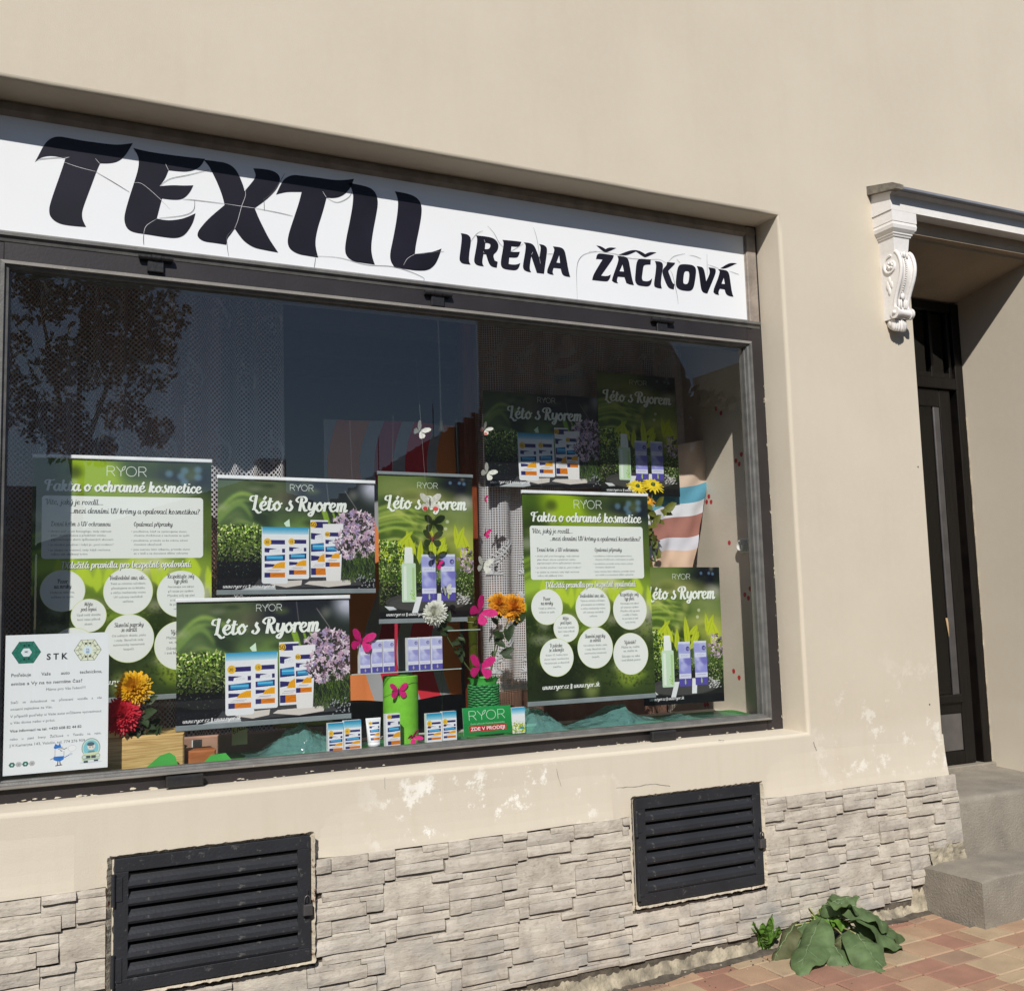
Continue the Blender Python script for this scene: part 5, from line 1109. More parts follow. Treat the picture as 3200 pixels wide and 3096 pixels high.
mb.build('film_cracks', [M['crack'], M['crack_light']], sg)['kind'] = 'stuff'

# ------------------------------------------------------------------ canopy over the doorway, its corbel, the door
cp = MB()
prof = [(-.150, 4.030), (-.150, 4.120), (-.162, 4.132), (-.168, 4.142), (.0, 4.170), (.0, 4.030)]
cp.xprism(prof, 4.722, 8.2)
canopy = smooth_angle(cp.build('canopy', [M['white_stucco']], bld), 30)
mb = MB(); mb.xprism([(-.218, 4.134), (-.218, 4.147), (-.20, 4.158), (.0, 4.213), (.0, 4.172), (-.17, 4.143)], 4.752, 8.2); smooth_angle(mb.build('zinc_cap', [M['cap']], canopy), 30)
mb = MB(); mb.xprism([(-.222, 4.126), (-.226, 4.152), (-.20, 4.170), (.0, 4.220), (.0, 4.166), (-.17, 4.134)], 4.694, 4.754); smooth_angle(mb.build('cap_end', [M['cap_end']], canopy), 30)
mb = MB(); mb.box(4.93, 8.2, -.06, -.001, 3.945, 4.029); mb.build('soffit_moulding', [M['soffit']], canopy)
mb = MB()
def blockring(x0, x1, y, pts):
    """stepped block: list of (z, inset) from the top down, hugging the wall"""
    lp = []
    for z, i in pts: lp.append([(x0 + i, 0.0, z), (x0 + i, y + i, z), (x1 - i, y + i, z), (x1 - i, 0.0, z)])
    for a, b in zip(lp[:-1], lp[1:]):
        for k in range(3): mb.quad(a[k], a[k + 1], b[k + 1], b[k])
    mb.quad(*lp[-1]); mb.quad(*lp[0])
blockring(4.728, 4.925, -.150, [(4.029, 0), (3.965, 0), (3.962, .003), (3.945, .0), (3.925, .004), (3.912, .014), (3.905, .020), (3.898, .020), (3.892, .026), (3.884, .028), (3.882, .034), (3.800, .042), (3.790, .042)])
cb = smooth_angle(mb.build('corbel', [M['white_stucco']], bld), 35)
# scroll: side profile (depth, z) swept across, with raised rims, beads, leaves
SC_P = [(.112, 3.792), (.128, 3.775), (.142, 3.74), (.148, 3.70), (.144, 3.66), (.132, 3.62), (.114, 3.58), (.096, 3.54), (.082, 3.50), (.076, 3.475), (.080, 3.455)]
fr_ = [Vector((0, -a, b)) for a, b in SC_P]; fr_ = catmull(fr_, 3)
def fdepth(z):
    for p, q in zip(fr_[:-1], fr_[1:]):
        if q.z <= z <= p.z: t = (z - p.z) / (q.z - p.z or 1); return p.y + (q.y - p.y) * t
    return fr_[-1].y if z < fr_[-1].z else fr_[0].y
mb = MB(); xa, xb = 4.765, 4.890; xc = (xa + xb) / 2
k = len(fr_); nx = 8
for i, p in enumerate(fr_):
    w = 1 - .12 * (i / k)
    for j in range(nx + 1):
        u = j / nx * 2 - 1; mb.v.append((xc + (xb - xa) / 2 * w * u, p.y + .016 * (1 - abs(u) ** 3) * 1.0, p.z))
for i in range(k - 1):
    for j in range(nx): mb.f.append((i * (nx + 1) + j, i * (nx + 1) + j + 1, (i + 1) * (nx + 1) + j + 1, (i + 1) * (nx + 1) + j)); mb.mi.append(0)
for s_ in (-1, 1):
    side = [(xc + s_ * (xb - xa) / 2 * (1 - .12 * i / k), p.y, p.z) for i, p in enumerate(fr_)]
    for i in range(k - 1): mb.quad(side[i], side[i + 1], (side[i + 1][0], .0, side[i + 1][2]), (side[i][0], .0, side[i][2]))
smooth_angle(mb.build('scroll_body', [M['white_stucco']], cb), 50)
mb = MB()
for s_ in (-1, 1):
    mb.tube([(xc + s_ * ((xb - xa) / 2 * (1 - .12 * i / k) - .006), p.y - .003, p.z) for i, p in enumerate(fr_)], .0115, 8)
    # spiral on the cheek
    sp = []
    for i in range(30):
        a = R(80 + i * 17); rr = .058 * (1 - i / 34); sp.append((xc + s_ * (xb - xa) / 2, -.078 - rr * math.cos(a), 3.715 + rr * 1.05 * math.sin(a)))
    mb.tube(sp, .0085, 6)
    for q in range(6): a = R(60 * q); mb.ball((xc + s_ * ((xb - xa) / 2 + .001), -.078 + .016 * math.cos(a), 3.715 + .016 * math.sin(a)), .012, 6, 4)
    for q, (dy, dz, l) in enumerate(((-.06, 3.63, .05), (-.045, 3.60, .06), (-.075, 3.60, .045), (-.055, 3.565, .05))):
        mb.ball((xc + s_ * ((xb - xa) / 2 * .93), dy, dz), l * .5, 6, 5, sc=(.3, .42, 1))
smooth_angle(mb.build('scroll_rim', [M['white_stucco']], cb), 60)
mb = MB()
for i in range(16):
    z = 3.745 - i * .0125; mb.ball((xc, fdepth(z) + .008, z), .0058, 7, 5)
for a, b, l in ((-.022, 3.768, .030), (0, 3.775, .034), (.022, 3.768, .030)): mb.ball((xc + a, fdepth(3.768) + .002, b), l * .55, 7, 5, sc=(.5, .45, 1))
mb.ball((xc, fdepth(3.535) - .002, 3.53), .020, 8, 6, sc=(.8, .55, 1.1))
for a in (-.030, -.014, .014, .030): mb.ball((xc + a, -.082 - .01, 3.485), .022, 7, 5, sc=(.35, .5, 1.3))
smooth_angle(mb.build('beads', [M['white_stucco']], cb), 60)
mb = MB()
mb.tube([(xa - .002, -.085, 3.430), (xa + .014, -.085, 3.430)], .034, 14); mb.tube([(xb - .014, -.085, 3.430), (xb + .004, -.085, 3.430)], .034, 14)
mb.tube([(xa + .012, -.085, 3.430), (xc, -.085, 3.430), (xb - .012, -.085, 3.430)], [.026, .021, .026], 12)
mb.box(xa + .004, xb - .004, -.085, 0, 3.400, 3.470)
mb.ball((xa + .0, -.085, 3.430), .014, 8, 6); mb.ball((xb + .004, -.085, 3.430), .020, 8, 6)
for q in range(7):   # shell
    a = R(-60 + 20 * q); mb.ball((xc + .050 * math.sin(a), -.066 + .016 * abs(math.sin(a)), 3.378 - .014 * math.cos(a)), .040, 7, 6, sc=(.26, .5, 1.0))
mb.ball((xc, -.03, 3.380), .056, 10, 8, sc=(1.0, .75, .75))
smooth_angle(mb.build('lower_volute', [M['white_stucco']], cb), 60)

# door: frame, transom light, leaf with glazing and kick plate
YD = .60; zf = .625
mb = MB()
mb.rbox(DX1 - .075, DX1, YD - .02, YD + .06, zf, 3.80, .004); mb.rbox(DX0, DX0 + .08, YD - .02, YD + .06, zf, 3.80, .004)
mb.rbox(DX0 + .08, DX1 - .075, YD - .015, YD + .06, 3.735, 3.80, .004); mb.rbox(DX0 + .08, DX1 - .075, YD - .025, YD + .06, 3.185, 3.262, .006)
dr = smooth_angle(mb.build('entrance_door', [M['door']], bld), 30)
for xm in (5.20, 5.41, 5.62, 5.823, 5.995):
    mb = MB(); mb.rbox(xm - .013, xm + .013, YD - .005, YD + .03, 3.262, 3.735, .003); mb.build('transom_bar', [M['door']], dr)
mb = MB(); mb.box(DX0 + .08, DX1 - .075, YD - .002, YD + .03, 3.262, 3.300); mb.build('transom_sill', [M['door']], dr)
mb = MB(); mb.quad((DX0 + .08, YD + .02, 3.262), (DX1 - .075, YD + .02, 3.262), (DX1 - .075, YD + .02, 3.735), (DX0 + .08, YD + .02, 3.735)); mb.build('transom_glass', [M['door_glass']], dr)
mb = MB()   # leaf: stiles and rails
x0, x1 = 5.10, 5.975
for q in ((x1 - .105, x1, .66, 3.18), (x0, x0 + .1, .66, 3.18), (x0 + .1, x1 - .105, 3.06, 3.18), (x0 + .1, x1 - .105, .99, 1.10), (x0 + .1, x1 - .105, .66, .745)): mb.rbox(q[0], q[1], YD + .0, YD + .05, q[2], q[3], .004)
mb.rbox(x0 + .1, x1 - .105, YD - .022, YD + .05, 1.055, 1.115, .010)
lf = smooth_angle(mb.build('door_leaf', [M['door']], dr), 30)
mb = MB(); mb.rbox(x1 - .165, x1 - .107, YD + .003, YD + .02, 1.10, 3.06, .006); smooth_angle(mb.build('glazing_bar', [M['steel']], lf), 30)
mb = MB(); mb.quad((x0 + .1, YD + .015, 1.1), (x1 - .16, YD + .015, 1.1), (x1 - .16, YD + .015, 3.06), (x0 + .1, YD + .015, 3.06)); mb.build('door_glass', [M['door_glass']], lf)
mb = MB(); mb.rbox(x0 + .1, x1 - .107, YD + .006, YD + .012, .748, .988, .002); mb.build('kick_plate', [M['kick']], lf)
mb = MB(); mb.prism([[(5.790, 1.62), (5.806, 1.62), (5.826, 1.49), (5.812, 1.485)]], YD + .008, YD + .012); mb.build('paper_scrap', [mat('tan_paper', (.48, .33, .17), .8)], lf)
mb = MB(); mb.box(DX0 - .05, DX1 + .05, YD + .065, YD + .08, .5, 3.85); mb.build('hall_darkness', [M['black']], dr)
mb = MB(); mb.ribbon([(DX1 - .004, YD - .022, z) for z in np.linspace(.66, 3.0, 40)], [.008 * (.5 + rnd.random()) for _ in range(40)], (0, 1, 0)); mb.build('putty_line', [M['mortar']], dr)

# ------------------------------------------------------------------ steps, ground, paving
st = empty('entrance_steps', (4.95, -.43, 0), 'worn grey concrete steps leading up to the recessed doorway', 'steps')
def slab(name, x0, x1, y0, y1, z0, z1, r=.022, seed=0, slope=0.0):
    mb = MB(); nx, ny = 40, 18
    prof = [(y0, z0)] + [(y0, z0 + (z1 - r - z0) * t) for t in (.33, .66, 1)] + [(y0 + r * (1 - math.cos(R(a))), z1 - r + r * math.sin(R(a))) for a in (30, 60, 90)] + [(y0 + r + (y1 - y0 - r) * t, z1 + slope * t) for t in (.2, .4, .6, .8, 1)]
    V = []
    for i in range(nx + 1):
        t = i / nx; x = x0 + (x1 - x0) * t
        for (y, z) in prof:
            d = .006 * nz(x, y, z + seed, 5) + .0035 * nz(x, y, z + seed, 22)
            e = max(0, 1 - (x - x0) / .03) if x - x0 < .03 else 0
            V.append((x - V0 + V0, y + d - .0, z + (d if z > z0 + .02 else 0) - e * .012))
    k = len(prof); b = len(mb.v); mb.v += [(v[0] - OX, v[1] - OY, v[2]) for v in V]
    for i in range(nx):
        for j in range(k - 1): mb.f.append((b + i * k + j, b + (i + 1) * k + j, b + (i + 1) * k + j + 1, b + i * k + j + 1)); mb.mi.append(0)
    pts = [(mb.v[b + j][1], mb.v[b + j][2]) for j in range(k)] + [(y1 - OY, z0)]
    mb.flat([pts], lambda a, c: (x0 - OX, a, c))
    o = smooth_angle(mb.build(name, [M['concrete']], st), 50); return o
V0 = 0; OX, OY = 4.95, -.43
slab('step', 4.752, 9.0, -.418, .0, -.03, .272, .012, 1)
slab('step', 5.018, 9.0, -.022, .60, .20, .600, .034, 5, .03)
mb = MB(); mb.rbox(5.0 - OX, 6.1 - OX, .545 - OY, .70 - OY, .58, .655, .006); mb.build('door_sill', [M['concrete']], st)

pav = MB(); pav.quad((-14, -3.2, gz(-14) - .012), (14, -3.2, gz(14) - .012), (14, .0, gz(14) - .012), (-14, .0, gz(-14) - .012))
pv = pav.build('pavement', [M['joint']]); tag(pv, 'brick pavement', None, None, 'structure')
rg = random.Random(4)
rows = []; y = -.045; k = 0
while y > -2.1:
    d = (.10, .20, .20, .15, .20)[k % 5]; rows.append((y - d, y)); y -= d; k += 1
npv = 0
for ri, (ya, yb) in enumerate(rows):
    x = 1.0 + rg.uniform(0, .2)
    while x < 7.2:
        w = rg.choice((.20, .20, .10, .15, .20, .26)) if yb - ya > .12 else rg.choice((.2, .2, .1))
        px_ok = True; g = .0035
        cx, cy = x + w / 2, (ya + yb) / 2
        v = Vector((cx, cy, 0)) - CAM; zc = v.dot(AX_F); u_ = 1600 + F_PX * v.dot(AX_R) / zc; vv = 1548 - F_PX * v.dot(AX_U) / zc
        if u_ > 3350 or vv > 3230 or u_ < 900 or (cx > 4.76 and cy > -.39): x += w; continue
        mb = MB(); r_ = .005; h = [rg.uniform(-.003, .003) for _ in range(4)]; X0, X1, Y0, Y1 = x + g, x + w - g, ya + g, yb - g
        cs = [(X0, Y0), (X1, Y0), (X1, Y1), (X0, Y1)]; jj = [(rg.uniform(-.002, .002), rg.uniform(-.002, .002)) for _ in cs]
        sg_ = [(1, 1), (-1, 1), (-1, -1), (1, -1)]
        lo = [(c[0] + j[0], c[1] + j[1], gz(c[0]) - .03) for c, j in zip(cs, jj)]; mi_ = [(c[0] + j[0], c[1] + j[1], gz(c[0]) - r_ + q) for c, j, q in zip(cs, jj, h)]
        tp = [(c[0] + j[0] + s_[0] * r_, c[1] + j[1] + s_[1] * r_, gz(c[0]) + q) for c, j, s_, q in zip(cs, jj, sg_, h)]
        mb.add(lo + mi_ + tp, [(0, 1, 5, 4), (1, 2, 6, 5), (2, 3, 7, 6), (3, 0, 4, 7), (4, 5, 9, 8), (5, 6, 10, 9), (6, 7, 11, 10), (7, 4, 8, 11), (8, 9, 10, 11)])
        o = mb.build('paver', [rg.choice([PAV[0], PAV[1], PAV[2], PAV[2], PAV[3], PAV[4], PAV[1], PAV[3]])], pv); npv += 1
        x += w
mb = MB(); mb.grid(60, 6, lambda u, v: (1.0 + 3.76 * u, -.005 - .075 * v - .03 * nz(u * 12, v, 0, 2) * v, gz(1.0 + 3.76 * u) + .022 * (1 - v) ** 1.5 * (1 + nz(u * 30, v * 3, 2, 1)) + .001)); d = mb.build('dirt_line', [M['soil_and_shade']], pv, smooth=True)
mb = MB()
for i in range(150):
    x = rnd.uniform(1.3, 4.85); yy = -abs(rnd.gauss(.05, .05)) - .02; s_ = rnd.uniform(.0015, .006); mb.ball((x, yy, gz(x) + s_ * .5 + .002), s_, 5, 3, sc=(1, 1, .7), mi=rnd.randint(0, 1))
for i in range(110):
    x = rnd.uniform(2.2, 6.2); yy = rnd.uniform(-1.6, -.08); s_ = rnd.uniform(.001, .0035); mb.ball((x, yy, gz(x) + s_ * .5 + .001), s_, 5, 3, mi=rnd.randint(0, 1))
gv = mb.build('grit', [M['mortar'], M['soil_and_shade']]); tag(gv, 'crumbs of mortar and grit scattered along the foot of the wall', 'grit', None, 'stuff')
mb = MB(); mb.quad((-400, -400, gz(0) - .16), (400, -400, gz(0) - .16), (400, 0.0, gz(0) - .16), (-400, 0.0, gz(0) - .16)); g = mb.build('ground', [mat('asphalt', (.060, .058, .056), .9, var=.2, scale=4)]); tag(g, 'asphalt street ground', None, None, 'structure')

p = atz(1900 + 1465 * .6633, 2300 + 833 * .6633, .02); mb = MB()
mb.ball((0, 0, 0), .022, 9, 7, sc=(1.2, .9, .8))
mb.v = [(a + .004 * nz(a * 50, b, c, 1), b, c + .003 * nz(a, b * 60, c, 1)) for a, b, c in mb.v]
o = mb.build('pebble', [mat('white_pebble', (.62, .58, .50), .8)], smooth=True, loc=p); tag(o, 'single white pebble lying at the corner of the steps', 'stone')

# ------------------------------------------------------------------ burdock and weeds at the foot of the wall
M['leaf'] = translucent_mat('burdock_leaf', (.115, .175, .072), .26, .6, .3, 16)
M['leaf_dull'] = translucent_mat('withering_leaf', (.10, .105, .045), .2, .65, .4, 18)
M['leaf_fresh'] = translucent_mat('fresh_leaf', (.12, .24, .035), .3, .5, .3, 25)
M['stalk'] = mat('pale_stalk', (.33, .33, .14), .5, var=.2)
M['vein'] = mat('leaf_vein', (.15, .21, .10), .6)
def big_leaf(parent, root, base, tip, width, droop=.04, name='leaf', mt='leaf', roll=0.0, wav=.02, ll=1.0):
    """heart-shaped blade: stalk from root to base, blade from base to tip, folded along its midrib"""
    root, base, tip = Vector(root), Vector(base), Vector(tip); d = tip - base; L_ = d.length; dn = d.normalized()
    side = dn.cross(Vector((0, 0, 1))).normalized(); up = side.cross(dn).normalized()
    side = (side * math.cos(roll) + up * math.sin(roll)); up = side.cross(dn).normalized(); sd = rnd.uniform(0, 50)
    mb = MB(); nu, nv = 16, 10; rows = []
    for i in range(nu + 1):
        t = i / nu; w = width * .56 * (math.sin(math.pi * min(1, t ** .74)) ** .62) if 0 < t < 1 else 0
        row = []
        for j in range(-nv // 2, nv // 2 + 1):
            s_ = j / (nv / 2)
            back = -.22 * L_ * abs(s_) ** 1.4 * (1 - t) ** 2 * ll
            ew = w * (1 + .05 * math.sin(t * 19 + s_ * 3 + sd) * abs(s_) + .10 * nz(t * 4, s_ * 2, sd, 1))
            h = -.30 * w * s_ * s_ - droop * t * t * 1.6 + wav * abs(s_) * (math.sin(t * 9 + sd + (1 if s_ > 0 else 0)) + .5 * math.sin(t * 21 + sd * 2 + s_ * 4)) + .010 * math.sin(t * 30) * (1 - abs(s_)) * .5 - droop * abs(s_) ** 2 * .5
            row.append(base + dn * (t * L_ + back) + side * (ew * s_) + up * h)
        rows.append(row)
    b = len(mb.v); m_ = nv + 1; mb.v += [tuple(p) for r in rows for p in r]
    for i in range(nu):
        for j in range(nv): mb.f.append((b + i * m_ + j, b + i * m_ + j + 1, b + (i + 1) * m_ + j + 1, b + (i + 1) * m_ + j)); mb.mi.append(0)
    mid = [rows[i][nv // 2] + up * .0015 for i in range(nu + 1)]; mb.tube(mid, [.0032 * (1.05 - i / nu) for i in range(nu + 1)], 5, 1)
    for i in (2, 4, 6, 8, 11):
        for e in (0, nv):
            q = [rows[i][nv // 2] + up * .001, (rows[i + 1][nv // 2] + rows[i + 1][e]) / 2 + up * .002, rows[min(nu, i + 2)][e] * .8 + rows[i + 1][nv // 2] * .2 + up * .001]; mb.tube(q, [.0022, .0016, .0008], 4, 1)
    lf = mb.build(name, [M[mt], M['vein']], parent, smooth=True)
    mb = MB(); pm = (root + base) / 2 + Vector((0, 0, .03)); mb.tube(catmull([root, pm, base], 4), [.006, .0056, .0055, .0052, .005, .0047, .0044, .004, .0038], 6); mb.build('stalk', [M['stalk']], lf, smooth=True)
    return lf
Z5 = lambda a, b: (1900 + a * .6633, 2300 + b * .6633)
def gp(a, b, z): return atz(*Z5(a, b), z)
rt = gp(1030, 930, .03)
bd = empty('burdock_plant', rt, 'broad-leaved burdock growing from the gap between stone wall and pavement', 'plant')
def lf_(a0, b0, z0, a1, b1, z1, w, **k):
    big_leaf(bd, Vector((0, 0, 0)), gp(a0, b0, z0) - rt, gp(a1, b1, z1) - rt, w, **k)
lf_(1185, 850, .17, 1405, 965, .03, .21, droop=.03)
lf_(1150, 800, .22, 1330, 830, .17, .17, droop=.04)
lf_(1060, 780, .24, 1190, 800, .22, .13, droop=.02, roll=.5)
lf_(1010, 800, .20, 1150, 720, .30, .12, roll=-.6)
lf_(1170, 930, .11, 1310, 1105, .01, .17, droop=.02)
lf_(1170, 900, .07, 1400, 940, .02, .12)
lf_(1040, 965, .08, 1170, 1085, .008, .13)
lf_(985, 895, .13, 885, 1110, .01, .17, droop=.02, roll=-.1)
lf_(880, 890, .11, 745, 1055, .01, .10, mt='leaf_dull')
lf_(1000, 870, .12, 860, 905, .09, .09, mt='leaf_dull')
lf_(1040, 870, .14, 960, 790, .17, .07, mt='leaf_fresh')
lf_(1060, 860, .15, 1145, 835, .16, .05, mt='leaf_fresh')
lf_(1250, 880, .12, 1370, 990, .015, .10, roll=.3)
lf_(1200, 870, .14, 1420, 900, .08, .13, roll=-.3)
lf_(930, 880, .12, 800, 960, .05, .10)
lf_(980, 900, .08, 830, 960, .03, .09, mt='leaf')
lf_(1100, 930, .10, 1120, 1000, .05, .07, mt='leaf_dull')
lf_(1020, 820, .17, 985, 770, .20, .06, mt='leaf_fresh', roll=.7)
mb = MB()
for i in range(26):
    a = rnd.uniform(2.6, 6.6); mb.tube(catmull([(0, 0, 0), (.03 * math.cos(a), .03 * math.sin(a), .05), (.09 * math.cos(a), .07 * math.sin(a), rnd.uniform(.06, .15))], 3), .0038, 5)
mb.build('stalk', [M['stalk']], bd, smooth=True)
def weed(cx, label, n, hgt, spread, mt, seed):
    r = random.Random(seed); t = empty('weed', cx, label, 'plant')
    for i in range(n):
        a = r.uniform(0, 6.28); h = hgt * r.uniform(.45, 1); s_ = spread * r.uniform(.3, 1)
        big_leaf(t, (0, 0, 0), (s_ * .12 * math.cos(a), s_ * .12 * math.sin(a), h * .12), (s_ * math.cos(a), s_ * math.sin(a) - .01, h), spread * .62, droop=.01, mt=mt, wav=.006)
weed(gp(735, 985, .0) + Vector((-.04, -.05, 0)), 'small bright dandelion-like weed at the wall, left of the big burdock', 15, .19, .085, 'leaf_fresh', 3)
weed(gp(1440, 800, .03), 'tiny green seedling in the corner between wall and steps', 7, .10, .05, 'leaf_fresh', 5)

# ------------------------------------------------------------------ display space behind the glass and the dim shop room
YG = YF + .013; ZFL = 1.108
mb = MB(); mb.quad((4.10, YG + .05, ZFL - .1), (4.10, 1.45, ZFL - .1), (4.10, 1.45, 3.7), (4.10, YG + .05, 3.7)); mb.quad((3.88, YG + .055, ZFL - .1), (4.10, YG + .055, ZFL - .1), (4.10, YG + .055, 3.7), (3.88, YG + .055, 3.7))
mb.build('display_side_panel', [M['panel']], bld)
mb = MB(); mb.box(-.3, 4.10, YG + .055, .98, ZFL - .06, ZFL); mb.build('display_floor', [M['floor']], bld)
mb = MB()
mb.quad((-1.6, 4.2, 0), (4.6, 4.2, 0), (4.6, 4.2, 3.95), (-1.6, 4.2, 3.95), 1); mb.quad((-1.6, .3, 0), (-1.6, 4.2, 0), (-1.6, 4.2, 3.95), (-1.6, .3, 3.95), 0); mb.quad((4.6, .3, 0), (4.6, 4.2, 0), (4.6, 4.2, 3.95), (4.6, .3, 3.95), 0)
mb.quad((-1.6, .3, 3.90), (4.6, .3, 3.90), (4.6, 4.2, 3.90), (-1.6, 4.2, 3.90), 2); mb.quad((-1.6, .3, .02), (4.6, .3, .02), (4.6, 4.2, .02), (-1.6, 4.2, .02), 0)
mb.quad((-1.6, .29, 0), (4.6, .29, 0), (4.6, .29, ZFL - .06), (-1.6, .29, ZFL - .06), 0); mb.quad((-1.6, .29, 3.21), (4.6, .29, 3.21), (4.6, .29, 3.95), (-1.6, .29, 3.95), 0); mb.quad((-1.6, .29, 1), (-.1, .29, 1), (-.1, .29, 3.95), (-1.6, .29, 3.95), 0); mb.quad((4.1, .29, 1), (4.6, .29, 1), (4.6, .29, 3.95), (4.1, .29, 3.95), 0)
mb.quad((-.12, .28, 1), (-.12, 1.1, 1), (-.12, 1.1, 3.95), (-.12, .28, 3.95), 0)
mb.build('room', [M['room'], M['room_blue'], M['beam']], bld)
mb = MB()
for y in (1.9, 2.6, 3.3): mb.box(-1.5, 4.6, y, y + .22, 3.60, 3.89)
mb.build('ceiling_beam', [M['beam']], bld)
mb = MB(); mb.box(2.36, 2.43, 1.00, 1.07, ZFL - .05, 3.88)
pp = at(1472, 1500, 1.0); o = mb.build('wooden_post', [M['post']]); tag(o, 'narrow red-brown wooden post standing between the portrait poster and the lace curtain', 'post')
o.location.x = pp.x - 2.395
mb = MB(); mb.grid(30, 6, lambda u, v: (-.4 + 1.55 * u, 1.30 + .05 * math.sin(u * 38), 1.0 + 2.85 * v)); o = mb.build('brown_curtain', [M['room_brown']], smooth=True); tag(o, 'dark brown curtain hanging behind the left lace curtain', 'curtain')
mb = MB(); mb.grid(30, 6, lambda u, v: (2.75 + 2.0 * u, 1.55 + .05 * math.sin(u * 38), 1.0 + 2.85 * v)); o = mb.build('brown_curtain', [M['room_brown']], smooth=True); tag(o, 'brown curtain hanging behind the lace at the right of the window', 'curtain')

# lace curtains
def lace(name, xa, xb, za, zb, y, folds, amp, mt, label, seed=0):
    mb = MB(); nu = int((xb - xa) / .02); W_ = xb - xa
    def f(u, v):
        x = xa + W_ * u; ph = folds * 2 * math.pi * u + 2.0 * nz(u * 6, seed, 1, 1)
        return (x + .012 * math.sin(ph * .9 + seed), y + amp * math.sin(ph) * (.6 + .4 * nz(u * 9, seed, v, 1)) + .012 * math.sin(v * 5 + u * 9), za + (zb - za) * v)
    b = len(mb.f); mb.grid(nu, 24, f, uv=True)
    for k in mb.uv: mb.uv[k] = [(u * W_ * 1.25, v * (zb - za)) for u, v in mb.uv[k]]
    o = mb.build(name, [mt], smooth=True); tag(o, label, 'curtain'); return o, f
M['lace_net'] = lace_mat('lace_net', 'net', .021, (.84, .80, .82), .42)
M['lace_weave'] = lace_mat('lace_weave', 'grid', .0115, (.82, .80, .82), .52)
M['lace_motif'] = translucent_mat('lace_motif', (.66, .66, .68), .35, .8, .05)
xl = at(895, 1300, .95).x
o, fL = lace('lace_curtain', -.11, xl, ZFL, 3.60, .95, 13, .05, M['lace_net'], 'white net lace curtain with swirl motifs on the left of the window')
mb = MB()
def motif(xc, zc, s, fn, xa, W_, za, H_):
    for pl, w in (([(-.35, 1.0), (-.42, .7), (-.15, .35), (.12, 0), (.1, -.45), (-.02, -.6)], .13), ([(.02, -.1), (-.2, .22), (-.5, .15), (-.62, -.1), (-.5, -.28)], .10), ([(-.05, -.35), (-.3, -.22), (-.42, -.5), (-.25, -.62), (-.2, -.45)], .08)):
        P = catmull([(a, b, 0) for a, b in pl], 6); Q = []
        for p in P:
            x, z = xc + p.x * s, zc + p.y * s; u = (x - xa) / W_; v = (z - za) / H_
            if not (0 <= u <= 1 and 0 <= v <= 1): Q = []; break
            q = Vector(fn(u, v)); Q.append((q.x, q.y - .008, q.z))
        if Q: mb.ribbon(Q, [w * s * (.35 + .65 * math.sin(math.pi * i / (len(Q) - 1))) for i in range(len(Q))], (0, 1, 0))
for r_, z in enumerate((3.32, 3.0, 2.62, 2.24, 1.86)):
    for c_ in range(6): motif(.02 + c_ * .27 + (.13 if r_ % 2 else 0), z, .11, fL, -.11, xl + .11, ZFL, 3.60 - ZFL)
mb.build('swirl_motif', [M['lace_motif']], o)
x0 = at(1496, 1500, .97).x; x1 = at(2150, 1500, .97).x
o2, fR = lace('lace_curtain', x0, x1, 1.30, 3.60, .97, 8, .040, M['lace_weave'], 'white woven lace curtain with leaf borders behind the right-hand posters', 3)
mb = MB()
def sprig(xc, zc, s, fn, xa, W_, za, H_):
    def put(P, w):
        Q = []
        for a, b in P:
            x, z = xc + a * s, zc + b * s; u = (x - xa) / W_; v = (z - za) / H_
            if not (0 <= u <= 1 and 0 <= v <= 1): return
            q = Vector(fn(u, v)); Q.append((q.x, q.y - .008, q.z))
        mb.ribbon(Q, w * s, (0, 1, 0))
    C = [(p.x, p.y) for p in catmull([(.5, 1.2, 0), (.62, 1.0, 0), (.45, .85, 0), (.2, .55, 0), (-.05, .2, 0), (-.1, -.2, 0)], 5)]; put(C, .07)
    for i in range(4, len(C) - 2, 2):
        for s_ in (-1, 1): put([C[i], (C[i][0] + s_ * .16, C[i][1] + .10), (C[i][0] + s_ * .2, C[i][1] - .02)], .07)
    for a in range(0, 181, 30): put([(-.1, -.45), (-.1 + .28 * math.cos(R(a)), -.45 + .3 * math.sin(R(a)))], .07)
for zc in (1.46, 1.72, 2.02, 2.45, 2.85, 3.2):
    for c_ in range(7): sprig(x0 + .10 + c_ * .20 + (.1 if zc in (1.72, 2.45) else 0), zc, .12, fR, x0, x1 - x0, 1.30, 2.30)
for c_ in range(40):   # scalloped hem
    u0_ = c_ / 40; P = []
    for k in range(7): u = u0_ + k / 6 / 40; q = Vector(fR(u, .015)); P.append((q.x, q.y - .006, q.z - .018 * math.sin(math.pi * k / 6)))
    mb.ribbon(P, .012, (0, 1, 0))
mb.build('leaf_border', [M['lace_motif']], o2)

# striped fabrics
G_ = (.30, .30, .31); bandsA = [(.10, G_), (.33, (.62, .19, .06)), (.43, G_), (.56, (.42, .02, .05)), (.65, G_), (.82, (.60, .03, .05)), (.90, G_), (1.0, (.68, .20, .04))]
M['wavy'] = stripe_mat('wavy_striped_cloth', bandsA, .075, 1.5)
ya = 1.10; a = at(1015, 1306, ya); b = at(1425, 1322, ya); c = at(1015, 2200, ya)
mb = MB(); mb.grid(40, 30, lambda u, v: (a.x + (b.x - a.x) * u, ya + .03 * math.sin(u * 6 + 1) + .012 * nz(u * 7, v * 9, 0, 1) - .05 * (1 - v) * .3, c.z + (a.z - c.z) * v + .01 * math.sin(u * 9) * (1 - v)), uv=True)
o = mb.build('striped_fabric', [M['wavy']], smooth=True); tag(o, 'hanging fabric with wavy red, orange and grey stripes in the middle of the window', 'fabric')
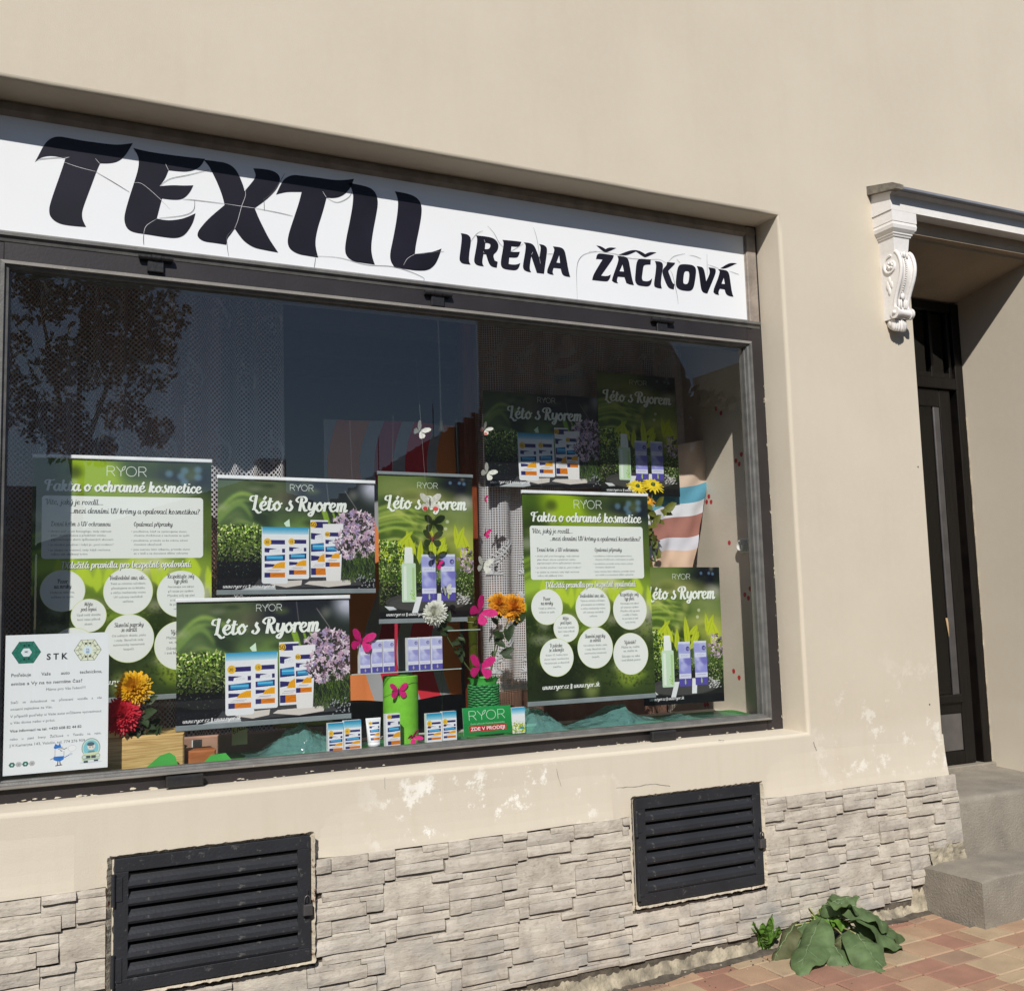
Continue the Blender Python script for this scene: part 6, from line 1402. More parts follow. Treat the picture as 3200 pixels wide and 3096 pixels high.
bandsB = [(.29, (.62, .48, .38)), (.42, (.11, .32, .44)), (.52, (.66, .66, .70)), (.68, (.36, .16, .13)), (.78, (.62, .60, .66)), (1.0, (.66, .46, .34))]
M['towel'] = stripe_mat('pale_striped_towel', bandsB, .03, .8, axis=1)
yb = .93
P = {k: at(px, py, yb) for k, (px, py) in dict(tl=(1960, 1420), tr=(2236, 1368), bl=(2000, 1790), br=(2150, 1790)).items()}
def tw(u, v):
    t = P['tl'].lerp(P['tr'], u); b_ = P['bl'].lerp(P['br'], u); p = b_.lerp(t, v)
    return (p.x, yb - .01 - .03 * abs(math.sin(u * 5 + v * 2)) + .018 * nz(u * 5, v * 7, 0, 1), p.z + .02 * math.sin(u * 4) * (1 - v))
mb = MB(); mb.grid(26, 30, tw, uv=True)
for k in mb.uv: mb.uv[k] = [(u, min(.99, max(.01, (1 - v) - .16 * (1 - u)))) for u, v in mb.uv[k]]
o = mb.build('striped_towel', [M['towel']], smooth=True); tag(o, 'pale towel with teal and brown stripes draped from a nail on the side panel', 'towel')
P2 = {k: at(px, py, .955) for k, (px, py) in dict(tl=(1775, 1045), tr=(1800, 1040), bl=(1730, 1250), br=(1870, 1230)).items()}
mb = MB(); mb.grid(14, 12, lambda u, v: (lambda p: (p.x, 1.03 - .02 * abs(math.sin(u * 6)), p.z))(P2['bl'].lerp(P2['br'], u).lerp(P2['tl'].lerp(P2['tr'], u), v)), uv=True)
o = mb.build('striped_scarf', [M['towel']], smooth=True); tag(o, 'small pleated scarf pinned high behind the two upper posters', 'scarf')
mb = MB(); mb.grid(12, 4, lambda u, v: (at(1730 + 130 * u, 1, .92).x, .92 - .01 * math.sin(u * 9), at(1, 1545, .92).z * 0 + at(1730 + 130 * u, 1562 - 46 * v - 8 * math.sin(u * 3), .92).z), uv=True)
o = mb.build('folded_cloth', [M['towel']], smooth=True); tag(o, 'strip of pale blue cloth showing just above the right facts poster', 'fabric')

# pull cord
M['cream'] = mat('cream_plastic', (.70, .64, .45), .4)
a = at(1368, 985, 1.0); b = at(1378, 1316, 1.0); t = empty('pull_cord', b, 'pale light cord with a cream tassel hanging in the dark middle of the window', 'cord')
mb = MB(); mb.tube([a - b, (a - b) * .5 + Vector((.002, 0, 0)), Vector((0, 0, .0))], .0045, 6); mb.build('cord', [mat('grey_cord', (.45, .45, .46), .7)], t)
mb = MB(); mb.lathe((0, 0, 0), [(.001, .006), (.008, .004), (.010, -.02), (.018, -.055), (.001, -.056)], 12); mb.build('tassel', [M['cream']], t, smooth=True)

# ------------------------------------------------------------------ posters
IM = dict(land=art_landscape(), port=art_portrait(), fact=art_facts(), note=art_notice()); IM.update(art_small())
PM = {k: print_mat('print_' + k, v, .34 if k != 'note' else .6, .86) for k, v in IM.items()}
SZ = dict(land=(.790, .548), port=(.532, .755), fact=(.770, 1.078))
def poster(kind, cx, cz, y, label, rail, grp, tilt=0.0, yaw=0.0, bow=.004, size=None):
    W_, H_ = size or SZ[kind]; t = empty('poster', (cx, y, cz), label, 'poster', grp, (0, R(tilt), R(yaw)))
    mb = MB(); mb.grid(14, 18, lambda u, v: (-W_ / 2 + W_ * u, -bow * math.sin(math.pi * u) * (1 - v) - bow * 1.2 * nz(u * 3 + cx, v * 3, cz, 1), -H_ / 2 + H_ * v), uv=True)
    mb.build('sheet', [PM[kind]], t, smooth=True)
    if rail:
        mb = MB(); mb.rbox(-W_ / 2 - .004, W_ / 2 + .004, -.008, .005, H_ / 2 - .004, H_ / 2 + .014, .003); mb.build('top_rail', [M['white_rail'] if rail == 'white' else M['clear_rail']], t)
        mb = MB(); mb.rbox(-W_ / 2 - .002, W_ / 2 + .002, -.007, .004, -H_ / 2 - .014, -H_ / 2 + .010, .002); mb.build('bottom_rail', [M['clear_rail']], t)
        mb = MB()
        for sx in (-.7, .7): mb.tube([(sx * W_ / 2, 0, H_ / 2 + .012), (sx * W_ / 2 * .96, .0, H_ / 2 + .32)], .00028, 4)
        mb.build('hanging_thread', [M['clear_rail']], t)
    return t
poster('fact', (at(105, 1422, .66).x + at(662, 1440, .66).x) / 2, at(384, 1436, .66).z - .548, .66, 'tall white-and-green facts poster at the left, partly in the frame shadow', 'white', 'facts posters', -.25, size=(.783, 1.096))
poster('land', 1.396, 2.153, .65, 'wide sun cream poster hung upper left of centre, above its twin', 'white', 'wide sun cream posters', .4)
poster('land', 1.163, 1.562, .36, 'wide sun cream poster standing low and nearest the glass', 'white', 'wide sun cream posters', -.1)
poster('port', 2.077, 2.096, .65, 'tall poster in the middle with butterflies hanging before it', 'clear', 'tall lotion posters', .3)
poster('fact', 2.882, 1.820, .36, 'tall white-and-green facts poster right of the green basket', 'white', 'facts posters', .1, size=(.775, 1.080))
poster('port', 3.507, 1.592, .42, 'tall lotion poster tucked behind the right facts poster, beside the wall panel', None, 'tall lotion posters', .6, -2)
poster('land', 2.918, 2.731, .86, 'wide sun cream poster pinned high at the back, mostly in shade', None, 'wide sun cream posters', -.6)
poster('port', 3.560, 2.795, .85, 'tall lotion poster pinned highest at the back right, mostly in shade', None, 'tall lotion posters', 0, 0, size=(.570, .748))
mb = MB(); mb.grid(8, 10, lambda u, v: (.088 + .388 * u, YG + .004 + .002 * math.sin(3 * u), 1.166 + .549 * v), uv=True); o = mb.build('notice', [PM['note']], smooth=True); tag(o, 'white printed STK notice taped inside the lower left corner of the glass', 'notice')

# ------------------------------------------------------------------ butterflies
def bf_mats(name, wing, body=(.02, .02, .02), spot=None): return [translucent_mat(name, wing, .3, .6, .18, 60), mat(name + '_body', body, .6), mat(name + '_spot', spot or wing, .6)]
BM = dict(pink=bf_mats('magenta_wing', (.72, .02, .22), (.05, .01, .03)), white=bf_mats('white_wing', (.75, .76, .68), (.05, .05, .04)), red=bf_mats('white_red_wing', (.74, .72, .66), (.02, .02, .02), (.60, .05, .04)), green=bf_mats('dark_green_wing', (.035, .06, .015), (.25, .05, .05)))
WING_U = [(0, .02), (.10, .30), (.32, .62), (.62, .80), (.88, .78), (.95, .62), (.82, .34), (.55, .10), (.25, .0), (.02, -.04)]
WING_L = [(.02, .0), (.30, -.02), (.62, -.02), (.78, -.16), (.80, -.40), (.62, -.60), (.42, -.64), (.24, -.46), (.08, -.18)]
def butterfly(px, py, y, wpx, kind, label, rot=0.0, fold=18, yaw=0.0, foldL=None, grp=None):
    """wpx: span in photograph pixels; fold: wing dihedral (deg)"""
    c = at(px, py, y); sc = wpx * (c - CAM).dot(AX_F) / F_PX / 1.9
    t = empty('butterfly', c, label, 'butterfly', grp, (0, R(rot), R(yaw)))
    for s_ in (-1, 1):
        mb = MB(); fo = R(fold if (s_ > 0 or foldL is None) else foldL)
        def mp(u, v): return (s_ * (u * math.cos(fo)) * sc, -(u * math.sin(fo)) * sc - .0006, v * sc)
        def sub(P): return P
        mb.flat([WING_U], mp); mb.flat([WING_L], lambda u, v: (mp(u, v)[0], mp(u, v)[1] + .0008, mp(u, v)[2]))
        if kind == 'red':
            mb.flat([[(.45 + .22 * math.cos(R(a)), -.42 + .17 * math.sin(R(a))) for a in range(0, 360, 40)]], lambda u, v: (mp(u, v)[0], mp(u, v)[1] - .0012, mp(u, v)[2]), 2)
        for k in range(5):
            a = R(8 + 17 * k); mb.ribbon([Vector(mp(.08, .05)) + Vector((0, -.001, 0)), Vector(mp(.08 + .62 * math.cos(a), .05 + .62 * math.sin(a))) + Vector((0, -.001, 0))], .012 * sc, (0, 1, 0), 1 if kind in ('green',) else 0)
        mb.build('wing', BM[kind], t)
    mb = MB(); mb.tube([(0, -.001, -.42 * sc), (0, -.003, -.1 * sc), (0, -.003, .2 * sc), (0, -.002, .3 * sc)], [.02 * sc, .05 * sc, .06 * sc, .03 * sc], 6)
    for s_ in (-1, 1): mb.tube([(0, -.003, .28 * sc), (s_ * .12 * sc, -.004, .45 * sc), (s_ * .22 * sc, -.004, .58 * sc)], .008 * sc, 4)
    mb.build('body', [BM[kind][1]], t, smooth=True); return t
butterfly(1311, 1348, .62, 60, 'white', 'small white butterfly in front of the red striped fabric', 35, 35)
butterfly(1343, 1573, .55, 74, 'red', 'white butterfly with red wing tips over the poster title', 0, 12)
butterfly(1350, 1686, .55, 70, 'green', 'dark green butterfly over the middle poster', 3, 12)
butterfly(1367, 1765, .52, 40, 'pink', 'tiny magenta butterfly between the two purple cartons of the middle poster', 20, 60)
butterfly(1394, 1845, .55, 44, 'white', 'white butterfly over the right purple carton of the middle poster', -12, 45)
butterfly(1514, 1343, .60, 46, 'red', 'white and red butterfly highest beside the upper wide poster', 40, 40)
butterfly(1522, 1478, .60, 56, 'white', 'white butterfly at the lower left corner of the upper wide poster', 35, 25)
butterfly(1514, 1560, .60, 30, 'pink', 'thin magenta butterfly seen edge-on on the lace, upper one', 8, 70)
butterfly(1516, 1668, .60, 40, 'pink', 'magenta butterfly on the lace, lower one of the edge-on pair', 15, 55)
butterfly(1509, 1768, .60, 62, 'white', 'pale butterfly low on the lace curtain', 12, 30)
butterfly(1500, 1912, .42, 92, 'pink', 'large magenta butterfly next to the orange blossoms', 48, 22)
butterfly(1501, 2086, .36, 92, 'pink', 'large magenta butterfly above the green basket', 8, 16)
butterfly(1129, 2005, .40, 84, 'pink', 'large magenta butterfly at the left end of the glass shelf', 14, 18)
butterfly(1245, 2160, .372, 62, 'pink', 'pink butterfly stuck on the bright green cylinder', 0, 10)
butterfly(1290, 2303, .30, 56, 'pink', 'faded pink butterfly lying on the film before the green cylinder', 60, 50)
mb = MB(); a = at(1300, 1120, .60); b = at(1356, 1870, .56)
mb.tube([a, a.lerp(b, .5), b], .0004, 4); mb.tube([at(1505, 1180, .62), at(1522, 1800, .62)], .0004, 4); o = mb.build('garland_thread', [mat('thread', (.35, .33, .32), .6)]); tag(o, 'thin threads on which the small butterflies hang', 'thread')

# ------------------------------------------------------------------ flowers, vases
def pm(n, c, am=.3): return translucent_mat(n, c, am, .6, .2, 30)
FM = dict(white=pm('white_petal', (.78, .78, .70)), orange=pm('orange_petal', (.82, .40, .025)), yellow=pm('yellow_petal', (.80, .48, .02)), red=pm('red_petal', (.66, .03, .06)), lemon=pm('lemon_petal', (.80, .62, .03)))
M['fol'] = translucent_mat('artificial_foliage', (.028, .052, .016), .15, .55, .4, 20); M['fol2'] = translucent_mat('yellowed_foliage', (.16, .17, .025), .3, .55, .4, 20); M['stem'] = mat('green_stem', (.07, .11, .03), .6)
def bloom(par, c, r, col, n=90, seed=0, flat_=.65, face=(-.3, -1, .35), droopy=False):
    g = random.Random(seed); mb = MB(); F = Vector(face).normalized(); U = F.orthogonal().normalized(); V_ = F.cross(U); c = Vector(c)
    for i in range(n):
        q = i / n; th = math.acos(1 - q * 1.25 if q * 1.25 < 2 else -1) ; ph = i * 2.39996
        d = (F * math.cos(th) + (U * math.cos(ph) + V_ * math.sin(ph)) * math.sin(th)).normalized()
        L_ = r * (.55 + .5 * q) * g.uniform(.85, 1.12); s_ = d.cross(F + Vector((.01, .02, .03))).normalized() * r * .085
        b_ = c + d * r * .12; m_ = c + d * L_ * .65; tp = c + d * L_ + (F * .12 * r * (1 - q)) + Vector((g.uniform(-1, 1), g.uniform(-1, 1), g.uniform(-1, 1))) * r * .06
        if droopy: tp -= Vector((0, 0, r * .15 * q))
        mb.add([b_ - s_ * .4, b_ + s_ * .4, m_ + s_, tp + s_ * .4, tp - s_ * .4, m_ - s_], [(0, 1, 2, 5), (5, 2, 3, 4)])
    mb.build('petals', [FM[col]], par)
def daisy(par, c, r, col, face, seed=0, n=16):
    g = random.Random(seed); mb = MB(); F = Vector(face).normalized(); U = F.orthogonal().normalized(); V_ = F.cross(U); c = Vector(c)
    for ring in (0, 1):
        for i in range(n):
            a = 2 * math.pi * (i + .5 * ring) / n + g.uniform(-.1, .1); d = U * math.cos(a) + V_ * math.sin(a); s_ = d.cross(F) * r * .13; L_ = r * g.uniform(.85, 1.1) * (1 - .2 * ring); dr_ = F * (.15 * r * ring - .12 * r)
            mb.add([c + d * r * .1 - s_ * .4, c + d * r * .1 + s_ * .4, c + d * L_ * .6 + s_ + F * .05 * r + dr_ * .5, c + d * L_ + s_ * .3 + dr_, c + d * L_ - s_ * .3 + dr_, c + d * L_ * .6 - s_ + F * .05 * r + dr_ * .5], [(0, 1, 2, 5), (5, 2, 3, 4)])
    mb.build('petals', [FM[col]], par); mb = MB(); mb.ball(tuple(c + F * .004), r * .2, 8, 6); mb.build('flower_centre', [M['stem']], par, smooth=True)
def leaves(par, pts, n, size, seed, mt='fol', spread=.03):
    g = random.Random(seed)
    for i in range(n):
        p = Vector(pts[0]).lerp(Vector(pts[1]), g.random()) + Vector((g.uniform(-1, 1), g.uniform(-.6, .6), g.uniform(-1, 1))) * spread
        a = g.uniform(0, 6.28); d = Vector((math.cos(a), g.uniform(-.6, .2), math.sin(a))).normalized(); L_ = size * g.uniform(.6, 1.1); s_ = d.cross(Vector((0, -1, .3))).normalized() * L_ * .28
        mb = MB(); k = [0, .25, .5, .75, 1]; w = [.1, .9, 1.0, .65, .02]; vs = []
        for q, ww in zip(k, w): vs += [p + d * L_ * q - s_ * ww * (1 + .25 * math.sin(q * 20)) + Vector((0, -.1 * L_ * ww, 0)), p + d * L_ * q, p + d * L_ * q + s_ * ww * (1 + .25 * math.cos(q * 21)) + Vector((0, -.1 * L_ * ww, 0))]
        fs = []
        for j in range(4): fs += [(3 * j, 3 * j + 1, 3 * j + 4, 3 * j + 3), (3 * j + 1, 3 * j + 2, 3 * j + 5, 3 * j + 4)]
        mb.add(vs, fs); mb.build('leaf', [M[mt]], par, smooth=True)
def flower(label, head, base, r, col, kind='mum', nleaf=9, lsz=.05, seed=1, mt='fol', face=(-.2, -1, .4), heads=None, lspan=(.15, .75), spread=.035):
    H = at(*head); B = at(*base); t = empty('artificial_flower', B, label, 'flower'); h = H - B
    hs = [(h, r, col)] + [((at(*q[0]) - B), q[1], q[2]) for q in (heads or [])]
    mb = MB()
    for k, (c, _, _) in enumerate(hs): mb.tube(catmull([(0, 0, 0), Vector(c) * .5 + Vector((.015 * (1 if k else -1), .01, 0)), Vector(c)], 5), .0032, 6)
    mb.build('stem', [M['stem']], t, smooth=True)
    for k, (c, rr, cl) in enumerate(hs):
        if kind == 'mum': bloom(t, c, rr, cl, 230, seed + k, face=face)
        else: daisy(t, c, rr, cl, face, seed + k)
    leaves(t, (h * lspan[1], h * lspan[0]), nleaf, lsz, seed, mt, spread); return t
flower('white chrysanthemum leaning left out of the green basket', (1358, 1915, .44), (1505, 2140, .44), .064, 'white', seed=1, nleaf=14, lsz=.065, lspan=(.25, .85), face=(-.6, -.7, .1))
flower('pair of orange-yellow chrysanthemums rising from the green basket', (1606, 1900, .44), (1525, 2140, .44), .080, 'orange', seed=5, nleaf=16, lsz=.075, heads=[((1560, 1888, .47), .066, 'orange')], lspan=(.45, .85), spread=.05)
flower('lemon-yellow daisies behind the right facts poster', (2040, 1515, .55), (2050, 1770, .50), .070, 'lemon', kind='daisy', seed=8, nleaf=20, lsz=.085, mt='fol2', heads=[((1992, 1520, .58), .066, 'lemon'), ((2022, 1562, .56), .055, 'orange')], lspan=(.05, .8), face=(-.1, -.75, .75), spread=.05)
flower('golden chrysanthemum at the lower left, next to the notice', (418, 2150, .34), (450, 2330, .38), .078, 'yellow', seed=12, nleaf=10, lsz=.08, face=(-.3, -1, .2))
flower('crimson chrysanthemum at the lower left, below the golden one', (380, 2236, .33), (470, 2330, .38), .082, 'red', seed=15, nleaf=16, lsz=.09, face=(-.2, -1, .1), lspan=(-.2, .6), spread=.07)
# green wicker basket
M['wicker'] = mat('green_wicker', (.03, .22, .06), .5, var=.3, scale=20); M['felt'] = mat('bright_green_felt', (.17, .50, .03), .85, var=.1, scale=25, bump=.3, bscale=200); M['crepe'] = mat('green_crepe', (.06, .42, .06), .6, var=.15)
c = at(1513, 2215, .44); k = (c - CAM).dot(AX_F) / F_PX; t = empty('green_basket', c, 'green woven basket vase holding the white and orange flowers', 'basket')
mb = MB(); rB = 45 * k
for row_ in range(10):
    z = .006 + row_ * .0125; ns_ = 16
    for j in range(ns_):
        a0 = 2 * math.pi * (j + .5 * (row_ % 2)) / ns_; P = []
        for q in range(5): a_ = a0 + 2 * math.pi / ns_ * q / 4 * 1.15; P.append(((rB + .004 * math.sin(math.pi * q / 4)) * math.cos(a_), (rB + .004 * math.sin(math.pi * q / 4)) * math.sin(a_), z + .003 * math.sin(a0 * 5)))
        mb.tube(P, [.003, .0062, .0068, .0062, .003], 5)
mb.lathe((0, 0, 0), [(rB - .004, 0), (rB - .004, .125)], 20); mb.build('wicker', [M['wicker']], t, smooth=True)
mb = MB(); mb.lathe((0, 0, 0), [(rB - .012, .09), (rB - .008, .128), (rB - .002, .150), (rB + .004, .158)], 28, wob=lambda a, z: 1 + .09 * math.sin(a * 7) * max(0, (z - .12) * 25)); mb.build('crepe_lining', [M['crepe']], t, smooth=True)
# bright green felt cylinder and olive tube
c = at(1254, 2322, .46); k = (c - CAM).dot(AX_F) / F_PX; hc = (at(1254, 2110, .46) - c).z; rC = 55 * k; t = empty('green_cylinder', c, 'bright green felt-wrapped cylinder under the glass shelf', 'cylinder')
mb = MB(); mb.lathe((0, 0, 0), [(.002, 0), (rC, .0), (rC, hc - .004), (rC - .004, hc), (.002, hc)], 40, wob=lambda a, z: 1 + .012 * math.sin(a * 3 + z * 30)); smooth_angle(mb.build('felt_wrap', [M['felt']], t), 40)
mb = MB(); mb.tube([(rC * math.cos(R(a_)) * 1.012, rC * math.sin(R(a_)) * 1.012, hc * (.80 + .10 * math.sin(R(a_ * 1.5)))) for a_ in range(180, 361, 12)], .0012, 4); mb.build('wire', [M['stem']], t)
c = at(1482, 2140, .50); hh = (at(1482, 1925, .5) - c).z; M['olive'] = mat('olive_glass', (.10, .11, .01), .15, var=.2, trans=.35); t = empty('olive_vase', c, 'tall slim olive glass tube behind the green basket', 'vase')
mb = MB(); mb.lathe((0, 0, 0), [(.002, 0), (.026, 0), (.022, hh * .5), (.026, hh * .98), (.028, hh), (.024, hh)], 24); mb.build('tube', [M['olive']], t, smooth=True)
mb = MB(); mb.tube([(0.03 * math.cos(q), -.03 * math.sin(q) - 0, hh * .9 + .002 * q) for q in np.linspace(-1, 4, 14)], .0014, 4); mb.build('raffia', [M['stalk']], t)

# ------------------------------------------------------------------ cosmetics
def carton(xpx0, xpx1, pyt, pyb, y, kind, label, grp=None, depth=.03, yaw=0.0, lean=0.0, base=None):
    a = at(xpx0, pyb, y); b = at(xpx1, pyb, y); tp = at((xpx0 + xpx1) / 2, pyt, y); w = b.x - a.x; h = tp.z - (a.z + b.z) / 2
    z0 = base if base is not None else (a.z + b.z) / 2
    t = empty('carton', ((a.x + b.x) / 2, y, z0), label, 'box', grp, (R(lean), 0, R(yaw)))
    mb = MB(); mb.box(-w / 2, w / 2, .0006, depth, 0, h); mb.build('box_body', [M['white_rail']], t)
    mb = MB(); mb.quad((-w / 2, 0, 0), (w / 2, 0, 0), (w / 2, 0, h), (-w / 2, 0, h), uv=[(0, 0), (1, 0), (1, 1), (0, 1)]); mb.build('front_print', [PM[kind]], t); return t
zs = at(1262, 2096, .40).z
for i, (x0_, x1_) in enumerate(((1126, 1158), (1163, 1196), (1199, 1234))): carton(x0_, x1_, 1999 if i else 2010, 2100, .40, 'iris', 'lilac carton, %s of the left trio on the glass shelf' % ('first', 'second', 'third')[i], 'lilac cartons on the glass shelf', .034, yaw=3, base=zs)
for i, (x0_, x1_) in enumerate(((1276, 1309), (1313, 1346), (1351, 1384))): carton(x0_, x1_, 1992, 2094, .40, 'iris', 'lilac carton, %s of the right trio on the glass shelf' % ('first', 'second', 'third')[i], 'lilac cartons on the glass shelf', .034, yaw=3, base=zs)
a = at(1090, 2102, .39); b = at(1441, 2092, .39)
mb = MB(); mb.box(a.x, b.x, .385, .53, zs - .0045, zs - .0005, 0); mb.box(a.x, b.x, .3835, .3845, zs - .0045, zs - .0005, 1)
o = mb.build('glass_shelf', [M['shelf_glass'], M['glass_edge']]); tag(o, 'narrow clear glass shelf carrying the six lilac cartons', 'shelf')
a = at(1398, 1970, .40); b = at(1500, 1952, .40); mb = MB(); mb.box(a.x, b.x, .398, .50, a.z - .002, a.z + .002, 0); mb.box(a.x, b.x, .3965, .3975, a.z - .002, a.z + .002, 1); o = mb.build('glass_shelf', [M['shelf_glass'], M['glass_edge']]); tag(o, 'small bare glass shelf edge behind the white chrysanthemum', 'shelf')
mb = MB()
for x in (1270, 1380): p = at(x, 2098, .46); mb.tube([(p.x, .46, zs - .005), (p.x, .46, ZFL)], .004, 8)
o = mb.build('shelf_support', [M['shelf_glass']]); tag(o, 'clear rods carrying the glass shelf', 'rod')
YB = .285; zb = ZFL + .012
def bz(px, y=YB): return at(px, 2300, y).z
for k, (xa_, xb_, yt_, yb_, kd, lb, yw) in enumerate((
    (1026, 1074, 2258, 2352, 'tub', 'sun cream tub with teal top, left of the leftmost pair', 0), (1076, 1130, 2250, 2346, 'tub', 'sun cream tub with teal top, right of the leftmost pair', 0),
    (1207, 1252, 2229, 2330, 'carton', 'tall sun cream carton beside the white tube', 4), (1334, 1382, 2228, 2318, 'tub', 'sun cream tub with teal top, left of the pair in front of the green cylinder', 0), (1384, 1428, 2222, 2312, 'tub', 'sun cream tub with teal top, right of the pair beside the green card', 0),
    (1600, 1642, 2210, 2290, 'yellow', 'yellow and blue carton half hidden by the green card', 0))):
    carton(xa_, xb_, yt_, yb_, YB, kd, lb, 'sun cream packs along the front of the window', .028, yaw=yw)
# squeezed tube: flat crimp at the top, round cap below
a = at(1152, 2334, YB); b = at(1190, 2331, YB); hh = (at(1170, 2243, YB) - a).z; w = b.x - a.x; t = empty('cream_tube', ((a.x + b.x) / 2, YB + .01, a.z), 'white sun cream tube standing on its cap beside the tall carton', 'tube', None, (R(-3), 0, 0))
mb = MB(); nk = 16; rows = []
for q in range(9):
    f = q / 8; rx = w / 2 * (1 + .25 * f); ry = w / 2 * (1 - f) * .9 + .001; rows.append([(rx * math.cos(2 * math.pi * j / nk), ry * math.sin(2 * math.pi * j / nk), hh * (.16 + .84 * f)) for j in range(nk)])
for r1, r2 in zip(rows[:-1], rows[1:]):
    for j in range(nk): mb.quad(r1[j], r1[(j + 1) % nk], r2[(j + 1) % nk], r2[j])
mb.build('tube_body', [M['white_rail']], t, smooth=True)
mb = MB(); mb.lathe((0, 0, 0), [(.001, 0), (w * .48, 0), (w * .48, hh * .15), (.001, hh * .16)], 18); mb.build('cap', [M['white_rail']], t, smooth=True)
mb = MB(); mb.grid(6, 8, lambda u, v: ((u - .5) * w * (1 + .2 * v) * .86, -(w / 2 * (1 - (.05 + .9 * v)) * .9 * math.cos((u - .5) * 2) + .0022), hh * (.16 + .84 * (.05 + .9 * v))), uv=True); mb.build('tube_print', [PM['tube']], t, smooth=True)
# green card, price tag, boards, film, cloth
a = at(1450, 2300, .262); b = at(1601, 2288, .262); hh = (at(1450, 2212, .262) - a).z; t = empty('display_card', ((a.x + b.x) / 2, .262, (a.z + b.z) / 2), 'green shop card with a red stripe reading ZDE V PRODEJI', 'card', None, (R(-6), 0, 0))
w = b.x - a.x; mb = MB(); mb.quad((-w / 2, 0, 0), (w / 2, 0, 0), (w / 2, 0, hh), (-w / 2, 0, hh), uv=[(0, 0), (1, 0), (1, 1), (0, 1)]); mb.build('card_face', [PM['card']], t); mb = MB(); mb.box(-w / 2, w / 2, .0006, .002, 0, hh); mb.box(-.02, .02, .002, .05, 0, .002); mb.build('card_back', [M['back']], t)
M['manila'] = mat('manila_card', (.55, .43, .24), .7); a = at(725, 2328, .50); b = at(773, 2326, .50); h_ = (at(750, 2262, .5) - a).z
mb = MB(); mb.rbox(a.x, b.x, .50, .503, a.z, a.z + h_, .0005); o = mb.build('price_tag', [M['manila']]); tag(o, 'manila price tag with handwritten figures hanging below the front poster', 'tag')
mb = MB(); pen = lambda pts: mb.ribbon([at(px, py, .4985) for px, py in pts], .003, (0, 1, 0))
pen([(731, 2277), (728, 2289), (733, 2292), (736, 2286), (730, 2284)]); pen([(741, 2288), (745, 2268)]); pen([(749, 2270), (748, 2280), (755, 2280)]); pen([(757, 2266), (756, 2278), (764, 2277), (765, 2266), (757, 2266)]); pen([(767, 2268), (772, 2274)]); mb.build('handwriting', [M['black']], o)
def board(x0p, x1p, ytp, ybp, y0, y1, mt, name, label, cat):
    a = at(x0p, ybp, y0); b = at(x1p, ytp, y0); mb = MB(); mb.rbox(a.x, b.x, y0, y1, a.z, b.z, .008); o = smooth_angle(mb.build(name, [M[mt]]), 30); return tag(o, label, cat)
board(120, 577, 2288, 2440, .33, .60, 'board', 'pine_chest', 'yellow grooved pine chest behind the notice at the lower left', 'chest')
board(590, 676, 2340, 2430, .36, .50, 'orange_board', 'orange_box', 'flat orange-brown wooden box right of the pine chest', 'box')
board(872, 1040, 2238, 2276, .62, .75, 'board', 'pine_shelf', 'short yellow pine shelf board under the front wide poster', 'shelf')
board(560, 1010, 2270, 2420, .80, .82, 'room_brown', 'dark_backboard', 'dark brown back board below the front wide poster', 'board')
board(600, 632, 2310, 2342, .52, .525, 'back', 'paper_label', 'small grey paper label in the shadow under the front poster', 'label')
M['film'] = None
def film_mat():
    m = bpy.data.materials.new('teal_film'); m.use_nodes = True; t = m.node_tree; N = t.nodes; L = t.links; p = N['Principled BSDF']
    p.inputs['Base Color'].default_value = (.30, .68, .63, 1); p.inputs['Roughness'].default_value = .18; p.inputs['Specular IOR Level'].default_value = 1.0; p.inputs['Coat Roughness'].default_value = .12; p.inputs['Coat Weight'].default_value = 1.0
    tc = N.new('ShaderNodeTexCoord'); n = N.new('ShaderNodeTexNoise'); n.inputs['Scale'].default_value = 16; n.inputs['Detail'].default_value = 2; L.new(tc.outputs['Object'], n.inputs['Vector'])
    b = N.new('ShaderNodeBump'); b.inputs['Strength'].default_value = 1.0; b.inputs['Distance'].default_value = .03; L.new(n.outputs['Fac'], b.inputs['Height']); L.new(b.outputs['Normal'], p.inputs['Normal'])
    tr = N.new('ShaderNodeBsdfTransparent'); tr.inputs[0].default_value = (.55, .85, .80, 1); mx = N.new('ShaderNodeMixShader'); mx.inputs[0].default_value = .30
    L.new(tr.outputs[0], mx.inputs[1]); L.new(p.outputs[0], mx.inputs[2]); L.new(mx.outputs[0], N['Material Output'].inputs['Surface']); return m
M['film'] = film_mat(); M['gcloth'] = mat('green_cloth', (.03, .19, .03), .8, var=.2)
def film(pts, y0, y1, label, seed):
    """crumpled sheet: crest heights given at photograph columns"""
    mb = MB(); xs = [at(px, py, (y0 + y1) / 2) for px, py in pts]; nu, nv = 110, 26
    def f(u, v):
        k = u * (len(xs) - 1); i = min(int(k), len(xs) - 2); q = xs[i].lerp(xs[i + 1], k - i); h = max(.004, q.z - ZFL)
        pr = math.sin(math.pi * min(1, max(0, v))) ** .7
        cr = .5 * nz(u * 9, v * 4, seed, 1) + .8 * abs(nz(u * 16, v * 5, seed, 1)) + .45 * abs(nz(u * 37, v * 12, seed, 1))
        return (q.x + .02 * nz(u * 8, v * 3, seed + 5, 1), y0 + (y1 - y0) * v, ZFL + .024 + h * pr * (.75 + .5 * cr))
    mb.grid(nu, nv, f); o = mb.build('plastic_film', [M['film']], smooth=True); tag(o, label, 'film')
film([(760, 2400), (820, 2362), (880, 2310), (940, 2268), (1000, 2300), (1060, 2345), (1130, 2365), (1250, 2350), (1450, 2330)], .33, .60, 'crumpled teal plastic film heaped on the window floor below the front poster', 1)
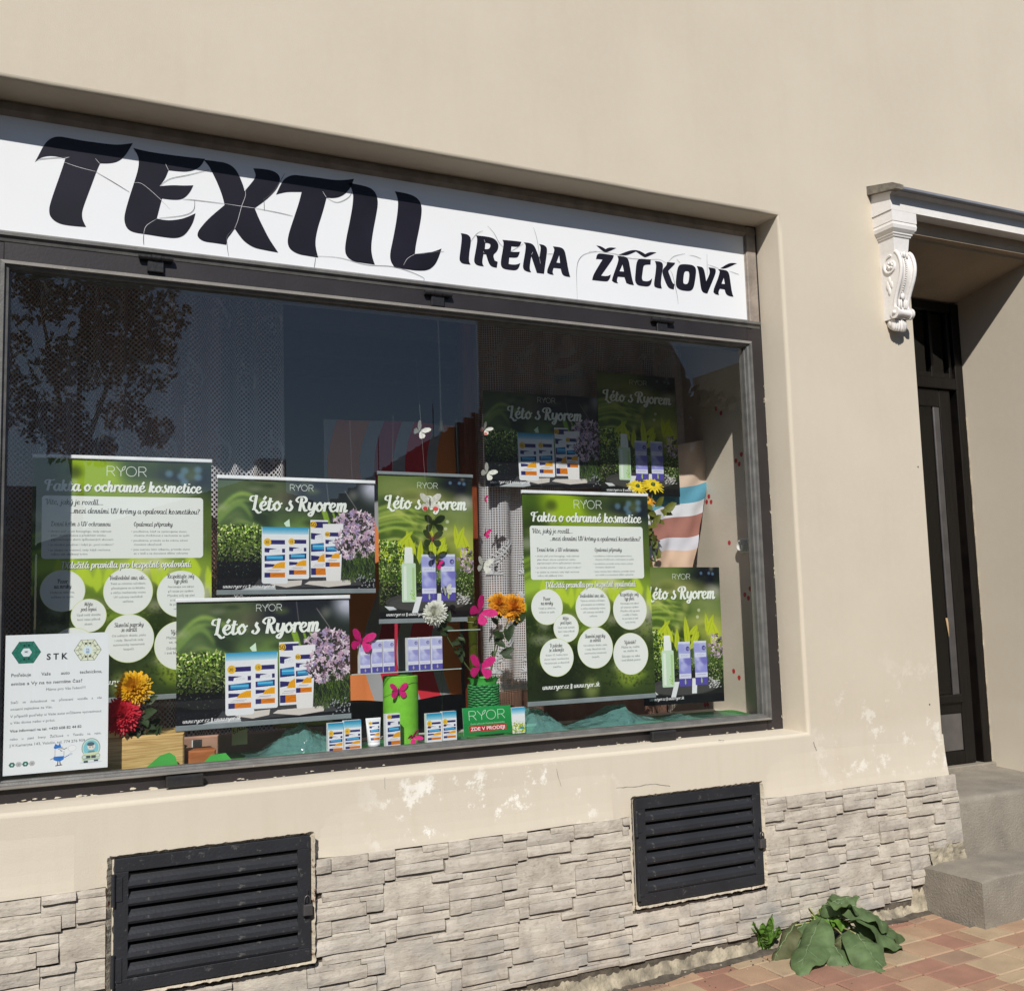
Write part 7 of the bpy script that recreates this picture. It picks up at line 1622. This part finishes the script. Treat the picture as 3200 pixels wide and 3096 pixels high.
film([(1600, 2300), (1650, 2215), (1700, 2235), (1760, 2290), (1840, 2255), (1930, 2205), (1990, 2245), (2060, 2262), (2130, 2240), (2200, 2255), (2290, 2250)], .32, .62, 'crumpled teal plastic film along the floor at the right of the window', 4)
mb = MB()
def cloth(u, v):
    x = .05 + 4.0 * u; h = .006 + .020 * abs(nz(u * 14, v * 2, 3, 1)) * (1 if u > .3 else .3)
    return (x, .30 + .55 * v, ZFL + .001 + h * math.sin(math.pi * v) ** .6)
mb.grid(90, 12, cloth); o = mb.build('green_cloth', [M['gcloth']], smooth=True); tag(o, 'dark green cloth spread over the window floor under the film', 'cloth')
for lab, P in (('green paper leaf point at the lower left edge of the pane', [(440, 2412), (500, 2360), (530, 2350), (548, 2362), (560, 2402)]), ('green paper leaf point right of the orange box', [(625, 2394), (660, 2358), (705, 2352), (735, 2385)])):
    mb = MB(); Q = [(p.x, p.z) for p in (at(px, py, .29) for px, py in P)]; Q = [(Q[0][0], ZFL)] + Q + [(Q[-1][0], ZFL)]; mb.prism([Q], .29, .292); o = mb.build('paper_leaf', [M['crepe']]); tag(o, lab, 'paper')

# ------------------------------------------------------------------ side panel: socket and petal stickers
XS = 4.10 - .0008
p = atx(2330, 1705, 4.1); t = empty('wall_socket', p, 'white round electrical socket on the beige side panel', 'socket'); M['sock'] = mat('socket_plastic', (.72, .70, .66), .35)
mb = MB(); mb.rbox(-.045, .045, -.014, 0, -.045, .045, .008); mb.v = [(v[1], v[0], v[2]) for v in mb.v]; smooth_angle(mb.build('back_plate', [M['sock']], t), 40)
mb = MB(); prof = [(.038, .012), (.034, .042), (.028, .046), (.024, .043), (.022, .020), (.0005, .020)]; n_ = 24
for q in range(len(prof) - 1):
    for j in range(n_):
        a0, a1 = 2 * math.pi * j / n_, 2 * math.pi * (j + 1) / n_; P_ = lambda r_, h_, a_: (-h_, r_ * math.cos(a_), r_ * math.sin(a_)); mb.quad(P_(*prof[q], a0), P_(*prof[q], a1), P_(*prof[q + 1], a1), P_(*prof[q + 1], a0))
smooth_angle(mb.build('collar', [M['sock']], t), 40)
mb = MB(); mb.tube([(-.0205, .008, 0), (-.022, .008, 0)], .0028, 8); mb.tube([(-.0205, -.008, 0), (-.022, -.008, 0)], .0028, 8); mb.tube([(-.020, 0, .012), (-.034, 0, .012)], .0022, 8); mb.build('contacts', [M['steel']], t)
M['petal'] = mat('red_petal_sticker', (.50, .03, .035), .5, var=.2, scale=80)
QQ = lambda a, b: (2200 + a * .6859, 1200 + b * .6859)
groups = [[(55, 110), (77, 130)], [(170, 318), (145, 348), (160, 362)], [(22, 510), (12, 535), (32, 535)], [(115, 721)], [(210, 930), (186, 957), (202, 972)], [(135, 1305), (160, 1335)], [(5, 1458), (16, 1456)]]
labs = ['pair of red petal stickers highest on the side panel', 'three red petal stickers at mid height by the frame', 'three red petal stickers in a triangle above the socket', 'single red petal sticker touching the socket', 'three red petal stickers by the frame below the socket', 'two red petal stickers near the foot of the panel', 'pair of petal stickers lowest, under the right poster']
for g_, lb in zip(groups, labs):
    c = atx(*QQ(*g_[0]), XS); t = empty('petal_sticker', c, lb, 'sticker', 'petal stickers on the side panel')
    for q in g_:
        p = atx(*QQ(*q), XS) - c; mb = MB()
        mb.flat([[(.011 * math.cos(R(a_)) * 1.3, (.012 if a_ < 180 else .018) * math.sin(R(a_))) for a_ in range(0, 360, 30)]], lambda u, v: (p.x, p.y + u, p.z + v)); mb.build('petal', [M['petal']], t)

# ------------------------------------------------------------------ the other side of the street (seen mirrored in the pane, save the added tall blocks)
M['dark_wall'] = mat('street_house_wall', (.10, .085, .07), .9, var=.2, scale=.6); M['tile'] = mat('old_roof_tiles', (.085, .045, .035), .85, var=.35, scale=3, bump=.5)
hs = empty('street_house', (0, 0, 0), 'brown house with a tiled roof across the street, mirrored in the window', 'house')
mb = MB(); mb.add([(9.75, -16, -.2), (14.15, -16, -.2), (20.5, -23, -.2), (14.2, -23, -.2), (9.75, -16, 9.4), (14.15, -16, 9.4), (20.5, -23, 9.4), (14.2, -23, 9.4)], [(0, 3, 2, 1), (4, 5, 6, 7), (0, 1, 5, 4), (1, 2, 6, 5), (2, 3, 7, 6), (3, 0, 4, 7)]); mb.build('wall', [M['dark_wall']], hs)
mb = MB()   # pitched roof climbing to the tall block
rp = [(9.9, 6.15), (8.37, 5.35), (7.07, 4.52), (5.9, 3.75), (5.0, 3.15)]
for a_, b_ in zip(rp[:-1], rp[1:]):
    mb.quad((a_[0], -15.9, a_[1]), (b_[0], -15.9, b_[1]), (b_[0] + .6, -16.6, b_[1] - .1), (a_[0] + .6, -16.6, a_[1] - .1)); mb.quad((a_[0], -15.9, a_[1]), (b_[0], -15.9, b_[1]), (b_[0], -15.9, 0), (a_[0], -15.9, 0))
for i in range(26):
    t_ = i / 26; x = 9.9 - 4.9 * t_; z = 6.15 - 3.0 * t_; mb.box(x - .2, x, -15.95, -15.88, z - .05, z + .03)
mb.build('roof', [M['tile']], hs)
mb = MB(); mb.quad((1.0, -19, 3.4), (5.3, -19, 4.85), (5.3, -24, 4.85), (1.0, -24, 3.4)); mb.quad((5.3, -19, 4.85), (8.5, -19, 3.9), (8.5, -24, 3.9), (5.3, -24, 4.85)); mb.quad((1.0, -19, 0), (8.5, -19, 0), (8.5, -19, 3.9), (1.0, -19, 3.4)); mb.add([(1, -19, 3.4), (5.3, -19, 4.85), (8.5, -19, 3.9)], [(0, 1, 2)])
mb.box(5.6, 6.2, -19.6, -19.0, 4.2, 5.35); o = mb.build('low_house', [M['dark_wall']]); tag(o, 'lower house with a chimney left of the tall brown house, mirrored in the pane', 'house')
mb = MB()
for x, z in ((9.72, 6.1), (8.60, 5.45), (7.35, 4.7)): mb.tube([(x, -15.9, z), (x, -15.9, z + .75)], .012, 4)
mb.build('lightning_rod', [M['black']], hs)
mb = MB(); mb.box(-40, 1.0, -26, -20, -.2, 4.7); mb.box(-60, -7, -27, -19.5, -.2, 10.5); mb.box(26, 70, -30, -22, -.2, 11); mb.box(14.2, 60, -27, -21, -.2, 5.2); o = mb.build('terrace_and_sky_blocks', [M['dark_wall']]); tag(o, 'low terrace of dull houses across the street, plus unseen tall blocks added to cut sky light', 'houses')  # the two tall boxes are added out of view to hold back sky fill
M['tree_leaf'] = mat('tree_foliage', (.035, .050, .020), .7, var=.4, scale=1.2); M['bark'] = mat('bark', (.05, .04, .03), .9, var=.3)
def tree(x, y, blobs, n, lab, seed, size=.10, th=2.5, tx=None):
    g = random.Random(seed); t = empty('street_tree', (x, y, 0), lab, 'tree', 'trees across the street')
    mb = MB(); mb.tube([(0, 0, -.2), (.05, 0, th * .5), (0, .1, th), (.1, 0, th + 1.6)], [.16, .13, .10, .04], 8)
    for bx, bz_, r_ in blobs[:3]: mb.tube([(0, 0, th + 1.4), ((bx - x) * .5, 0, (bz_ + th + 1.4) / 2), (bx - x, 0, bz_)], [.05, .035, .015], 6)
    mb.build('trunk', [M['bark']], t, smooth=True); mb = MB()
    tot = sum(r_ ** 2 for _, _, r_ in blobs)
    for bx, bz_, r_ in blobs:
        for i in range(int(n * r_ ** 2 / tot)):
            d = Vector((g.gauss(0, 1), g.gauss(0, 1), g.gauss(0, 1))).normalized() * r_ * g.random() ** .4
            if nz(d.x + bx, d.y, d.z + bz_, 2.4) < -.16: continue
            c_ = Vector((bx - x, 0, bz_)) + d; a_ = Vector((g.uniform(-1, 1), g.uniform(-1, 1), g.uniform(-1, 1))).normalized(); b_ = a_.orthogonal().normalized(); s_ = size * g.uniform(.6, 1.3)
            mb.add([c_ - a_ * s_, c_ - b_ * s_ * .45, c_ + a_ * s_, c_ + b_ * s_ * .45], [(0, 1, 2, 3)])
    mb.build('crown', [M['tree_leaf']], t); return t
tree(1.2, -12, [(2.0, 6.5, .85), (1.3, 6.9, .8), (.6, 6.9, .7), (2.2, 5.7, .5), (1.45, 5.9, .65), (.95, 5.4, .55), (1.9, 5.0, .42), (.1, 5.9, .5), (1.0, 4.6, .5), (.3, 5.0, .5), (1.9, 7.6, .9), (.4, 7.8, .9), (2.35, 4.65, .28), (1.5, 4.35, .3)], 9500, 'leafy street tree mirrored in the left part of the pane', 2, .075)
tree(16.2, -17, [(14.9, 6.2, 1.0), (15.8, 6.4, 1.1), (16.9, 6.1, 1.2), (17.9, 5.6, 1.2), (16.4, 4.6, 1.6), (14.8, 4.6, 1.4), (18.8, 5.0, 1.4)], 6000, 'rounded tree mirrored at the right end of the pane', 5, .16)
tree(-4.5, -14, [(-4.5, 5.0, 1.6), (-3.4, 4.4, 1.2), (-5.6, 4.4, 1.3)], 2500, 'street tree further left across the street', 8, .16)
